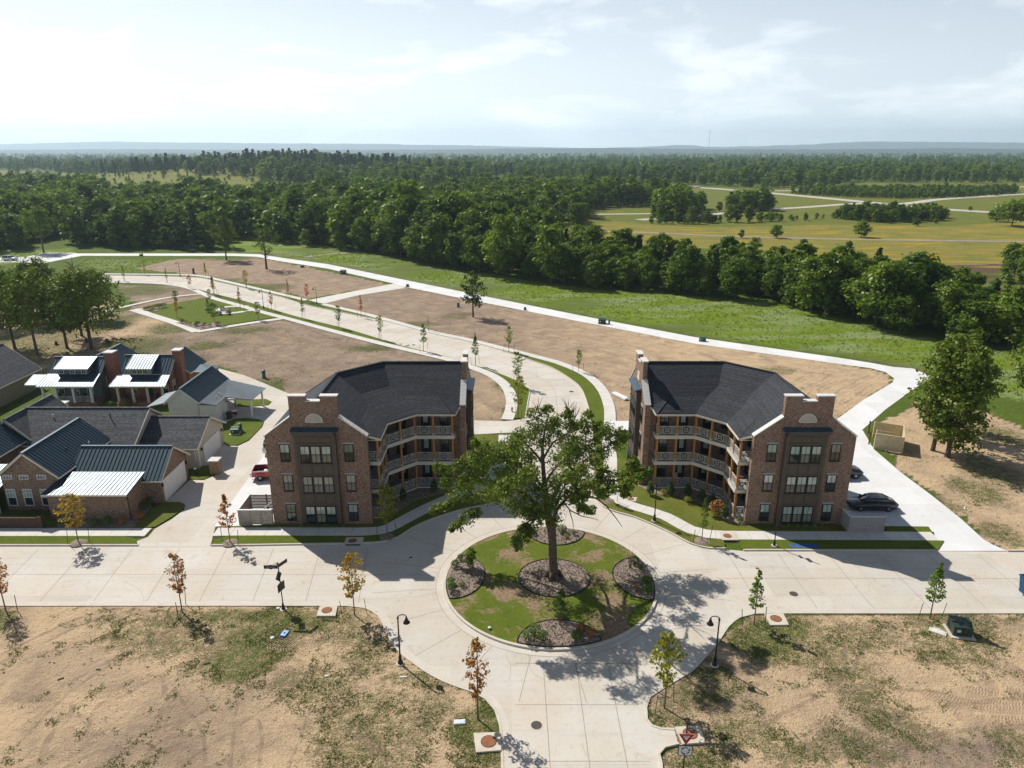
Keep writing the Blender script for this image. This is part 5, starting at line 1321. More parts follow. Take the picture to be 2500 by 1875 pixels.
for x in (-56.3, -51.6): housewin(hD, (x, 101.38, .9), .9, 1.7, 0, 3, 4, frame='trim')
boxpart(hD, 'porch_door', (-54.6, 101.28, .45), (-53.6, 101.4, 2.6), 'door')
housewin(hD, (-50.79, 102.4, 1.1), .9, 1.8, R(90), 2, 4, frame='trim')
boxpart(hD, 'chimney', (-50.75, 103.1, 0), (-49.6, 104.4, 7.05), 'brick_red'); boxpart(hD, 'chimney_cap', (-50.85, 103.0, 7.05), (-49.5, 104.5, 7.2), 'coping')
gable_volume(hD, 'y', 104.0, 110.0, -52.0, 3.2, 3.4, 5.9, 'brick_red', 'metal', 'trim')
shed(hD, [(-48.9, 105.0, 3.3), (-45.9, 105.0, 3.2), (-45.9, 108.0, 3.3), (-48.9, 108.0, 3.6)], 'metal', 'trim', seams=False)
for p in ((-46.2, 105.3), (-46.2, 107.7)): boxpart(hD, 'porch_post', (p[0] - .1, p[1] - .1, 0), (p[0] + .1, p[1] + .1, 3.15), 'trim')
# --- white carport
hE = thing('white_carport', 'white board-sided garage with dark gable roof and open carport on white posts', 'garage', (-42, 96, 0))
gable_volume(hE, 'y', 90.7, 101.4, -44.4, 2.4, 3.25, 5.28, 'board', 'metal', 'white')
boxpart(hE, 'wall', (-42.3, 91.0, 0), (-40.0, 95.0, 2.85), 'board')
m = MB(); pp = [(-42.05, 90.7, 3.3), (-39.75, 90.7, 2.98), (-39.75, 94.0, 2.98), (-36.0, 93.7, 2.72), (-35.8, 98.8, 2.72), (-42.05, 101.0, 3.3)]
m.extr(pp, (0, 0, -.12)); r_ = m.build('carport_roof', M['metal_glare'], hE)
m = MB(); up = Vector((0, 0, .02))
for i in range(26):
    y = 90.9 + i * .4; xe = -39.8 if y < 94 else -36.0
    if y > 98.8: xe = -36 - (y - 98.8) * 2.7
    if xe < -42: continue
    z = lambda x: 3.3 - (x + 42.05) * .58 / 6.1
    m.beam((-42.0, y, z(-42.0) + .015), (xe, y, z(xe) + .015), .035, .04)
q = m.build('standing_seam', M['metal_glare'], r_); q['kind'] = 'stuff'
for p in ((-36.35, 94.0), (-36.25, 98.3), (-40.2, 98.4)): boxpart(hE, 'carport_post', (p[0] - .11, p[1] - .11, 0), (p[0] + .11, p[1] + .11, 2.65), 'white')
for a, b in (((-36.35, 94.0), (-36.25, 98.4)), ((-39.9, 94.1), (-36.3, 94.0))): MB().beam((a[0], a[1], 2.55), (b[0], b[1], 2.55), .14, .2).build('carport_beam', M['white'], hE)
shed(hE, [(-49.5, 91.2, 2.5), (-49.5, 97, 2.5), (-46.6, 97, 3.2), (-46.6, 91.2, 3.2)][::-1], 'metal_glare', 'white', seams=False)
boxpart(hE, 'porch_post', (-49.3, 91.3, 0), (-49.1, 91.5, 2.4), 'white')
for i in range(14):
    y = 0; x = -46.3 + i * .45
    MB().b2((x - .03, 90.985, 0), (x + .03, 91.02, 2.8 if x > -42.3 or x < -46 else 3.3)).build('batten', M['board'], hE)
for i in range(8): y = 91.3 + i * .48; MB().b2((-40.02, y - .03, 0), (-39.97, y + .03, 2.8)).build('batten', M['board'], hE)
lantern(hE, (-39.9, 94.6, 2.1)); boxpart(hE, 'door', (-39.99, 93.2, 0), (-39.93, 94.2, 2.1), 'white')
for x, y in ((-40.9, 94.6), (-40.5, 94.3), (-40.7, 93.2)): vent(hE, x, y, 3.2, 'white', .2)
# --- house at the left edge
hF = thing('tan_house', 'tan house with a big plain grey shingle roof at the left edge', 'house', (-79, 99, 0))
gable_volume(hF, 'y', 88.0, 108.0, -79.3, 5.3, 2.9, 6.95, 'tan', 'shingle_grey', seams=False)
vent(hF, -76.5, 101.5, 4.9, 'steel', .6)
# hip the far end a little and a small deck edge for the corner house
# ------------------------------------------------------------------ the big oak on the island
def oak():
    b0 = G(1351.5, 1418); root = thing('oak_tree', 'large spreading oak standing in the middle of the roundabout', 'tree', (b0.x, b0.y, isl_z(b0.x, b0.y)))
    bx, by = b0.x, b0.y
    def at(px, py, dy=0.0):
        """point of the tree seen at a photo pixel, dy metres behind (+) or before (-) the trunk"""
        a = (px - 1250.0) / FPX; b = -(py - 937.5) / FPX
        ry = math.cos(PITCH) + b * math.sin(PITCH); rz = -math.sin(PITCH) + b * math.cos(PITCH); t = (by + dy) / ry
        return Vector((a * t, by + dy, CAMZ + rz * t))
    tk = MB()
    tk.tube([Vector((bx, by, .1)), Vector((bx, by, .45)), at(1350, 1370), at(1349, 1320), at(1346, 1290), at(1338, 1262, .2)], [.85, .48, .37, .35, .38, .33], 14)
    for k in range(6):
        a = k * 1.05; tk.tube([Vector((bx + .4 * math.cos(a), by + .4 * math.sin(a), 1.0)), Vector((bx + .95 * math.cos(a), by + .95 * math.sin(a), .12))], [.2, .1], 6)
    limbs_ = [  # (pixel x, pixel y, depth) along each limb, start radius
        ([(1346, 1290, 0), (1335, 1240, .2), (1330, 1190, .3), (1326, 1140, .4), (1324, 1090, .3), (1330, 1050, 0), (1340, 1010, 0)], 0.312),
        ([(1338, 1262, .2), (1352, 1215, .6), (1368, 1180, 1.8), (1400, 1145, 3.4), (1440, 1115, 5), (1490, 1085, 6.4), (1520, 1070, 7)], 0.218),
        ([(1344, 1280, 0), (1362, 1240, -.6), (1385, 1215, -1.2), (1420, 1190, -1.6), (1470, 1176, -1.8), (1530, 1170, -1.6), (1575, 1155, -1.4)], 0.187),
        ([(1340, 1270, 0), (1310, 1230, -.5), (1280, 1205, -1.2), (1235, 1185, -2), (1180, 1170, -2.6), (1130, 1160, -3)], 0.203),
        ([(1338, 1268, 0), (1300, 1250, 1), (1260, 1235, 2), (1200, 1220, 3.2), (1150, 1220, 4), (1080, 1235, 4.2)], 0.172),
        ([(1332, 1195, .2), (1305, 1165, -.4), (1270, 1140, -1), (1220, 1115, -1.6), (1170, 1100, -2)], 0.156),
        ([(1326, 1130, .3), (1300, 1100, .6), (1270, 1070, 1.2), (1250, 1060, 1.4)], 0.117),
        ([(1326, 1120, .3), (1350, 1080, 0), (1390, 1055, 3), (1430, 1020, 6.4)], 0.117),
        ([(1345, 1275, 0), (1330, 1255, -1.6), (1310, 1262, -3), (1285, 1290, -4), (1262, 1310, -4.6)], 0.140),
        ([(1360, 1230, 0), (1370, 1200, 2.4), (1390, 1170, 4.4), (1410, 1150, 5.6)], 0.140),
        ([(1340, 1240, 0), (1330, 1200, 2.6), (1310, 1170, 4.6), (1290, 1150, 5.6)], 0.140),
        ([(1330, 1180, .3), (1350, 1150, -2.2), (1370, 1130, -3.6), (1400, 1120, -4.6)], 0.125),
        ([(1330, 1200, .3), (1300, 1180, -2.6), (1270, 1180, -4.4), (1230, 1190, -5.2)], 0.125)]
    for L, r in limbs_:
        P = [at(*p) for p in L]; tk.tube(P, [r * (1 - .88 * i / (len(P) - 1)) for i in range(len(P))], 7)
    # bare dead boughs
    dead = [([(1385, 1212, -1), (1428, 1212, -1.4), (1455, 1216, -1.6), (1480, 1235, -1.8), (1502, 1262, -2), (1520, 1287, -2.1)], .11),
            ([(1375, 1225, -.6), (1392, 1246, -1), (1420, 1260, -1.2), (1445, 1265, -1.4), (1462, 1270, -1.4)], .07),
            ([(1390, 1246, -1), (1399, 1275, -1.2), (1400, 1305, -1.2)], .05),
            ([(1310, 1262, -3), (1270, 1285, -3.6), (1255, 1310, -4.2), (1242, 1332, -4.6)], .08)]
    for L, r in dead:
        P = [at(*p) for p in L]; tk.tube(P, [r * (1 - .8 * i / (len(P) - 1)) for i in range(len(P))], 5)
    r_ = random.Random(4)
    for bxx, byy in ((1318, 1003), (1310, 990), (1395, 1000), (1402, 1012), (1385, 990)):
        for k in range(4):
            p = at(bxx, byy + 12, .3); q = at(bxx + r_.uniform(-16, 18), byy - r_.uniform(8, 26), .3 + r_.uniform(-.4, .4)); tk.tube([p, p.lerp(q, .5) + Vector((.05, 0, .03)), q], [.04, .025, .008], 4)
    for k in range(60):
        L, r = limbs_[k % len(limbs_)]; i = r_.randrange(2, len(L) - 1); p = at(*L[i]); d = Vector((r_.gauss(0, 1), r_.gauss(0, 1), r_.gauss(.25, .7))).normalized() * r_.uniform(.8, 2.2)
        tk.tube([p, p + d * .5 + Vector((0, 0, .1)), p + d], [.06, .04, .012], 5)
    tk.build('trunk', M['bark'], root, smooth=True)
    # leaf masses: (pixel x, pixel y, pixel radius, depth)
    B_ = [(1310, 1010, 22, 0), (1335, 1000, 16, 0), (1300, 1045, 30, .4), (1345, 1035, 24, .2), (1385, 1012, 15, 0), (1390, 1040, 20, .2), (1355, 1065, 30, 0), (1320, 1075, 34, .4), (1275, 1065, 30, 1), (1250, 1085, 28, 1.2), (1395, 1070, 24, .4),
          (1425, 1030, 18, 1.4), (1432, 1050, 20, 1.6), (1455, 1075, 24, 1.8), (1480, 1050, 20, 2), (1500, 1085, 22, 2.4), (1525, 1070, 18, 2.4), (1470, 1105, 26, 2), (1430, 1095, 24, 1.2), (1400, 1115, 26, .8), (1515, 1055, 15, 2.2),
          (1215, 1105, 30, -1.6), (1180, 1095, 24, -2), (1160, 1080, 13, -1.8), (1240, 1120, 34, -1), (1280, 1115, 34, -.4), (1200, 1135, 34, -2), (1155, 1130, 26, -2.4), (1120, 1135, 22, -2.6), (1085, 1150, 18, -3), (1070, 1140, 12, -3), (1170, 1165, 34, -2.6), (1125, 1175, 28, -3), (1090, 1180, 16, -3),
          (1220, 1165, 38, -2), (1265, 1160, 38, -1.6), (1140, 1205, 26, 3.6), (1180, 1205, 34, 2.6), (1215, 1205, 36, 1), (1110, 1215, 20, 4), (1075, 1238, 16, 4.2), (1060, 1245, 11, 4.2), (1090, 1235, 15, 4), (1140, 1265, 20, 2.4), (1115, 1285, 16, 2.2), (1105, 1292, 10, 2), (1160, 1252, 15, 2.4),
          (1255, 1205, 40, -1), (1295, 1190, 34, -1), (1250, 1235, 28, -1.4), (1285, 1230, 32, -2), (1320, 1225, 34, -1.6), (1340, 1195, 30, -1.4), (1365, 1180, 28, -1.6), (1370, 1215, 28, -1.6), (1345, 1250, 28, -2), (1310, 1262, 24, -2.6), (1350, 1275, 16, -1.4), (1285, 1255, 22, -3),
          (1398, 1195, 26, -1.6), (1425, 1210, 22, -1.6), (1415, 1175, 22, -1.6), (1440, 1245, 14, -1.4), (1420, 1240, 14, -1.4), (1405, 1215, 18, -1.4), (1450, 1170, 22, -1.8), (1490, 1165, 24, -1.8), (1530, 1160, 24, -1.6), (1545, 1135, 18, -1.6), (1570, 1150, 18, -1.4), (1585, 1152, 9, -1.4), (1530, 1190, 16, -1.6), (1525, 1205, 12, -1.6), (1470, 1150, 16, -1.2), (1545, 1122, 10, -1.4),
          (1275, 1312, 22, -4.6), (1262, 1330, 16, -4.6), (1295, 1295, 18, -4), (1280, 1290, 14, -4), (1258, 1318, 10, -4.6),
          (1400, 1150, 26, 5), (1370, 1165, 28, 4), (1300, 1150, 28, 5), (1270, 1170, 28, 4), (1360, 1120, 26, 2.4), (1300, 1120, 26, 2.4), (1380, 1125, 24, -4), (1290, 1160, 28, -4.4), (1245, 1175, 28, -5), (1230, 1200, 24, -5.4), (1400, 1095, 20, -2)]
    B_ = [(a, b, c, d + (4.6 if a > 1392 and b < 1120 else 0)) for a, b, c, d in B_] + [(1435, 1010, 14, 8.0), (1455, 1040, 18, 7.6), (1490, 1062, 20, 7.2), (1400, 1040, 22, 7.4), (1360, 1030, 20, 6.0), (1420, 1080, 24, 7.0), (1460, 1125, 24, 4.6), (1380, 1090, 26, 6.4), (1500, 1195, 20, -3.6), (1470, 1205, 20, -3.4), (1440, 1190, 24, -4.4), (1540, 1175, 18, -3.2), (1390, 1160, 24, -5.4), (1420, 1150, 22, -5.2), (1560, 1165, 14, -2.6)]
    rng = np.random.RandomState(21); bl = []
    for px, py, rp, dy in B_:
        c = at(px, py, dy); f = (c.y * math.cos(PITCH) + (CAMZ - c.z) * math.sin(PITCH)); r = rp / FPX * f
        bl.append(((c.x - bx, c.y - by, c.z - root.location.z), (r * .92, r * 1.0, r * .85)))
    # masses hidden in the depth of the crown, inside the same outline
    BB = [(a, b, c) for a, b, c, d in B_ if b < 1260]; n0 = len(bl)
    while len(bl) < n0 + 14:
        d = rng.normal(size=3); d /= np.linalg.norm(d); q = rng.uniform(.45, 1.0); X, Y, Z = bx - .8 + d[0] * q * 9.2, by + .4 + d[1] * q * 9.0, 9.6 + d[2] * q * 5.2
        u, v = pix(X, Y, Z); r = rng.uniform(.6, 1.1)
        if Y > by + 1.5 and not (1295 < u < 1380 and 1080 < v < 1190) and any(math.hypot(u - a, v - b) < c * .9 for a, b, c in BB): bl.append(((X - bx, Y - by, Z - root.location.z), (r, r, r * .75)))
    V_, Q_ = leaf_cloud(rng, bl, 22, 16, .108, .24, .3)
    link('crown', np_mesh('crown', V_, Q_, M['leaf_oak']), root)
    return root
oak()

# ------------------------------------------------------------------ grove oaks, lone trees
def big_tree(px, py, h, rad, h0, label, seed, leafm='leaf_grove', group=None, n=30, clumps=11, leaves=11, size=.27, shape=dome, trunk_r=.26, lean=0.0, bark='bark', cat='tree', name='oak_tree', nl=9):
    g = G(px, py); rng = np.random.RandomState(seed); r2 = random.Random(seed)
    o = thing(name, label, cat, g, 0, group)
    limbs(r2, h * .93, h0, rad * .9, nl, trunk_r, lean).build('trunk', M[bark], o, local=True)
    if n:
        bl = crown_profile(rng, n, h0, h, rad, shape); bl = [((c[0] + lean * min(1, c[2] / h), c[1], c[2]), s) for c, s in bl]
        V_, Q_ = leaf_cloud(rng, bl, clumps, leaves, size, .28)
        link('crown', np_mesh('crown', V_, Q_, M[leafm]), o)
    return o
# (native photo pixels of the trunk foot)
big_tree(37, 852, 14.3, 5.8, 4.6, 'grove oak leaning left behind the tan house, ivy on its trunk', 31, 'leaf_grove', lean=-.8)
big_tree(92, 868, 15.1, 5.4, 5.6, 'tall pale green grove tree with a long bare trunk', 32, 'leaf_scrub', bark='bark_pale', lean=-.6)
big_tree(164, 850, 12.7, 4.8, 4.2, 'slim grove oak between the long bare trunk and the broad dark oak', 33, 'leaf_grove', size=.25)
big_tree(224, 853, 14.4, 7.2, 4.6, 'broad dark oak at the right end of the grove', 34, 'leaf_oak', n=40, trunk_r=.34)
big_tree(105, 781, 12.7, 5.6, 4.6, 'twin-trunk grove oak at the back beside the road', 35, 'leaf_oak'); big_tree(86, 790, 11.5, 3.0, 5, 'thin dark grove tree just left of the twin-trunk oak', 36, 'leaf_oak', n=20)
big_tree(200, 820, 12.2, 3.6, 4.2, 'thin grove tree standing behind the broad dark oak', 37, 'leaf_grove', n=22)
big_tree(246, 780, 10.1, 4.0, 3.6, 'short grove oak farthest back on the right', 38, 'leaf_oak', n=24)
big_tree(2, 800, 12, 4, 3.8, 'grove oak cut by the left edge above the tan house', 39, 'leaf_oak', n=24)
big_tree(195, 745, 12.5, 3.6, 3, 'bare dead tree rising above the grove', 40, n=0, nl=26, trunk_r=.24, name='dead_tree', bark='bark_pale')
big_tree(107, 616, 15.5, 6.0, 7.0, 'open vase-shaped tree at the corner of the far parking pad', 41, 'leaf_wood', n=22, clumps=9, size=.4, nl=12, bark='bark_pale', trunk_r=.3)
big_tree(553, 635, 14, 4.4, 4.6, 'light green open oak between the path and the far end of the lots', 42, 'leaf_grove', n=24, size=.32, shape=egg, clumps=9)
big_tree(651, 657, 13, 4.2, 6.0, 'sparse dark oak with bare lower limbs on the brown lot', 43, 'leaf_oak', n=14, clumps=6, leaves=8, size=.3, nl=20, trunk_r=.34)
big_tree(1155, 774, 9.6, 3.0, 3.0, 'lone pine standing on the ploughed lot', 44, 'leaf_pine', n=20, clumps=7, leaves=10, size=.24, shape=dome, bark='bark', name='pine_tree', trunk_r=.2, nl=12)
big_tree(2313, 1115, 13.6, 4.3, 2.2, 'tall oak in front of the pair beside the pine board enclosure', 45, 'leaf_scrub', n=40, size=.22, clumps=14, leaves=14, trunk_r=.3)
big_tree(2277, 1100, 14.2, 4.0, 3.4, 'dark trunked oak behind the tall one beside the enclosure', 46, 'leaf_oak', n=34, size=.22, clumps=12, leaves=14, lean=.9)
big_tree(2300, 1052, 13.2, 4.2, 3.4, 'rear oak of the three by the enclosure', 47, 'leaf_scrub', n=30, size=.24, lean=.6)
big_tree(2530, 985, 10.5, 4.4, 2.6, 'dark oak at the right edge below the thicket', 48, 'leaf_oak', n=28, size=.26)
big_tree(2512, 705, 14, 4.0, 1.8, 'tall pale willow cut by the right edge beyond the marsh', 49, 'leaf_scrub', n=26, size=.4)
big_tree(2470, 552, 11, 9, 4.5, 'wide flat-crowned tree by the far right road', 50, 'leaf_wood', n=26, size=.6)
big_tree(1790, 500, 0.1, .1, .02, 'x', 51, n=0) if False else None
big_tree(1666, 500, 15, 6, 3, 'bare grey tree standing by the overpass', 52, n=0, nl=40, trunk_r=.5, name='dead_tree', bark='bark_pale')
big_tree(520, 605, 13, 3.4, 1.4, 'bright yellow-green tree at the wood edge by the brush pile', 53, 'leaf_green', n=20, size=.36, shape=egg)
big_tree(290, 607, 13, 3.6, 1.6, 'bright green tree at the wood edge near the path bend', 54, 'leaf_scrub', n=20, size=.4, shape=egg)

# ------------------------------------------------------------------ young street trees, each with two stakes
SAPM = []
for i in range(4):
    rng = np.random.RandomState(500 + i); n = 1050; t = rng.uniform(0, 1, n) ** .85; h = 1.5 + t * 3.3
    rad = .78 * np.array([cone(x) if i % 2 else egg(x * .92 + .05) for x in t]); a = rng.uniform(0, 6.283, n)
    # leaves sit along about thirty short twigs
    tw = rng.randint(0, 34, n); ta = np.arange(34) * 2.4 + rng.uniform(-.3, .3, 34); a = ta[tw] + rng.normal(size=n) * .24; lvl = (np.arange(34) + .5) / 34; t = np.clip(lvl[tw] + rng.normal(size=n) * .03, 0, 1); h = 1.45 + t * 3.3
    rad = np.array([(cone(x) * .95 if i % 2 else egg(x * .9 + .06)) for x in t]) * .82; q = rad * rng.uniform(.12, 1, n) ** .7
    keep = (rng.uniform(0, 1, 34) > .22)[tw]; a, q, h = a[keep], q[keep] * rng.uniform(.75, 1.2, 34)[tw][keep], h[keep]
    C = np.stack([q * np.cos(a), q * np.sin(a), h + q * .45], -1)
    V_, Q_ = leaf_quads(rng, C, .088, None, .4); cm = np_mesh('crown', V_, Q_, M['leaf_green'])
    mb = MB(); mb.tube([(0, 0, -.05), (.01, 0, 1.5), (0, .02, 3.4), (.01, 0, 4.7)], [.05, .04, .025, .006], 6)
    for k in range(0, 34, 2):
        z = 1.4 + lvl[k] * 3.1; r = .7 * (cone(lvl[k]) if i % 2 else egg(lvl[k] * .9 + .06)); mb.tube([(0, 0, z), (r * math.cos(ta[k]), r * math.sin(ta[k]), z + r * .55)], [.014, .004], 3)
    o = mb.build('trunk', M['bark_red']); tm = o.data; bpy.data.objects.remove(o); SAPM.append((cm, tm))
o = MB().b2((-.02, -.02, -.1), (.02, .02, 1.5)).build('stake', M['stake']); STK = o.data; bpy.data.objects.remove(o)
o = MB().lathe([(.02, .13), (.45, .09), (.75, .0)], n=14).build('mulch_ring', M['mulch']); RING = o.data; bpy.data.objects.remove(o)
def sapling(px, py, h, m, label, k, z=.0, stakes=True, ring=False, wd=1.0, sc=None):
    g = G(px, py, z); o = thing('young_tree', label, 'young tree', g, k * .9, 'young street trees'); cm, tm = SAPM[k % 4]; s = h / 4.85
    t = link('trunk', tm, o); t.scale = (s, s, s); c = link('crown', cm, o); c.scale = (s * wd, s * wd, s)
    if m != 'leaf_green': c.material_slots[0].link = 'OBJECT'; c.material_slots[0].material = M[m]
    if stakes:
        for sg in (-1, 1): q = link('stake', STK, o, (math.cos(-k * .9) * .95 * sg, math.sin(-k * .9) * .95 * sg, 0)); q.rotation_euler = (R(6) * sg * .5, R(5), k)
    if ring: link('mulch_ring', RING, o)
    return o
SAP = [(14, 1490, 5.2, 'leaf_orange', 'reddish young tree cut by the left edge on the near verge', 0, 1, 0, 1.0), (445, 1494, 5.3, 'leaf_orange', 'orange leaved young tree between the left edge and the street sign post', 0, 1, 0, 1.0),
       (866, 1502, 5.6, 'leaf_gold', 'golden young tree between the street sign post and the left front lamp', 0, 1, 0, 1.15), (192, 1325, 5.0, 'leaf_gold', 'bushy golden young tree before the brown brick house', 2, 1, .13, 1.5),
       (562, 1325, 5.1, 'leaf_orange', 'rusty thin young tree beside the driveway mouth', 1, 1, .13, 1.25), (946, 1311, 5.6, 'leaf_olive', 'olive young tree in the shade of the left apartments', 2, 1, .13, 1.4),
       (1167, 1756, 6.2, 'leaf_orange', 'tall slim orange young tree nearest the bottom beside the lower roadway', 0, 0, 0, .85), (1622, 1728, 5.8, 'leaf_olive', 'yellow green young tree on the near right kerb corner', 2, 1, 0, 1.15),
       (1840, 1526, 5.0, 'leaf_green', 'green young tree beside the square inlet pad on the near right', 1, 1, 0, 1.1), (2270, 1510, 5.1, 'leaf_green', 'leaning bright green young tree near the dark green utility box', 3, 1, 0, 1.2),
       (1713, 1321, 4.5, 'leaf_green', 'slim green young tree before the right apartments beside the walk', 1, 1, .13, .9), (1484, 1223, 3.2, 'leaf_green', 'small green young tree in the verge left of the curving walk', 0, 1, .13, .9),
       (827, 801, 4.8, 'leaf_dark', 'dark green young tree on the verge past the orange one', 0, 1, .13, 1.1), (928, 828, 4.8, 'leaf_olive', 'dull olive young tree on the left verge of the winding road', 2, 1, .13, .9),
       (1034, 857, 5.2, 'leaf_green', 'full green young tree above the left apartment roof', 1, 1, .13, 1.25), (1161, 890, 5.6, 'leaf_green', 'green young tree at the gable of the left apartments', 3, 1, .13, 1.0),
       (1262, 942, 5.6, 'leaf_green', 'light green young tree inside the road bend', 0, 1, .13, 1.0), (1265, 1021, 6.2, 'leaf_olive', 'pale yellow young tree by the yellow hydrant', 2, 1, .13, 1.0),
       (740, 778, 4.7, 'leaf_olive', 'olive young tree on the verge right of the park', 1, 1, .13, 1.0), (663, 758, 4.4, 'leaf_orange', 'orange young tree beyond the park corner lamp', 0, 1, .13, .9),
       (521, 718, 4.8, 'leaf_dark', 'dark young tree at the park entry walk', 3, 1, .13, .9), (464, 704, 3.6, 'leaf_red', 'crimson young tree on the left verge of the far bend', 2, 1, .13, 1.0), (408, 690, 4.2, 'leaf_gold', 'brownish young tree near the far left end of the road', 1, 1, .13, .8),
       (524, 722, 4.8, 'leaf_gold', 'golden young tree beside the crimson one at the far bend', 1, 1, .13, .9), (304, 686, 4.2, 'leaf_olive', 'leftmost small young tree of the far verge', 1, 1, .13, .9),
       (882, 774, 5.0, 'leaf_orange', 'bronze young tree on the right walk behind the verge', 1, 1, .13, .8), (1242, 858, 4.8, 'leaf_green', 'green young tree across the road from the gable', 0, 1, .13, 1.0), (1412, 907, 3.8, 'leaf_green', 'small light green young tree left of the right apartments', 2, 1, .13, 1.0),
       (751, 736, 4.3, 'leaf_red', 'crimson young tree at the cross path', 0, 1, .13, 1.0), (704, 728, 4.8, 'leaf_gold', 'golden young tree left of the cross path', 1, 1, .13, .8), (602, 703, 4.8, 'leaf_gold', 'yellowing young tree on the right verge midway along the lots', 2, 1, .13, 1.0),
       (503, 677, 4.4, 'leaf_olive', 'olive young tree by the far lamp', 3, 1, .13, .9), (354, 671, 4.2, 'leaf_gold', 'bronze young tree left of the far lamp', 1, 1, .13, .8),
       (433, 776, 4.6, 'leaf_gold', 'golden young tree in the left half of the park', 1, 0, .12, 1.0), (525, 790, 4.6, 'leaf_dark', 'dark green young tree in the park near the lower bed', 2, 0, .12, 1.3), (631, 781, 4.0, 'leaf_dark', 'dark airy young tree in the park corner nearest the road', 0, 0, .12, 1.2), (509, 762, 3.4, 'leaf_dark', 'dark young tree in the park behind the bench', 3, 0, .12, 1.0),
       (432, 748, 3.8, 'leaf_dark', 'dark round young tree beyond the park walk', 2, 0, .05, 1.3), (587, 754, 5.2, 'leaf_gold', 'golden young tree in the oval of the park path', 1, 1, .12, .9), (513, 742, 3.6, 'leaf_dark', 'small dark young tree at the back of the park', 0, 0, .12, 1.0)]
for k, (px, py, h, m, lb, v, st, z, wd) in enumerate(SAP):
    o = sapling(px, py, h, m, lb, v if k < 1 else (v + 0), z + (.0 if z else 0), bool(st), k in (3, 4, 5, 10, 11), wd); o.rotation_euler.z = k * 1.7

# bare sapling on the ploughed lot
big_tree(1046, 809, 4.6, .8, 1.5, 'leafless young tree on the right verge of the winding road', 61, n=0, nl=16, trunk_r=.05, name='young_tree', bark='bark_red', cat='young tree')

# ------------------------------------------------------------------ planting on the island
def mound(name, cx, cy, rx, ry, m='mulch', z0=None, cut=None, label=None):
    mb = MB(); n = 40; vs = []; fs = []
    for r in range(0, 6):
        for k in range(n):
            a = 2 * math.pi * k / n; x, y = cx + rx * r / 5 * math.cos(a), cy + ry * r / 5 * math.sin(a)
            d = Vector((x - IC.x, y - IC.y)); 
            if cut and d.length > cut: d = d.normalized() * cut; x, y = IC.x + d.x, IC.y + d.y
            vs.append((x, y, (isl_z(x, y) if z0 is None else z0) + .035 + .07 * (1 - (r / 5) ** 2)))
    for r in range(5):
        for k in range(n): fs.append((r * n + k, (r + 1) * n + k, (r + 1) * n + (k + 1) % n, r * n + (k + 1) % n))
    mb.add(vs, fs); o = mb.build(name, M[m], smooth=True); structure(o)
    ring_ = [Vector(v) for v in vs[-n:]] + [Vector(vs[-n])]
    mb = MB(); mb.tube([p + Vector((0, 0, .02)) for p in ring_], .045, 5, cap=False); structure(mb.build('bed_edging', M['edging']))
    return vs
BEDS = []
def bedpt(px, py): g = G(px, py, .25); return g
for (lx, ty, rx_, by_) in ((1266, 1367, 1440, 1460), (1040, 1354, 1184, 1460), (1497, 1358, 1665, 1464), (1262, 1514, 1472, 1632), (1284, 1248, 1428, 1332)):
    l = bedpt(lx, (ty + by_) / 2); r = bedpt(rx_, (ty + by_) / 2); t = bedpt((lx + rx_) / 2, ty); b = bedpt((lx + rx_) / 2, by_)
    c = ((l.x + r.x) / 2, (t.y + b.y) / 2); BEDS.append((c[0], c[1], (r.x - l.x) / 2, (t.y - b.y) / 2))
    mound('mulch_bed', c[0], c[1], (r.x - l.x) / 2, (t.y - b.y) / 2, cut=8.93)
rng = np.random.RandomState(77); C = []
for cx, cy_, rx, ry in BEDS:
    n = int(900 * rx * ry / 6); a = rng.uniform(0, 6.283, n); q = np.sqrt(rng.uniform(0, .96, n)); x, y = cx + rx * q * np.cos(a), cy_ + ry * q * np.sin(a)
    k = np.hypot(x - IC.x, y - IC.y) < 8.8; x, y, q = x[k], y[k], q[k]
    z = .15 + .19 * np.maximum(0, 1 - ((x - IC.x) ** 2 + (y - IC.y) ** 2) / 81) + .06 + .07 * (1 - q ** 2); C.append(np.stack([x, y, z], -1))
C = np.concatenate(C); V_, Q_ = leaf_quads(rng, C, .075, None, 1.2); o = link('wood_chips', np_mesh('wood_chips', V_, Q_, M['chip'])); o['kind'] = 'stuff'
def shrub_mesh(seed, m='leaf_dark', n=420, size=.06, shape=(1, 1, .9)):
    rng = np.random.RandomState(seed); d = rng.normal(size=(n, 3)); d[:, 2] = np.abs(d[:, 2]) - .25; d /= np.linalg.norm(d, axis=1, keepdims=True)
    C = d * rng.uniform(.62, 1.04, (n, 1)) * .5 * np.array(shape) + np.array([0, 0, .42]); C[:, 2] = np.maximum(C[:, 2], .03)
    V_, Q_ = leaf_quads(rng, C, size, d); return np_mesh('foliage', V_, Q_, M[m])
SHR = [shrub_mesh(1), shrub_mesh(2), shrub_mesh(3, 'leaf_olive', 300, .07, (1.1, 1.1, .7)), shrub_mesh(4, 'leaf_pine', 520, .06, (.62, .62, 1.7)), shrub_mesh(5, 'leaf_orange', 300, .07, (1, 1, 1))]
def shrub(px, py, s, label, v=0, z=.3, name='shrub', group=None, m=None):
    g = G(px, py, z); o = thing(name, label, 'shrub', g, px * .37, group); o.scale = (s, s, s)
    c = link('foliage', SHR[v], o)
    if m: c.material_slots[0].link = 'OBJECT'; c.material_slots[0].material = M[m]
    MB().tube([(0, 0, -.05), (0, 0, .3)], [.05, .03], 5).build('stem', M['bark'], o, local=True); return o
IS = 'clipped shrubs in the island beds'
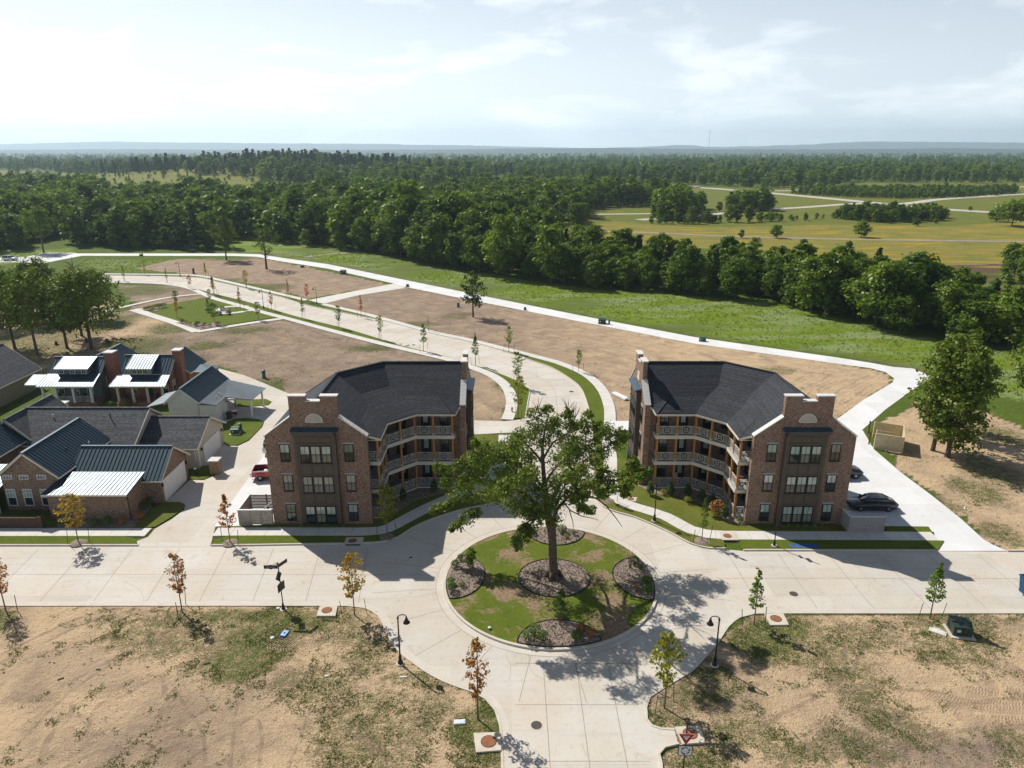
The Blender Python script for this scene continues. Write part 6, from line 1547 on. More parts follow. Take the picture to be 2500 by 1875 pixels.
for px, py, s, lb, v in ((1111, 1383, .75, 'round shrub at the back of the left island bed', 0), (1124, 1365, .6, 'small dark shrub at the very back of the left island bed', 1), (1143, 1376, .62, 'round shrub beside the crape myrtle of the left island bed', 0), (1101, 1425, .72, 'rear shrub of the pair at the front of the left island bed', 1),
                         (1103, 1441, .9, 'large front shrub of the left island bed', 0), (1128, 1431, .55, 'single small shrub right of the pair in the left island bed', 1), (1372, 1300, .95, 'clipped shrub at the back bed right of the oak trunk', 0), (1383, 1313, .5, 'tiny shrub in front of the clipped one in the back bed', 2), (1401, 1305, .5, 'tiny shrub at the right end of the back bed', 1), (1297, 1303, .8, 'shrub under the hanging oak leaves in the back bed', 1),
                         (1549, 1376, .9, 'round shrub at the back of the right island bed', 0), (1563, 1388, .5, 'small shrub below the round one of the right island bed', 1), (1580, 1428, 1.0, 'rear shrub of the front pair in the right island bed', 0), (1581, 1448, .95, 'front shrub of the pair in the right island bed', 1), (1553, 1437, .5, 'brown leaved small shrub in the right island bed', 4),
                         (1291, 1562, 1.0, 'leftmost round shrub of the front island bed', 0), (1306, 1545, .85, 'shrub behind the leftmost one of the front island bed', 1), (1323, 1563, 1.0, 'second round shrub from the left in the front island bed', 1), (1408, 1560, .9, 'round shrub in the right half of the front island bed', 0), (1418, 1541, .7, 'rusty shrub at the back of the front island bed', 4), (1443, 1552, .7, 'reddish shrub at the right of the front island bed', 4)):
    shrub(px, py, s, lb, v, .3, 'round_shrub', IS)
def myrtle(px, py, h, label, seed, leaf='leaf_green', n=8, bare=False):
    g = G(px, py, .3); o = thing('crape_myrtle', label, 'shrub', g); r2 = random.Random(seed); m = MB()
    for k in range(7):
        a = k * .9; e = Vector((.45 * math.cos(a), .45 * math.sin(a), h * (.72 if not bare else r2.uniform(.7, 1)))); m.tube([(.07 * math.cos(a), .07 * math.sin(a), 0), e * .5 + Vector((0, 0, .1)), e], [.022, .016, .006], 4)
    m.build('stem', M['bark_pale'], o, local=True)
    if not bare:
        rng = np.random.RandomState(seed); bl = crown_profile(rng, 12, h * .45, h, .62, egg); V_, Q_ = leaf_cloud(rng, bl, 8, 8, .085, .35); link('crown', np_mesh('crown', V_, Q_, M[leaf]), o)
    return o
myrtle(1150, 1404, 2.6, 'crape myrtle with bare stems in the left island bed', 1); myrtle(1368, 1526, 3.1, 'full green crape myrtle at the back of the front island bed', 2, 'leaf_dark'); myrtle(1538, 1386, 2.2, 'leafless crape myrtle in the right island bed', 3, bare=True)
# planting along the porches
PS = 'shrubs along the apartment porches'
for px, py, s, lb, v in ((1587, 1208, 1.3, 'upright dark shrub at the left porch corner of the right apartments', 3), (1637, 1208, 1.2, 'upright dark shrub at the second porch post', 3), (1679, 1212, 1.25, 'upright dark shrub at the middle porch post', 3), (1712, 1225, 1.3, 'upright dark shrub in the shaded porch bend', 3), (1738, 1236, 1.2, 'upright dark shrub below the shaded railing bend', 3),
                         (1767, 1268, 1.3, 'upright green shrub by the near porch corner of the right apartments', 3), (1565, 1180, .8, 'light green shrub at the left end of the porch bed', 2), (1806, 1276, .7, 'low green shrub under the near porch railing', 0), (1621, 1207, .8, 'straw coloured grass clump in the porch bed', 2), (1680, 1226, .9, 'yellowish shrub in the middle of the porch bed', 2), (1744, 1262, .9, 'tawny grass clump near the reddish bush of the porch bed', 2), (1750, 1256, 1.7, 'tall reddish brown bush beside the porch of the right apartments', 4),
                         (1094, 1190, 1.2, 'upright dark shrub in the shade of the left porch', 3), (1060, 1200, 1.2, 'upright dark shrub at the left porch step', 3), (985, 1222, 1.2, 'upright dark shrub in the left porch bend', 3)):
    shrub(px, py, s, lb, v, .15, 'porch_shrub', PS)
def bed(name, pts, z=.15, m='mulch'): return sheet(name, pts, z, m, 'structure', None, side=.1)
bed('mulch_bed', [(1545, 1175), (1560, 1190), (1600, 1207), (1660, 1216), (1710, 1232), (1745, 1255), (1770, 1276), (1810, 1284), (1822, 1280), (1790, 1262), (1770, 1230), (1700, 1200), (1590, 1190)])
bed('mulch_bed', [(896, 1280), (960, 1260), (1010, 1226), (1080, 1206), (1150, 1180), (1150, 1168), (1000, 1195), (900, 1265)])
bed('mulch_bed', [(1905, 1290), (2010, 1290), (2010, 1283.5), (1905, 1283.5)]); bed('mulch_bed', [(730, 1288), (842, 1288), (842, 1282.5), (735, 1282.5)])
ORD = ('first', 'second', 'third', 'fourth', 'fifth', 'sixth', 'seventh', 'eighth', 'ninth')
for k in range(9): shrub(1915 + k * 10.5, 1286.5, .42, ORD[k] + ' clipped plant from the left in the row under the bay of the right apartments', 2 if k % 2 else 0, .15, 'bedding_plant', 'plants in a row under the right bay')
for k in range(9): shrub(742 + k * 11, 1285, .42, ORD[k] + ' clipped plant from the left in the row under the bay of the left apartments', 0, .15, 'bedding_plant', 'plants in a row under the left bay')
# planting round the houses
for k, (px, py, s, v, lb) in enumerate(((262, 1281, 1.1, 0, 'dark shrub at the brick lean-to corner'), (300, 1280, .9, 4, 'reddish shrub right of the lean-to wall'), (340, 1268, .9, 4, 'bronze shrub at the lawn edge by the garage'), (232, 1283, .9, 0, 'dark shrub under the lean-to wall behind the golden tree'), (165, 1284, .9, 0, 'shrub below the brick wall left of the golden tree'), (352, 1240, 1.0, 0, 'dark shrub between lean-to and garage'), (366, 1226, .9, 0, 'dark shrub beside the garage door corner'),
                                        (300, 995, 1.2, 2, 'yellow green shrub before the brick cottage porch'), (270, 992, .9, 0, 'dark low shrub before the cottage steps'), (318, 992, .9, 0, 'dark shrub right of the brick cottage steps'), (478, 905, 1.6, 3, 'small cone shaped conifer behind the carport'), (125, 1283, .8, 0, 'dark shrub in front of the low brick wall'))):
    shrub(px, py, s, lb, v, .12)
bed('mulch_bed', [(140, 1290), (330, 1290), (332, 1280), (352, 1262), (372, 1238), (360, 1230), (325, 1258), (140, 1266)], .145)
# park beds
bed('mulch_bed', [(428, 789), (484, 806), (548, 797), (530, 788), (500, 792), (455, 786)], .14); bed('mulch_bed', [(344, 756), (372, 765), (405, 750), (380, 752)], .14)
for k, (px, py, s, v) in enumerate(((465, 793, .9, 2), (478, 797, .8, 0), (495, 799, .9, 4), (512, 797, .9, 2), (532, 795, 1.1, 2), (500, 794, .8, 0), (445, 789, .8, 0), (455, 790, .9, 2), (365, 757, 1.3, 0), (378, 754, 1.4, 2), (390, 752, 1.4, 0), (400, 750, 1.4, 2), (370, 760, 1.2, 2), (355, 757, 1.0, 0))):
    shrub(px, py, s, (ORD[sorted((465, 478, 495, 512, 532, 500, 445, 455)).index(px)] + ' shrub from the left in the lower park bed' if px > 420 else ORD[sorted((365, 378, 390, 400, 370, 355)).index(px)] + ' shrub from the left in the left corner bed of the park'), v, .14, 'bed_shrub', 'shrubs in the lower park bed' if px > 420 else 'shrubs in the left park bed')
for px, py, lb in ((543, 757, 'dark twiggy shrub behind the park bench'), (508, 763, 'low dark shrub under the park tree'), (559, 768, 'clipped shrub right of the park bench'), (534, 769, 'clipped shrub left of the park bench'), (482, 795, 'weeping dwarf tree in the lower park bed')): shrub(px, py, 1.2, lb, 0, .14)

# ------------------------------------------------------------------ weeds, rough grass, meadow growth
M['weed'] = leaf_mat('weedy grass', (.070, .118, .016), (.095, .14, .022), (.17, .155, .05), .25, .4, 0)
M['meadow'] = leaf_mat('meadow growth', (.14, .22, .018), (.105, .175, .014), (.24, .24, .07), .3, .12, 0)
def tufts(name, n, box, m, size, seed, rule, hgt):
    r = np.random.RandomState(seed); x = r.uniform(box[0], box[1], n); y = r.uniform(box[2], box[3], n)
    k = np.abs(x) < y * .80 + 4; x, y = x[k], y[k]
    g, d, l, ye, f = channels(x, y); cl = vnoise(x * .9, y * .9, 3); keep = rule(g, l, ye, cl, r.uniform(0, 1, len(x)))
    pxl = np.array([pix(a, b) for a, b in zip(x, y)]) if False else None
    keep &= ~inpoly(x, y, ROADPOLY)
    x, y = x[keep], y[keep]; m_ = len(x); B = 4
    a = r.uniform(0, 6.283, (m_, B)); s = size * r.uniform(.5, 1.5, (m_, 1)); lean = r.uniform(.3, 1.0, (m_, B))
    cx = x[:, None] + r.normal(size=(m_, B)) * s * .5; cy_ = y[:, None] + r.normal(size=(m_, B)) * s * .5
    w = s * .28; hh = s * hgt * r.uniform(.6, 1.2, (m_, B))
    P0 = np.stack([cx - np.sin(a) * w, cy_ + np.cos(a) * w, np.zeros_like(cx)], -1); P1 = np.stack([cx + np.sin(a) * w, cy_ - np.cos(a) * w, np.zeros_like(cx)], -1)
    P2 = np.stack([cx + np.cos(a) * s * lean, cy_ + np.sin(a) * s * lean, hh], -1)
    V_ = np.stack([P0, P1, P2], 2).reshape(-1, 3); o = link(name, np_mesh(name, V_, np.arange(len(V_)).reshape(-1, 3), M[m])); o['kind'] = 'stuff'; return o
ROADPOLY = [(p.x, p.y) for p in road_outline]
tufts('grass', 150000, (-44, 44, 30, 51), 'weed', .085, 5, lambda g, l, ye, c, u: u < np.clip((g - .30) * 1.5 + (c - .52) * 4.2, 0, .95), .6)
tufts('grass', 130000, (-120, 120, 55, 150), 'weed', .13, 6, lambda g, l, ye, c, u: (l < .1) & (g < .7) & (u < np.clip((g - .22) * 1.6 + (c - .5) * 2.4, 0, .9)), .6)
tufts('meadow_grass', 110000, (-190, 190, 75, 260), 'meadow', .22, 7, lambda g, l, ye, c, u: (l > .5) & (u < .75), 1.1)

# crumbs of soil over the near lots
M['clod'] = mat('soil clods', (.40, .30, .195), (.27, .195, .13), 1.2, .95, coord='pos')
r = np.random.RandomState(91); n = 42000; x = r.uniform(-42, 42, n); y = r.uniform(31, 51, n); k = (np.abs(x) < y * .8 + 2) & ~inpoly(x, y, ROADPOLY); k &= vnoise(x * .5, y * .5, 3) + r.uniform(-.25, .25, n) > .45
x, y = x[k], y[k]; n = len(x); s_ = .018 + .05 * r.uniform(0, 1, n) ** 3; a = r.uniform(0, 6.28, n)
P_ = [np.stack([x + s_ * np.cos(a + j * 2.094) * r.uniform(.7, 1.3, n), y + s_ * np.sin(a + j * 2.094), np.zeros(n)], -1) for j in range(3)] + [np.stack([x, y, s_ * r.uniform(.7, 1.3, n)], -1)]
V_ = np.stack(P_, 1).reshape(-1, 3); b = np.arange(n)[:, None] * 4; Q_ = np.concatenate([b + np.array([[0, 1, 3]]), b + np.array([[1, 2, 3]]), b + np.array([[2, 0, 3]])])
o = link('soil_clods', np_mesh('soil_clods', V_, Q_, M['clod'])); o['kind'] = 'stuff'
# ------------------------------------------------------------------ street furniture
def lamp_post(px, py, label, rz=0.0, h=4.2, z=0.0, group='black street lamps'):
    o = thing('street_lamp', label, 'street lamp', G(px, py, z), rz, group)
    MB().lathe([(.30, -.05), (.30, .08), (.26, .1)], n=14).build('footing', M['kerb'], o, local=True)
    MB().lathe([(.2, .1), (.2, .2), (.12, .32), (.11, .7), (.08, .75)], n=12).build('base', M['steel'], o, local=True)
    MB().tube([(0, 0, .7), (0, 0, h - .25)], [.062, .05], 10).build('pole', M['steel'], o, local=True)
    m = MB(); arm = [Vector((0, 0, h - .3)), Vector((.08, 0, h - .08)), Vector((.28, 0, h)), Vector((.52, 0, h - .06)), Vector((.6, 0, h - .2))]; m.tube(arm, [.045, .04, .036, .034, .034], 8)
    m.lathe([(.075, h - .32), (.085, h - .25), (.03, h - .14), (.01, h - .05)], n=8); m.build('arm', M['steel'], o, local=True)
    s = MB().lathe([(.05, h - .18), (.07, h - .32), (.11, h - .4), (.14, h - .52), (.25, h - .68), (.26, h - .71)], (.6, 0, 0), 14).build('lamp_shade', M['steel'], o, local=True)
    MB().lathe([(.2, h - .7), (.1, h - .76)], (.6, 0, 0), 10).build('lens', M['lid'], s, local=True)
    return o
lamp_post(977.6, 1621, 'black gooseneck street lamp at the near left kerb of the roundabout', R(8))
lamp_post(1744.5, 1625, 'black gooseneck street lamp at the near right kerb of the roundabout', R(172))
lamp_post(1597.5, 1272, 'black gooseneck street lamp before the porches of the right apartments', R(170), 4.2, .13)
lamp_post(644, 754, 'black street lamp at the road side of the park', R(190), 4.6, .1); lamp_post(774, 744, 'black street lamp beside the cross path', R(200), 4.4, .1); lamp_post(440, 675, 'black street lamp near the far bend of the road', R(200), 4.4, .1)
# street name sign post
M['signback'] = mat('sign back brown', (.07, .058, .05), None, 5, .6); M['navy'] = mat('navy sign face', (.008, .014, .05), None, 5, .4); M['sred'] = mat('traffic red', (.42, .012, .02), None, 5, .45); M['swhite'] = mat('sign white', (.62, .66, .70), None, 5, .5)
def text(body, size, m, parent, loc, rot, name='lettering'):
    c = bpy.data.curves.new(name, 'FONT'); c.body = body; c.size = size; c.align_x = 'CENTER'; c.align_y = 'CENTER'; c.extrude = .002; c.materials.append(M[m])
    t_ = bpy.data.objects.new(name, c); me = bpy.data.meshes.new_from_object(t_); bpy.data.objects.remove(t_)
    o = link(name, me, parent); o.location = loc; o.rotation_euler = rot; return o
g = G(692, 1487); sp = thing('street_sign', 'black sign post with a navy street name blade and traffic signs seen edge on', 'sign', g)
MB().lathe([(.3, -.05), (.3, .03)], n=12).build('footing', M['kerb'], sp, local=True); MB().lathe([(.16, .03), (.1, .35), (.055, .6)], n=10).build('base', M['steel'], sp, local=True)
MB().tube([(0, 0, .5), (-.02, 0, 4.35)], .045, 8).build('pole', M['steel'], sp, local=True)
q = R(78)
b_ = MB().box((-.62, -.02, 3.95), (1.1, .03, .3)).build('name_blade', M['navy'], sp, local=True); text('Isaac Parker', .16, 'swhite', b_, (-.62, -.04, 3.95), (R(90), 0, 0))
MB().extr([(-.75, -.02, 4.1), (-.62, -.02, 4.17), (-.49, -.02, 4.1)], (0, -.03, 0)).build('blade_crest', M['navy'], b_, local=True); MB().extr([(-.75, -.02, 3.8), (-.62, -.02, 3.73), (-.49, -.02, 3.8)], (0, -.03, 0)).build('blade_crest', M['navy'], b_, local=True)
MB().beam((-.1, 0, 4.05), (-.1, 0, 4.3), .05).build('bracket', M['steel'], sp, local=True); m = MB(); m.beam((-.5, -.02, 4.12), (-.1, -.02, 4.35), .025); m.beam((-.3, -.02, 4.12), (-.05, -.02, 4.28), .025); m.build('scroll', M['steel'], sp, local=True)
def plate(par, name, w, h, z, rz, x=0, y=0, diamond=False, m='signback'):
    mb = MB(); c, s = math.cos(rz), math.sin(rz)
    pts = [(-w / 2, -h / 2), (w / 2, -h / 2), (w / 2, h / 2), (-w / 2, h / 2)] if not diamond else [(0, -h / 2), (w / 2, 0), (0, h / 2), (-w / 2, 0)]
    mb.extr([(x + u * c, y + u * s, z + v) for u, v in pts], (-s * .03, c * .03, 0)); return mb.build(name, M[m], par, local=True)
plate(sp, 'name_blade', 1.0, .3, 4.1, R(62), .25, .3); plate(sp, 'diamond_sign', .95, .95, 3.1, q, -.06, -.02, True); plate(sp, 'square_sign', .6, .75, 2.05, q, -.07, -.02); plate(sp, 'square_sign', .6, .75, 2.15, R(65), .08, .06)
# the far post in the shade, two diamond signs
g = G(1890, 1332, .13); s2 = thing('street_sign', 'dark sign post with two diamond signs edge on before the right apartments', 'sign', g)
MB().lathe([(.28, -.05), (.28, .04)], n=12).build('footing', M['kerb'], s2, local=True); MB().lathe([(.14, .04), (.1, .35), (.055, .6)], n=10).build('base', M['steel'], s2, local=True); MB().tube([(0, 0, .5), (0, 0, 4.2)], .05, 8).build('pole', M['steel'], s2, local=True)
plate(s2, 'diamond_sign', .8, .8, 3.2, R(80), .04, 0, True, 'steel'); plate(s2, 'square_sign', .6, .6, 2.4, R(80), .04, 0, True, 'steel')
# yield and roundabout signs
g = G(1666, 1905); ys = thing('traffic_sign', 'red yield sign above a white roundabout arrows sign at the bottom', 'sign', g, R(-2))
MB().tube([(0, .06, -.1), (0, .06, 4.2)], .045, 8).build('pole', M['steel'], ys, local=True)
yb = MB().extr([(-.46, 0, 3.45), (.46, 0, 3.45), (.04, 0, 2.72), (-.04, 0, 2.72)], (0, .02, 0)).build('yield_sign', M['sred'], ys, local=True)
m = MB(); 
for a, b in (((-.46, 3.45), (.46, 3.45)), ((.46, 3.45), (.03, 2.7)), ((-.46, 3.45), (-.03, 2.7))): m.beam((a[0], -.006, a[1]), (b[0], -.006, b[1]), .012, .012)
m.build('yield_border', M['swhite'], yb, local=True); MB().extr([(-.2, -.012, 3.31), (.2, -.012, 3.31), (0, -.012, 2.98)], (0, .008, 0)).build('yield_panel', M['swhite'], yb, local=True); text('YIELD', .085, 'sred', yb, (0, -.016, 3.24), (R(90), 0, 0))
rb = MB().b2((-.42, -.005, 1.85), (.42, .02, 2.6)).build('roundabout_sign', M['steel'], ys, local=True); MB().b2((-.375, -.012, 1.9), (.375, -.004, 2.55)).build('sign_face', M['swhite'], rb, local=True)
for k in range(3):
    a0 = R(55 + 120 * k); m = MB(); pts = [Vector((.23 * math.cos(a0 + t * R(72) / 8), -.018, 2.225 + .23 * math.sin(a0 + t * R(72) / 8))) for t in range(9)]
    for p, r_ in zip(pts, pts[1:]): m.beam(p, r_, .006, .055)
    e = pts[-1]; a1 = a0 + R(72); td = Vector((-math.sin(a1), 0, math.cos(a1))); nd = Vector((math.cos(a1), 0, math.sin(a1)))
    m.extr([e + nd * .075, e - nd * .075, e + td * .13], (0, -.006, 0)); m.build('arrow', M['navy'], rb, local=True)

# inlets, manholes, lids
def inlet(cx, cy, pad, label, z=.13, r=.36):
    g = G(cx, cy, z); o = thing('storm_inlet', label, 'storm drain', g); P_ = GG(pad, z); m = MB(); m.extr([p for p in P_], (0, 0, -.22)); m.build('concrete_pad', M['pad'], o)
    MB().lathe([(r * 1.12, -.02), (r * 1.12, .012), (r, .014)], n=20).build('cover_rim', M['iron'], o, local=True); MB().lathe([(r, .0), (r, .022), (.02, .026)], n=20).build('cover', M['rust'], o, local=True); return o
inlet(860.6, 1320, [(838, 1329), (884, 1328.5), (889, 1311.5), (846, 1311.5)], 'storm inlet pad with rusty cover in the shaded verge of the left apartments', .15)
inlet(1776, 1308, [(1763, 1318), (1804, 1318), (1797, 1298), (1755, 1299)], 'storm inlet pad with rusty cover set in the right sidewalk', .165)
inlet(798, 1489.6, [(772, 1503), (819, 1503), (824, 1478.5), (781, 1478.5)], 'square inlet pad with rusty cover left of the golden young tree', .12, .38)
inlet(1193, 1810, [(1162, 1836), (1224, 1831), (1222, 1787), (1156, 1789)], 'inlet pad with rusty cover at the bottom beside the lower roadway', .13, .45)
inlet(1685, 1791, [(1666, 1816), (1723, 1812), (1708, 1771), (1648, 1774)], 'inlet pad with rusty cover above the yield sign', .15, .42)
inlet(1894.5, 1510, [(1881, 1525.5), (1926, 1525), (1913, 1497.5), (1866.5, 1498)], 'inlet pad with rusty cover by the green young tree on the near right', .12, .4)
for px, py, pad, lb in ((1540, 1218, [(1530, 1222), (1552, 1224), (1556, 1214), (1533, 1213)], 'rusty cover in the curving walk before the porches'), (979, 840, [(962, 838), (985, 845), (1000, 841), (978, 834)], 'small inlet pad on the right verge of the winding road'), (1266, 874, [(1247, 872), (1270, 880), (1284, 874), (1262, 868)], 'inlet pad beside the road bend')): inlet(px, py, pad, lb, .165, .3)
M['throat_shade'] = mat('painted opening shade', (.012, .011, .010), None, 3, .9)
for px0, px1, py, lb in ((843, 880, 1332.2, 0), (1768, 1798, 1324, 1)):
    a, b = G(px0, py), G(px1, py); m = MB(); m.beam(Vector((a.x, a.y, .09)), Vector((b.x, b.y, .09)), .05, .11); o = m.build('inlet_throat', M['throat_shade']); structure(o)  # solid bar, its near-black colour standing in for shade inside the throat
def manhole(px, py, r, label, m='iron'):
    o = thing('manhole_cover', label, 'manhole cover', G(px, py, ZR), 0); MB().lathe([(r * 1.15, .002), (r * 1.15, .008), (r, .009)], n=20).build('rim', M['pad'], o, local=True); MB().lathe([(r, .004), (r, .014), (.02, .016)], n=20).build('cover', M[m], o, local=True)
manhole(1309.8, 1770.5, .36, 'iron manhole cover in the lower roadway'); manhole(1937.7, 1450, .36, 'iron manhole cover in the right half of the street'); manhole(1849, 1388, .15, 'small round valve cover in the right street'); manhole(1395, 956, .36, 'manhole cover at the road bend'); manhole(1003, 1361, .14, 'small valve cover in the shadow on the left street'); manhole(1010, 842, .36, 'manhole cover far along the winding road')
def disc_lid(px, py, r, label, z=.02): o = thing('valve_box', label, 'utility lid', G(px, py, z)); MB().lathe([(r, -.05), (r, .04), (r * .3, .06)], n=14).build('lid', M['lid'], o, local=True)
disc_lid(679, 1485, .13, 'white round lid beside the sign post'); disc_lid(664.5, 1557, .15, 'pale green round lid left of the blue meter box'); disc_lid(1195, 1532, .12, 'tiny white lid on the island lawn', .3)
o = thing('meter_box', 'pale blue meter box lid lying on the near left lot', 'utility box', G(695, 1548), R(-12)); MB().b2((-.24, -.36, -.05), (.24, .36, .09)).build('box', M['blue'], o, local=True)
M['paleblue'] = mat('pale blue plastic', (.33, .46, .68), None, 4, .5); MB().b2((-.2, -.32, .09), (.2, .32, .11)).build('lid', M['paleblue'], o, local=True); MB().b2((-.06, -.08, .11), (.06, .08, .13)).build('reader', M['navy'], o, local=True)
o = thing('meter_box', 'long cream meter box lid beside the tall orange young tree', 'utility box', G(1122, 1764), R(4)); MB().b2((-.38, -.2, -.05), (.38, .2, .08)).build('box', M['lid'], o, local=True); MB().b2((-.34, -.16, .08), (.34, .16, .1)).build('lid', M['swhite'], o, local=True)
o = thing('cable_pit', 'pale angular pit cover left of the dark green utility box', 'utility box', G(2289, 1543), R(-38)); MB().prism([(-.6, -.3), (.6, -.3), (.6, .3), (-.2, .45), (-.6, .2)], -.05, .07).build('frame', M['pad'], o, local=True); MB().prism([(-.5, -.22), (.5, -.22), (.5, .22), (-.17, .35), (-.5, .14)], .07, .085).build('lid', M['lid'], o, local=True)
def transformer(px, py, w, d, h, label, rz=0.0, m='plug_dark', z=.0):
    o = thing('utility_box', label, 'utility box', G(px, py, z), rz); MB().b2((-w * .65, -d * .75, -.05), (w * .65, d * .7, .09)).build('plinth', M['pad'], o, local=True)
    b = MB(); b.extr([(-w / 2, -d / 2, .09), (-w / 2, d / 2, .09), (-w / 2, d / 2, h), (-w / 2, -d * .1, h), (-w / 2, -d / 2, h * .86)], (w, 0, 0)); o2 = b.build('cabinet', M[m], o, local=True)
    MB().extr([(-w * .53, -d * .12, h), (-w * .53, d * .53, h), (-w * .53, d * .53, h + .04), (-w * .53, -d * .12, h + .04)], (w * 1.06, 0, 0)).build('lid', M[m], o, local=True)
    MB().b2((-.012, -d / 2 - .015, .15), (.012, -d / 2 + .005, h * .8)).build('door_seam', M['steel'], o2, local=True); MB().b2((-w * .32, -d / 2 - .012, h * .4), (-w * .12, -d / 2 + .005, h * .62)).build('warning_label', M['swhite'], o2, local=True); return o
transformer(2341, 1544, 1.35, 1.2, 1.0, 'large dark green utility box on the near right lot', R(-10))
transformer(575, 1058, 1.0, .9, .8, 'dark green utility box on the lawn beside the cream garage', R(5), 'plug', .13); transformer(1470, 790, 1.5, 1.2, 1.1, 'green utility box on the ploughed lot by the outer path', R(-15), 'plug_dark'); transformer(1713, 833, 1.0, .9, .8, 'small green utility box farthest right along the outer path', R(-15), 'plug')
transformer(838, 669, 1.6, 1.3, 1.2, 'utility box at the far bend of the outer path', R(-10), 'plug_dark'); transformer(738, 653, 1.0, .8, .8, 'low utility box farther along the outer path', 0, 'plug_dark'); transformer(345, 625, 1.0, .8, .8, 'low green box at the far straight path', 0, 'plug_dark')
def pedestal(px, py, h, label, z=0.0, m='plug', r=.13):
    o = thing('cable_pedestal', label, 'utility post', G(px, py, z)); MB().lathe([(r, -.05), (r, h), (r * 1.15, h), (r * 1.15, h + .05), (r * .4, h + .12)], n=10).build('cap', M[m], o, local=True); MB().lathe([(r * 1.3, -.05), (r * 1.3, .12)], n=10).build('base', M[m], o, local=True); return o
pedestal(588, 1052, 1.0, 'green cable pedestal behind the utility box by the cream garage', .13, r=.22); pedestal(480, 1158, .7, 'green cable pedestal left of the buff stone pillar', .13, r=.2); pedestal(645, 923, 1.3, 'green cable pedestal on the brown lot beyond the carport', 0, r=.28); pedestal(1119, 750, 1.0, 'green cable pedestal on the outer path beside the lone pine', 0, r=.3); pedestal(1487, 792, .9, 'cable pedestal right of the green utility box on the outer path', 0, r=.2); pedestal(1720, 833, .8, 'cable pedestal beside the farthest right utility box', 0, r=.25); pedestal(473, 668, 1.6, 'dark post bin near the far road lamp', 0, 'plug_dark', .3); pedestal(995, 700, .6, 'low dark post at the cross path end', 0, 'plug_dark', .4); pedestal(1282, 757, .6, 'low dark post midway along the outer path', 0, 'plug_dark', .3)
M['orange'] = mat('orange flag', (.75, .13, .03), None, 5, .6)
o = thing('marker_stake', 'orange topped marker stake at the foot of the leaning young tree', 'marker', G(2278, 1511)); MB().tube([(0, 0, -.05), (0, 0, .55)], .02, 5).build('stake', M['orange'], o, local=True); MB().lathe([(.09, .3), (.05, .5)], n=8).build('cap', M['orange'], o, local=True)
o = thing('fire_hydrant', 'yellow fire hydrant by the walk of the road bend', 'hydrant', G(1250, 1005, .13)); M['yellow'] = mat('hydrant yellow', (.62, .36, .02), None, 5, .5)
MB().lathe([(.16, 0), (.16, .06), (.11, .08), (.11, .5), (.14, .52), (.12, .62), (.04, .7), (.03, .76)], n=12).build('barrel', M['yellow'], o, local=True); MB().tube([(-.22, 0, .4), (.22, 0, .4)], .06, 8).build('nozzle', M['yellow'], o, local=True); MB().tube([(0, -.2, .38), (0, 0, .38)], .075, 8).build('nozzle', M['yellow'], o, local=True)
# buff stone pillar
g = G(528, 1153, .13); o = thing('stone_pillar', 'buff stone gate pillar at the driveway edge', 'pillar', g); MB().b2((-.5, -.5, -.1), (.5, .5, 1.55)).build('core', M['stone'], o, local=True); rr = random.Random(8)
for r_ in range(6):
    for f in range(2):
        x = -.5
        while x < .45:
            w = min(rr.uniform(.2, .4), .5 - x); d = rr.uniform(.015, .05)
            if f == 0: MB().b2((x + .012, -.5 - d, r_ * .25 + .01), (x + w - .012, -.495, r_ * .25 + .235)).build('stone', M['stone'], o, local=True)
            else: MB().b2((.495, x + .012, r_ * .25 + .01), (.5 + d, x + w - .012, r_ * .25 + .235)).build('stone', M['stone'], o, local=True)
            x += w
MB().b2((-.6, -.6, 1.55), (.6, .6, 1.68)).build('cap', M['coping'], o, local=True)
# slatted enclosure by the left apartments
g0, g1 = G(585, 1282.5), G(668, 1281); o = thing('slatted_enclosure', 'pale slatted timber enclosure beside the left apartments', 'fence', g0); L = g1 - g0
w = L.x; dpt = 3.4
for i in range(9):
    z = .12 + i * .175; m = MB(); m.b2((0, -.03, z), (w, .03, z + .14)); m.build('slat', M['bed'], o, local=True)
    m = MB(); m.b2((-.03, 0, z), (.03, dpt, z + .14)); m.build('slat', M['bed'], o, local=True)
    m = MB(); m.b2((0, dpt - .03, z), (w, dpt + .03, z + .12)); m.build('slat', M['bark'], o, local=True)
MB().b2((-.08, -.09, 1.69), (w, .09, 1.75)).build('cap_rail', M['white'], o, local=True); MB().b2((-.09, .05, 1.69), (.09, dpt, 1.75)).build('cap_rail', M['white'], o, local=True)
for x, y in ((0, 0), (w, 0), (0, dpt), (w / 2, dpt), (w * .66, 0), (w * .33, 0)): MB().b2((x - .05, y + .03, 0), (x + .05, y + .13, 1.7)).build('post', M['bed'], o, local=True)
MB().beam((w * .72, 0, 1.65), (w * .95, dpt, 1.65), .1).build('brace', M['bed'], o, local=True)
# board screened enclosure by the right apartments
g0, g1 = G(2070, 1300, .13), G(2154, 1299, .13); o = thing('board_enclosure', 'grey board screen wall at the corner of the right apartments', 'fence', g0); w = (g1 - g0).x; M['greyboard'] = mat('grey board', (.36, .34, .32), (.31, .29, .275), 2, .7)
for i in range(11):
    z = .05 + i * .15; MB().b2((0, -.03, z), (w, .03, z + .115)).build('board', M['greyboard'], o, local=True); MB().b2((-.03, .03, z), (.03, 2.6, z + .115)).build('board', M['greyboard'], o, local=True)
MB().b2((-.07, -.07, 1.7), (w + .05, .09, 1.75)).build('cap_rail', M['lid'], o, local=True); MB().b2((-.09, .09, 1.7), (.09, 2.65, 1.75)).build('cap_rail', M['lid'], o, local=True); MB().b2((w - .06, -.06, 0), (w + .06, .06, 1.7)).build('post', M['greyboard'], o, local=True)
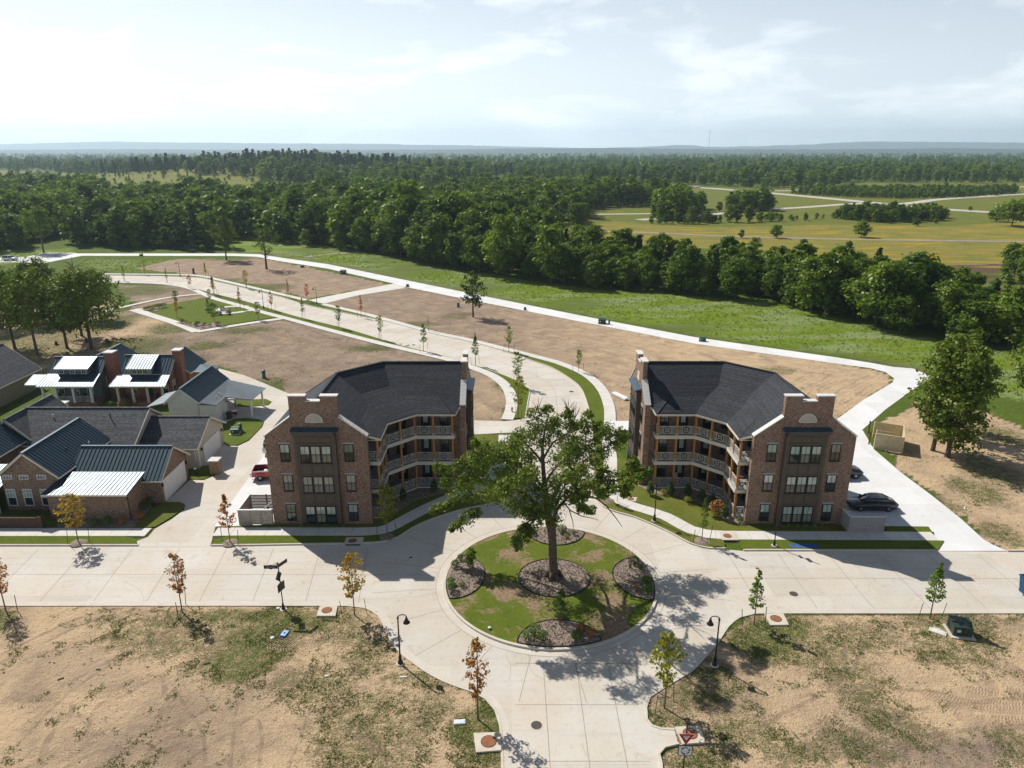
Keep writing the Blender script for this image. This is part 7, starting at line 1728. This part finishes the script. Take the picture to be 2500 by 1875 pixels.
# raw pine enclosure with red bollards
P1, P2, P3 = G(2133, 1096), G(2201, 1107), G(2192, 1040); o = thing('pine_enclosure', 'raw pine board bin enclosure beside the right parking', 'fence', P1); a = math.atan2((P2 - P1).y, (P2 - P1).x)
e1 = (P2 - P1); L1 = e1.length; e1.normalize(); e2 = Vector((-e1.y, e1.x, 0)); L2 = 4.6; H_ = 2.0
def fencerow(s, e, n=11, gap=None):
    for i in range(n):
        z = .06 + i * H_ / n; MB().beam(Vector(s) + Vector((0, 0, z + H_ / n / 2)), Vector(e) + Vector((0, 0, z + H_ / n / 2)), .05, H_ / n - .012).build('board', M['pine'], o, local=True)
O_ = Vector((0, 0, 0)); fencerow(O_, e1 * L1); fencerow(e1 * L1, e1 * L1 + e2 * L2); fencerow(e2 * L2 - e1 * .2, e1 * L1 + e2 * L2); fencerow(e2 * 1.4 + e1 * .1, e1 * (L1 * .62) + e2 * 1.4, 7)
for p in (O_, e1 * L1, e2 * L2 - e1 * .2, e1 * L1 + e2 * L2, e1 * L1 + e2 * L2 * .5, e1 * L1 * .5, e2 * 1.4 + e1 * .1): MB().b2((p.x - .06, p.y - .06, 0), (p.x + .06, p.y + .06, 2.1)).build('post', M['pine'], o, local=True)
MB().beam(Vector((0, 0, 2.1)), e1 * L1 + Vector((0, 0, 2.1)), .12, .05).build('cap_rail', M['pine'], o, local=True); MB().beam(e1 * L1 + Vector((0, 0, 2.1)), e1 * L1 + e2 * L2 + Vector((0, 0, 2.1)), .12, .05).build('cap_rail', M['pine'], o, local=True)
M['brickred'] = mat('dark red bollard', (.16, .04, .03), None, 4, .6)
for px, py, lb in ((2120, 1058, 'dark red bollard at the rear of the pine enclosure'), (2121, 1085, 'dark red bollard at the front corner of the pine enclosure'), (2181, 1072, 'dark red bollard inside the pine enclosure')):
    b = thing('bollard', lb, 'bollard', G(px, py)); MB().tube([(0, 0, -.05), (0, 0, 1.7)], .09, 8).build('tube', M['brickred'], b, local=True); MB().lathe([(.1, 1.7), (.08, 1.76), (.02, 1.8)], n=8).build('cap', M['brickred'], b, local=True)
# bench in the park
b = thing('park_bench', 'slatted metal bench on the park path', 'bench', G(550, 768, .14), R(0)); 
for i in range(4): MB().b2((-.85, -.22 + i * .12, .42), (.85, -.13 + i * .12, .45)).build('slat', M['galv'], b, local=True)
for i in range(4): MB().b2((-.85, .26, .52 + i * .12), (.85, .3, .61 + i * .12)).build('slat', M['galv'], b, local=True)
for x in (-.75, .75): MB().b2((x - .04, -.22, 0), (x + .04, .3, .42)).build('leg', M['steel'], b, local=True); MB().b2((x - .04, .26, .42), (x + .04, .3, 1.0)).build('arm', M['steel'], b, local=True)
b.scale = (1.35, 1.35, 1.35)
# white bundle by the right apartments
o = thing('pipe_bundle', 'bundle of white pipes lying by the right apartments', 'pipes', G(1515, 969, .05), R(-62)); rr = random.Random(3)
for i in range(9): MB().tube([(-1.6 + rr.uniform(-.2, .2), (i % 5 - 2) * .18, .1 + (i // 5) * .15), (1.6 + rr.uniform(-.2, .2), (i % 5 - 2) * .18 + rr.uniform(-.1, .1), .1 + (i // 5) * .15)], .09, 6).build('pipe', M['white'], o, local=True)
o = thing('brush_pile', 'heap of cut brush at the wood edge', 'brush pile', G(470, 610)); rr = random.Random(9); m = MB()
for i in range(140):
    a = rr.uniform(0, 6.28); q = rr.uniform(0, 6); z = rr.uniform(.1, 3.2) * (1 - q / 7); p = Vector((q * math.cos(a) * 1.7, q * math.sin(a) * .6, z)); d = Vector((rr.gauss(0, 1), rr.gauss(0, .6), rr.gauss(.1, .4))) * 1.3; m.tube([p, p + d], [.07, .02], 4)
M['brush'] = mat('cut brush', (.10, .062, .05), (.075, .05, .04), 1, .95); q = m.build('branches', M['brush'], o, local=True); q['kind'] = 'stuff'
for px, py, s, lb in ((138, 842, .55, 'dark stump before the slim grove oak'), (212, 836, .55, 'dark stump left of the broad dark oak'), (262, 836, .6, 'dark leaning stump right of the broad dark oak'), (6, 803, .7, 'pale stump at the left edge of the grove'), (165, 868, .45, 'dark stump behind the cottages')):
    o = thing('tree_stump', lb, 'stump', G(px, py)); MB().lathe([(s * .7, -.1), (s * .5, .15), (s * .45, .7), (s * .1, .78)], n=9).build('stump', M['bark'], o, local=True); MB().tube([(0, 0, .1), (s * 1.2, .1, .02)], [.18, .05], 5).build('root', M['bark'], o, local=True)
o = thing('fallen_branches', 'dark fallen boughs lying right of the grove', 'branches', G(300, 835)); m = MB(); rr = random.Random(12)
for i in range(30):
    p = Vector((rr.uniform(-2.5, 3.5), rr.uniform(-1.2, 1.2), rr.uniform(.1, .5))); m.tube([p, p + Vector((rr.uniform(-2, 2), rr.uniform(-.6, .6), rr.uniform(-.1, .8)))], [.1, .02], 4)
q = m.build('boughs', M['bark'], o, local=True); q['kind'] = 'stuff'
# stones and bits lying on the lots
rngs = np.random.RandomState(15); m = MB()
for k in range(260):
    x = rngs.uniform(-36, 36); y = rngs.uniform(34, 50); 
    if inpoly(np.array([x]), np.array([y]), ROADPOLY)[0] or abs(x) > y * .8: continue
    s = rngs.uniform(.03, .10); a = rngs.uniform(0, 3); m.box((x, y, s * .3), (s * 1.4, s, s * .8), a)
o = m.build('loose_stones', M['stone']); o['kind'] = 'stuff'
for px, py, rz, ln, lb in ((505, 1620, .3, .45, 'dark strip of debris in the middle of the near left lot'), (148, 1658, .6, .4, 'dark scrap lying at the far left of the near lot'), (240, 1635, 0, .3, 'small dark scrap on the near left lot below the orange tree'), (320, 1561, .2, .2, 'small blue grey scrap left of the blue meter box'), (985, 1653, .05, .5, 'short pale board lying by the left front lamp'), (797, 1651, .4, .25, 'white scrap on the near left lot'), (2355, 1240, .9, .9, 'pale stick on the dirt right of the parking')):
    o = thing('debris', lb, 'debris', G(px, py), rz); MB().b2((-ln / 2, -.06, 0), (ln / 2, .06, .05)).build('scrap', M['edging' if 'dark' in lb else ('lid' if 'white' in lb or 'pale' in lb else 'signback')], o, local=True)
# blue painted letters on the grass
M['bluepaint'] = mat('blue marking paint', (.02, .13, .62), (.015, .09, .45), 9, .9)
def stroke(px, segs, label):
    g = G(px, 1332.5, .137); o = thing('painted_mark', label, 'paint mark', g); m = MB()
    for a, b in segs: m.beam((a[0], a[1], 0), (b[0], b[1], 0), .14, .012)
    m.build('stroke', M['bluepaint'], o, local=True)
stroke(1936, [((-.25, .4), (-.05, -.35)), ((-.05, -.35), (.4, -.3))], 'blue painted letter L in the sun on the right verge'); stroke(1950, [((-.3, .35), (-.05, -.35)), ((-.3, .35), (.2, .3)), ((.2, .3), (.35, -.35))], 'second blue letter of the painted row, angular A')
stroke(1964, [((-.35, .4), (-.05, -.35)), ((-.35, .4), (.1, .35)), ((.1, .35), (.4, -.2)), ((.4, -.2), (-.05, -.35))], 'blue painted letter D in the middle of the painted row'); stroke(1979, [((-.2, .3), (.1, .25)), ((.1, .25), (.3, -.3)), ((.3, -.3), (-.05, -.3)), ((-.05, -.3), (-.2, .05))], 'fourth blue letter of the painted row, rounded'); stroke(1991, [((-.2, .15), (.3, .1)), ((-.1, -.15), (.35, -.2)), ((-.2, .15), (-.1, -.15))], 'small last blue mark at the right of the painted row')

# ------------------------------------------------------------------ vehicles
M['tyre'] = mat('tyre rubber', (.014, .014, .014), None, 5, .85); M['rim'] = mat('alloy rim', (.42, .42, .43), None, 5, .3, metal=.8); M['lampred'] = mat('tail lamp', (.30, .01, .012), None, 5, .25); M['headlamp'] = mat('head lamp', (.55, .57, .6), None, 5, .15); M['chrome'] = mat('chrome', (.6, .6, .62), None, 5, .15, metal=.9)
def carpaint(name, c): return mat(name, c, tuple(x * .9 for x in c), 1, .28, .5, .25, fine=0, Coat_Weight=.7)
M['car_black'] = carpaint('black car paint', (.012, .014, .018)); M['car_red'] = carpaint('red car paint', (.36, .008, .018)); M['car_white'] = carpaint('white car paint', (.62, .64, .66)); M['car_dark'] = carpaint('dark blue car paint', (.012, .018, .026)); M['carglass'] = mat('car glass', (.012, .018, .022), None, 3, .08, .8, fine=0)
def loft(secs, m, name, root, smooth=True):
    """secs: list of closed section outlines with equal counts"""
    mb = MB(); n = len(secs[0]); vs = [p for s in secs for p in s]; fs = []
    for i in range(len(secs) - 1):
        for k in range(n): fs.append((i * n + k, i * n + (k + 1) % n, (i + 1) * n + (k + 1) % n, (i + 1) * n + k))
    fs.append(list(range(n))[::-1]); fs.append([(len(secs) - 1) * n + k for k in range(n)]); mb.add(vs, fs)
    return mb.build(name, M[m], root, smooth=smooth, local=True)
def wheel(root, x, y, r=.33, w=.22):
    t = MB().tube([(x, y - w / 2, r), (x, y - w / 2 + .03, r), (x, y + w / 2 - .03, r), (x, y + w / 2, r)], [r * .86, r, r, r * .86], 20).build('wheel', M['tyre'], root, local=True, smooth=False)
    s = 1 if y > 0 else -1; yo = y + s * (w / 2 + .004)
    MB().tube([(x, yo - s * .06, r), (x, yo, r)], r * .6, 16).build('rim', M['steel'], t, local=True)
    for k in range(6): a = k * math.pi / 3; MB().beam((x, yo, r), (x + math.cos(a) * r * .58, yo, r + math.sin(a) * r * .58), .045, .06).build('spoke', M['rim'], t, local=True)
    return t
def sedan(label, loc, rz, paint, suv=False, name='parked_car'):
    o = thing(name, label, 'car', loc, rz); k = 1.0
    # stations: x, half width at sill / belt / top edge, sill z, belt z, top z
    if not suv: st = [(-2.42, .62, .70, .50, .42, .62, .74), (-2.3, .80, .86, .66, .30, .66, .90), (-1.9, .86, .92, .74, .25, .70, 1.0), (-1.2, .88, .93, .78, .22, .70, 1.02), (0, .88, .93, .80, .20, .70, .98), (1.0, .88, .93, .79, .21, .68, .94), (1.7, .87, .91, .74, .24, .64, .86), (2.2, .80, .84, .62, .28, .58, .76), (2.42, .60, .66, .46, .36, .52, .64)]
    else: st = [(-2.3, .74, .80, .66, .45, .75, .98), (-2.2, .86, .90, .76, .38, .78, 1.08), (-1.5, .9, .94, .82, .32, .8, 1.08), (0, .9, .94, .83, .30, .8, 1.06), (1.2, .9, .94, .82, .32, .78, 1.04), (1.9, .88, .92, .76, .36, .74, .98), (2.25, .78, .84, .62, .42, .68, .84)]
    secs = []
    for x, a, b, c, z0, z1, z2 in st: secs.append([(x, -a, z0), (x, -b, z1), (x, -(b + c) / 2 - .02, (z1 + z2) / 2 + .03), (x, -c, z2), (x, c, z2), (x, (b + c) / 2 + .02, (z1 + z2) / 2 + .03), (x, b, z1), (x, a, z0)])
    body = loft(secs, paint, 'body', o)
    if not suv: gh = [(-1.95, .64, .60, .96, 1.0), (-1.15, .74, .58, .97, 1.40), (-.6, .78, .62, .96, 1.46), (.1, .78, .62, .95, 1.45), (.45, .78, .60, .94, 1.36), (1.25, .72, .60, .90, .93)]
    else: gh = [(-2.15, .76, .62, 1.02, 1.5), (-1.8, .8, .66, 1.03, 1.68), (-.6, .82, .68, 1.02, 1.72), (.3, .82, .66, 1.0, 1.64), (1.15, .78, .66, 1.0, 1.04)]
    loft([[(x, -a, z0), (x, -b, z1), (x, b, z1), (x, a, z0)] for x, a, b, z0, z1 in gh], 'carglass', 'windows', o)
    rf = [(g[0], g[2], g[4]) for g in gh[1:-1]]; mb = MB(); n = len(rf); vs = [(x, -b - .01, z + .012) for x, b, z in rf] + [(x, b + .01, z + .012) for x, b, z in rf]; mb.add(vs, [(i, i + 1, n + i + 1, n + i) for i in range(n - 1)]); roof = mb.build('roof', M[paint], o, local=True, smooth=True)
    if not suv: MB().b2((-.55, -.4, 1.478), (.05, .4, 1.482)).build('sunroof', M['carglass'], roof, local=True)
    for s in (-1, 1):
        for i in range(len(gh) - 1):
            if i in (0, len(gh) - 2) or i == 2: MB().beam((gh[i][0], s * (gh[i][2] + .01), gh[i][4] + .005) if i != 2 else (gh[2][0] + .3, s * (gh[2][1] + .012), gh[2][3]), (gh[i + 1][0], s * (gh[i + 1][2] + .01), gh[i + 1][4] + .005) if i != 2 else (gh[2][0] + .3, s * (gh[2][2] + .012), gh[2][4]), .06, .05).build('window_pillar', M[paint], body, local=True)
        MB().b2((.72, s * .93 - .02, .93), (.95, s * 1.05 + .02 if s > 0 else s * 1.05 - .02, 1.07)).build('mirror', M[paint], o, local=True)
        x1 = st[-1][0]; MB().b2((x1 - .32, s * .44 - .16, .60 + .1 * suv), (x1 - .10, s * .50 + .16, .70 + .1 * suv)).build('headlight', M['headlamp'], o, local=True); x0 = st[0][0]; MB().b2((x0 - .005, s * .5 - .16, .66 + .2 * suv), (x0 + .18, s * .55 + .16, .80 + .2 * suv)).build('tail_light', M['lampred'], o, local=True)
        for dz in (.82,): MB().b2((-.25, s * .935 - .012, dz), (-.08, s * .935 + .012, dz + .03)).build('door_handle', M['chrome'], o, local=True)
        for x in (-1.38, 1.42): wheel(o, x, s * .80, .34 if not suv else .37)
    MB().b2((st[-1][0] - .06, -.42, .36), (st[-1][0] + .01, .42, .5)).build('grille', M['steel'], o, local=True)
    return o
g = G(2126, 1240, ZD); sedan('black sedan parked in the shade of the right apartments', (g.x, g.y, ZD), R(180 - 2), 'car_black')
g = G(2052, 1161, ZD); sedan('dark sport utility car poking out behind the right apartments', (g.x - .1, g.y, ZD), R(-3), 'car_dark', True)
g = G(655, 1098, ZD); sedan('white car barely showing behind the left apartments', (g.x + 2.0, g.y - .6, ZD), R(14), 'car_white', True)
g = G(26, 636, ZR); sedan('white sport utility car on the far left parking pad', (g.x, g.y, ZR), R(8), 'car_white', True)
def pickup(label, loc, rz):
    o = thing('pickup_truck', label, 'pickup', loc, rz)
    def sec(x, a, z0, z1): return [(x, -a * .95, z0), (x, -a, (z0 + z1) / 2), (x, -a * .96, z1), (x, a * .96, z1), (x, a, (z0 + z1) / 2), (x, a * .95, z0)]
    loft([sec(-.4, .95, .5, 1.15), sec(1.2, .97, .48, 1.15), sec(2.1, .96, .5, 1.12), sec(2.85, .9, .55, 1.02), sec(3.0, .8, .6, .92)], 'car_red', 'body', o)
    for s in (-1, 1):
        m = MB(); m.b2((-2.6, s * .97 - .06, .55), (-.4, s * .97 + .06 if s < 0 else s * .97 + .06, 1.18)); q = m.build('bed_side', M['car_red'], o, local=True); MB().b2((-2.6, s * .97 - .075, 1.18), (-.4, s * .97 + .075, 1.21)).build('bed_rail', M['chrome'], q, local=True)
        MB().tube([(-1.75 - .52, s * 1.035, .62), (-1.75 - .4, s * 1.04, .9), (-1.75, s * 1.045, 1.0), (-1.75 + .4, s * 1.04, .9), (-1.75 + .52, s * 1.035, .62)], .05, 5).build('wheel_arch', M['car_red'], o, local=True)
        MB().b2((-2.64, s * .86 - .1, .72), (-2.58, s * .88 + .1, 1.08)).build('tail_light', M['lampred'], o, local=True); MB().b2((2.8, s * .6 - .2, .78), (2.98, s * .62 + .2, .92)).build('headlight', M['headlamp'], o, local=True)
        for x in (-1.75, 1.9): wheel(o, x, s * .9, .4, .27)
        MB().b2((.9, s * 1.0 - .02, 1.1), (1.12, s * 1.12 + .04 * s, 1.3)).build('mirror', M['car_red'], o, local=True)
    MB().b2((-2.6, -.9, .62), (-.4, .9, .68)).build('bed_floor', M['steel'], o, local=True); MB().b2((-2.66, -.88, .6), (-2.6, .88, 1.18)).build('tailgate', M['car_red'], o, local=True); MB().b2((-.46, -.9, .68), (-.4, .9, 1.25)).build('bed_front', M['car_red'], o, local=True)
    m = MB(); m.b2((-2.86, -.92, .48), (-2.68, .92, .64)); m.build('rear_bumper', M['chrome'], o, local=True); MB().beam((-2.85, 0, .46), (-3.1, 0, .46), .08).build('tow_hitch', M['steel'], o, local=True)
    loft([[(x, -a, z0), (x, -b, z1), (x, b, z1), (x, a, z0)] for x, a, b, z0, z1 in ((-.4, .9, .76, 1.15, 1.78), (.0, .92, .78, 1.15, 1.84), (.8, .92, .76, 1.14, 1.8), (1.55, .9, .8, 1.12, 1.16))], 'carglass', 'windows', o)
    MB().add([(-.42, -.78, 1.80), (.0, -.8, 1.86), (.8, -.78, 1.82), (.8, .78, 1.82), (0, .8, 1.86), (-.42, .78, 1.80)], [(0, 1, 4, 5), (1, 2, 3, 4)]).build('roof', M['car_red'], o, local=True)
    m = MB()
    for k in range(7): m.box((-1.2 + .1 * math.cos(k * 2.1) * 3, .1 + .08 * math.sin(k * 1.3) * 3, .74 + .02 * k), (.35, .25, .08), k)
    return o, m
g = G(648, 1171, ZD); pk, sack = pickup('red pickup truck with an open bed beside the left apartments', (g.x + 1.75 * .97 - .5, g.y + .8, ZD), R(8))
sb = thing('white_sack', 'white plastic sack lying in the red pickup bed', 'sack', pk.location, R(8)); sack.build('bag', M['white'], sb, local=True)
# blue roll-off dumpster at the right edge
g = G(2480, 1487, ZR); M['dump'] = mat('blue dumpster paint', (.012, .085, .19), (.01, .065, .15), 3, .5, fine=.1)
o = thing('dumpster', 'blue roll-off dumpster cut by the right edge', 'dumpster', (g.x + 1.75, g.y + 1.0, ZR), R(4)); L, Wd, Hh = 5.5, 2.4, 1.75
def side(lo, hi, nm): return MB().b2(lo, hi).build(nm, M['dump'], o, local=True)
side((0, -Wd / 2, .25), (L, Wd / 2, .35), 'floor_plate')
fr_ = MB(); fr_.extr([(0, -Wd / 2, .35), (-.25, -Wd / 2, Hh), (-.17, -Wd / 2, Hh), (.08, -Wd / 2, .35)], (0, Wd, 0)); fr_.build('end_wall', M['dump'], o, local=True)
side((0, -Wd / 2 - .04, .3), (L, -Wd / 2 + .02, Hh), 'side_wall'); side((0, Wd / 2 - .02, .3), (L, Wd / 2 + .04, Hh), 'side_wall'); side((L, -Wd / 2, .3), (L + .08, Wd / 2, Hh), 'end_wall')
for i in range(6):
    x = .5 + i * .95
    for s in (-1, 1): side((x - .06, s * (Wd / 2 + .04) - .05, .3), (x + .06, s * (Wd / 2 + .04) + .05, Hh), 'rib')
for s in (-1, 1): side((-.28, s * Wd / 2 - .07, Hh), (L + .1, s * Wd / 2 + .07, Hh + .1), 'top_rail'); side((0, s * (Wd / 2) - .06, .95), (L, s * (Wd / 2) + .08 * (1 if s > 0 else .9), 1.05), 'rib')
side((-.3, -Wd / 2, Hh), (-.16, Wd / 2, Hh + .1), 'top_rail'); MB().b2((-.2, -.9, 1.2), (-.14, -.5, 1.5)).build('label', M['swhite'], o, local=True); MB().b2((1.2, -Wd / 2 - .06, 1.15), (3.6, -Wd / 2 - .05, 1.6)).build('label', M['swhite'], o, local=True)
for x in (.4, 5.0):
    for y in (-.8, .8): MB().tube([(x, y - .1, .14), (x, y + .1, .14)], .14, 10).build('wheel', M['tyre'], o, local=True)
# red mower and wheelie bin by the carport
g = G(565, 1014, ZD); o = thing('wheelbarrow', 'red wheelbarrow at the carport corner', 'wheelbarrow', g, R(20)); MB().extr([(-.6, -.3, .35), (.5, -.3, .35), (.8, -.4, .65), (-.8, -.4, .6)], (0, .7, 0)).build('tray', M['car_red'], o, local=True); MB().tube([(.6, -.05, .18), (.6, .05, .18)], .18, 12).build('wheel', M['tyre'], o, local=True)
for s in (-1, 1): MB().beam((.6, s * .1, .2), (-1.3, s * .3, .55), .05).build('handle', M['steel'], o, local=True); MB().beam((-.5, s * .25, .38), (-.55, s * .28, 0), .05).build('leg', M['steel'], o, local=True)
o = thing('wheelie_bin', 'dark wheeled bin beside the red wheelbarrow', 'bin', G(561, 1022, ZD)); MB().extr([(-.27, -.3, .05), (.27, -.3, .05), (.3, -.34, .95), (-.3, -.34, .95)], (0, .62, 0)).build('tub', M['plug_dark'], o, local=True); MB().b2((-.32, -.37, .95), (.32, .32, 1.02)).build('lid', M['steel'], o, local=True)
# porch chairs and table
def chair(loc, rz, label, m='bed'):
    o = thing('porch_chair', label, 'chair', loc, rz); MB().b2((-.25, -.25, .4), (.25, .25, .46)).build('seat', M[m], o, local=True); MB().b2((-.25, .22, .46), (.25, .27, .95)).build('backrest', M[m], o, local=True)
    for x in (-.22, .22):
        for y in (-.22, .22): MB().b2((x - .02, y - .02, 0), (x + .02, y + .02, .4)).build('leg', M[m], o, local=True)
chair((22.8, 65.9, 3.35), 1.2, 'brown chair on the sunny middle balcony of the right apartments', 'brickred'); chair((22.9, 67.3, 3.35), .4, 'brown chair deeper in on the middle balcony', 'brickred'); chair((23.2, 66.6, 6.40), .8, 'black chair on the sunny top balcony of the right apartments', 'steel'); chair((18.3, 72.9, .32), 0, 'pale chair on the ground floor porch of the right apartments', 'pine')
o = thing('patio_table', 'low table on the sunny middle balcony', 'table', (23.2, 66.6, 3.35)); MB().lathe([(.4, .5), (.4, .54)], n=14).build('table_top', M['brickred'], o, local=True); MB().tube([(0, 0, 0), (0, 0, .5)], .04, 6).build('leg', M['steel'], o, local=True)
for x, z, lb in ((-56.9, .45, 'dark chair on the brick cottage porch'), (-52.4, .45, 'dark chair at the right of the brick cottage porch')): chair((x, 100.2, z), .2, lb, 'steel')
for x, lb in ((-66.9, 'dark chair on the white railed porch'), (-63.2, 'dark chair at the right of the white railed porch')): chair((x, 100.2, .45), .2, lb, 'steel')
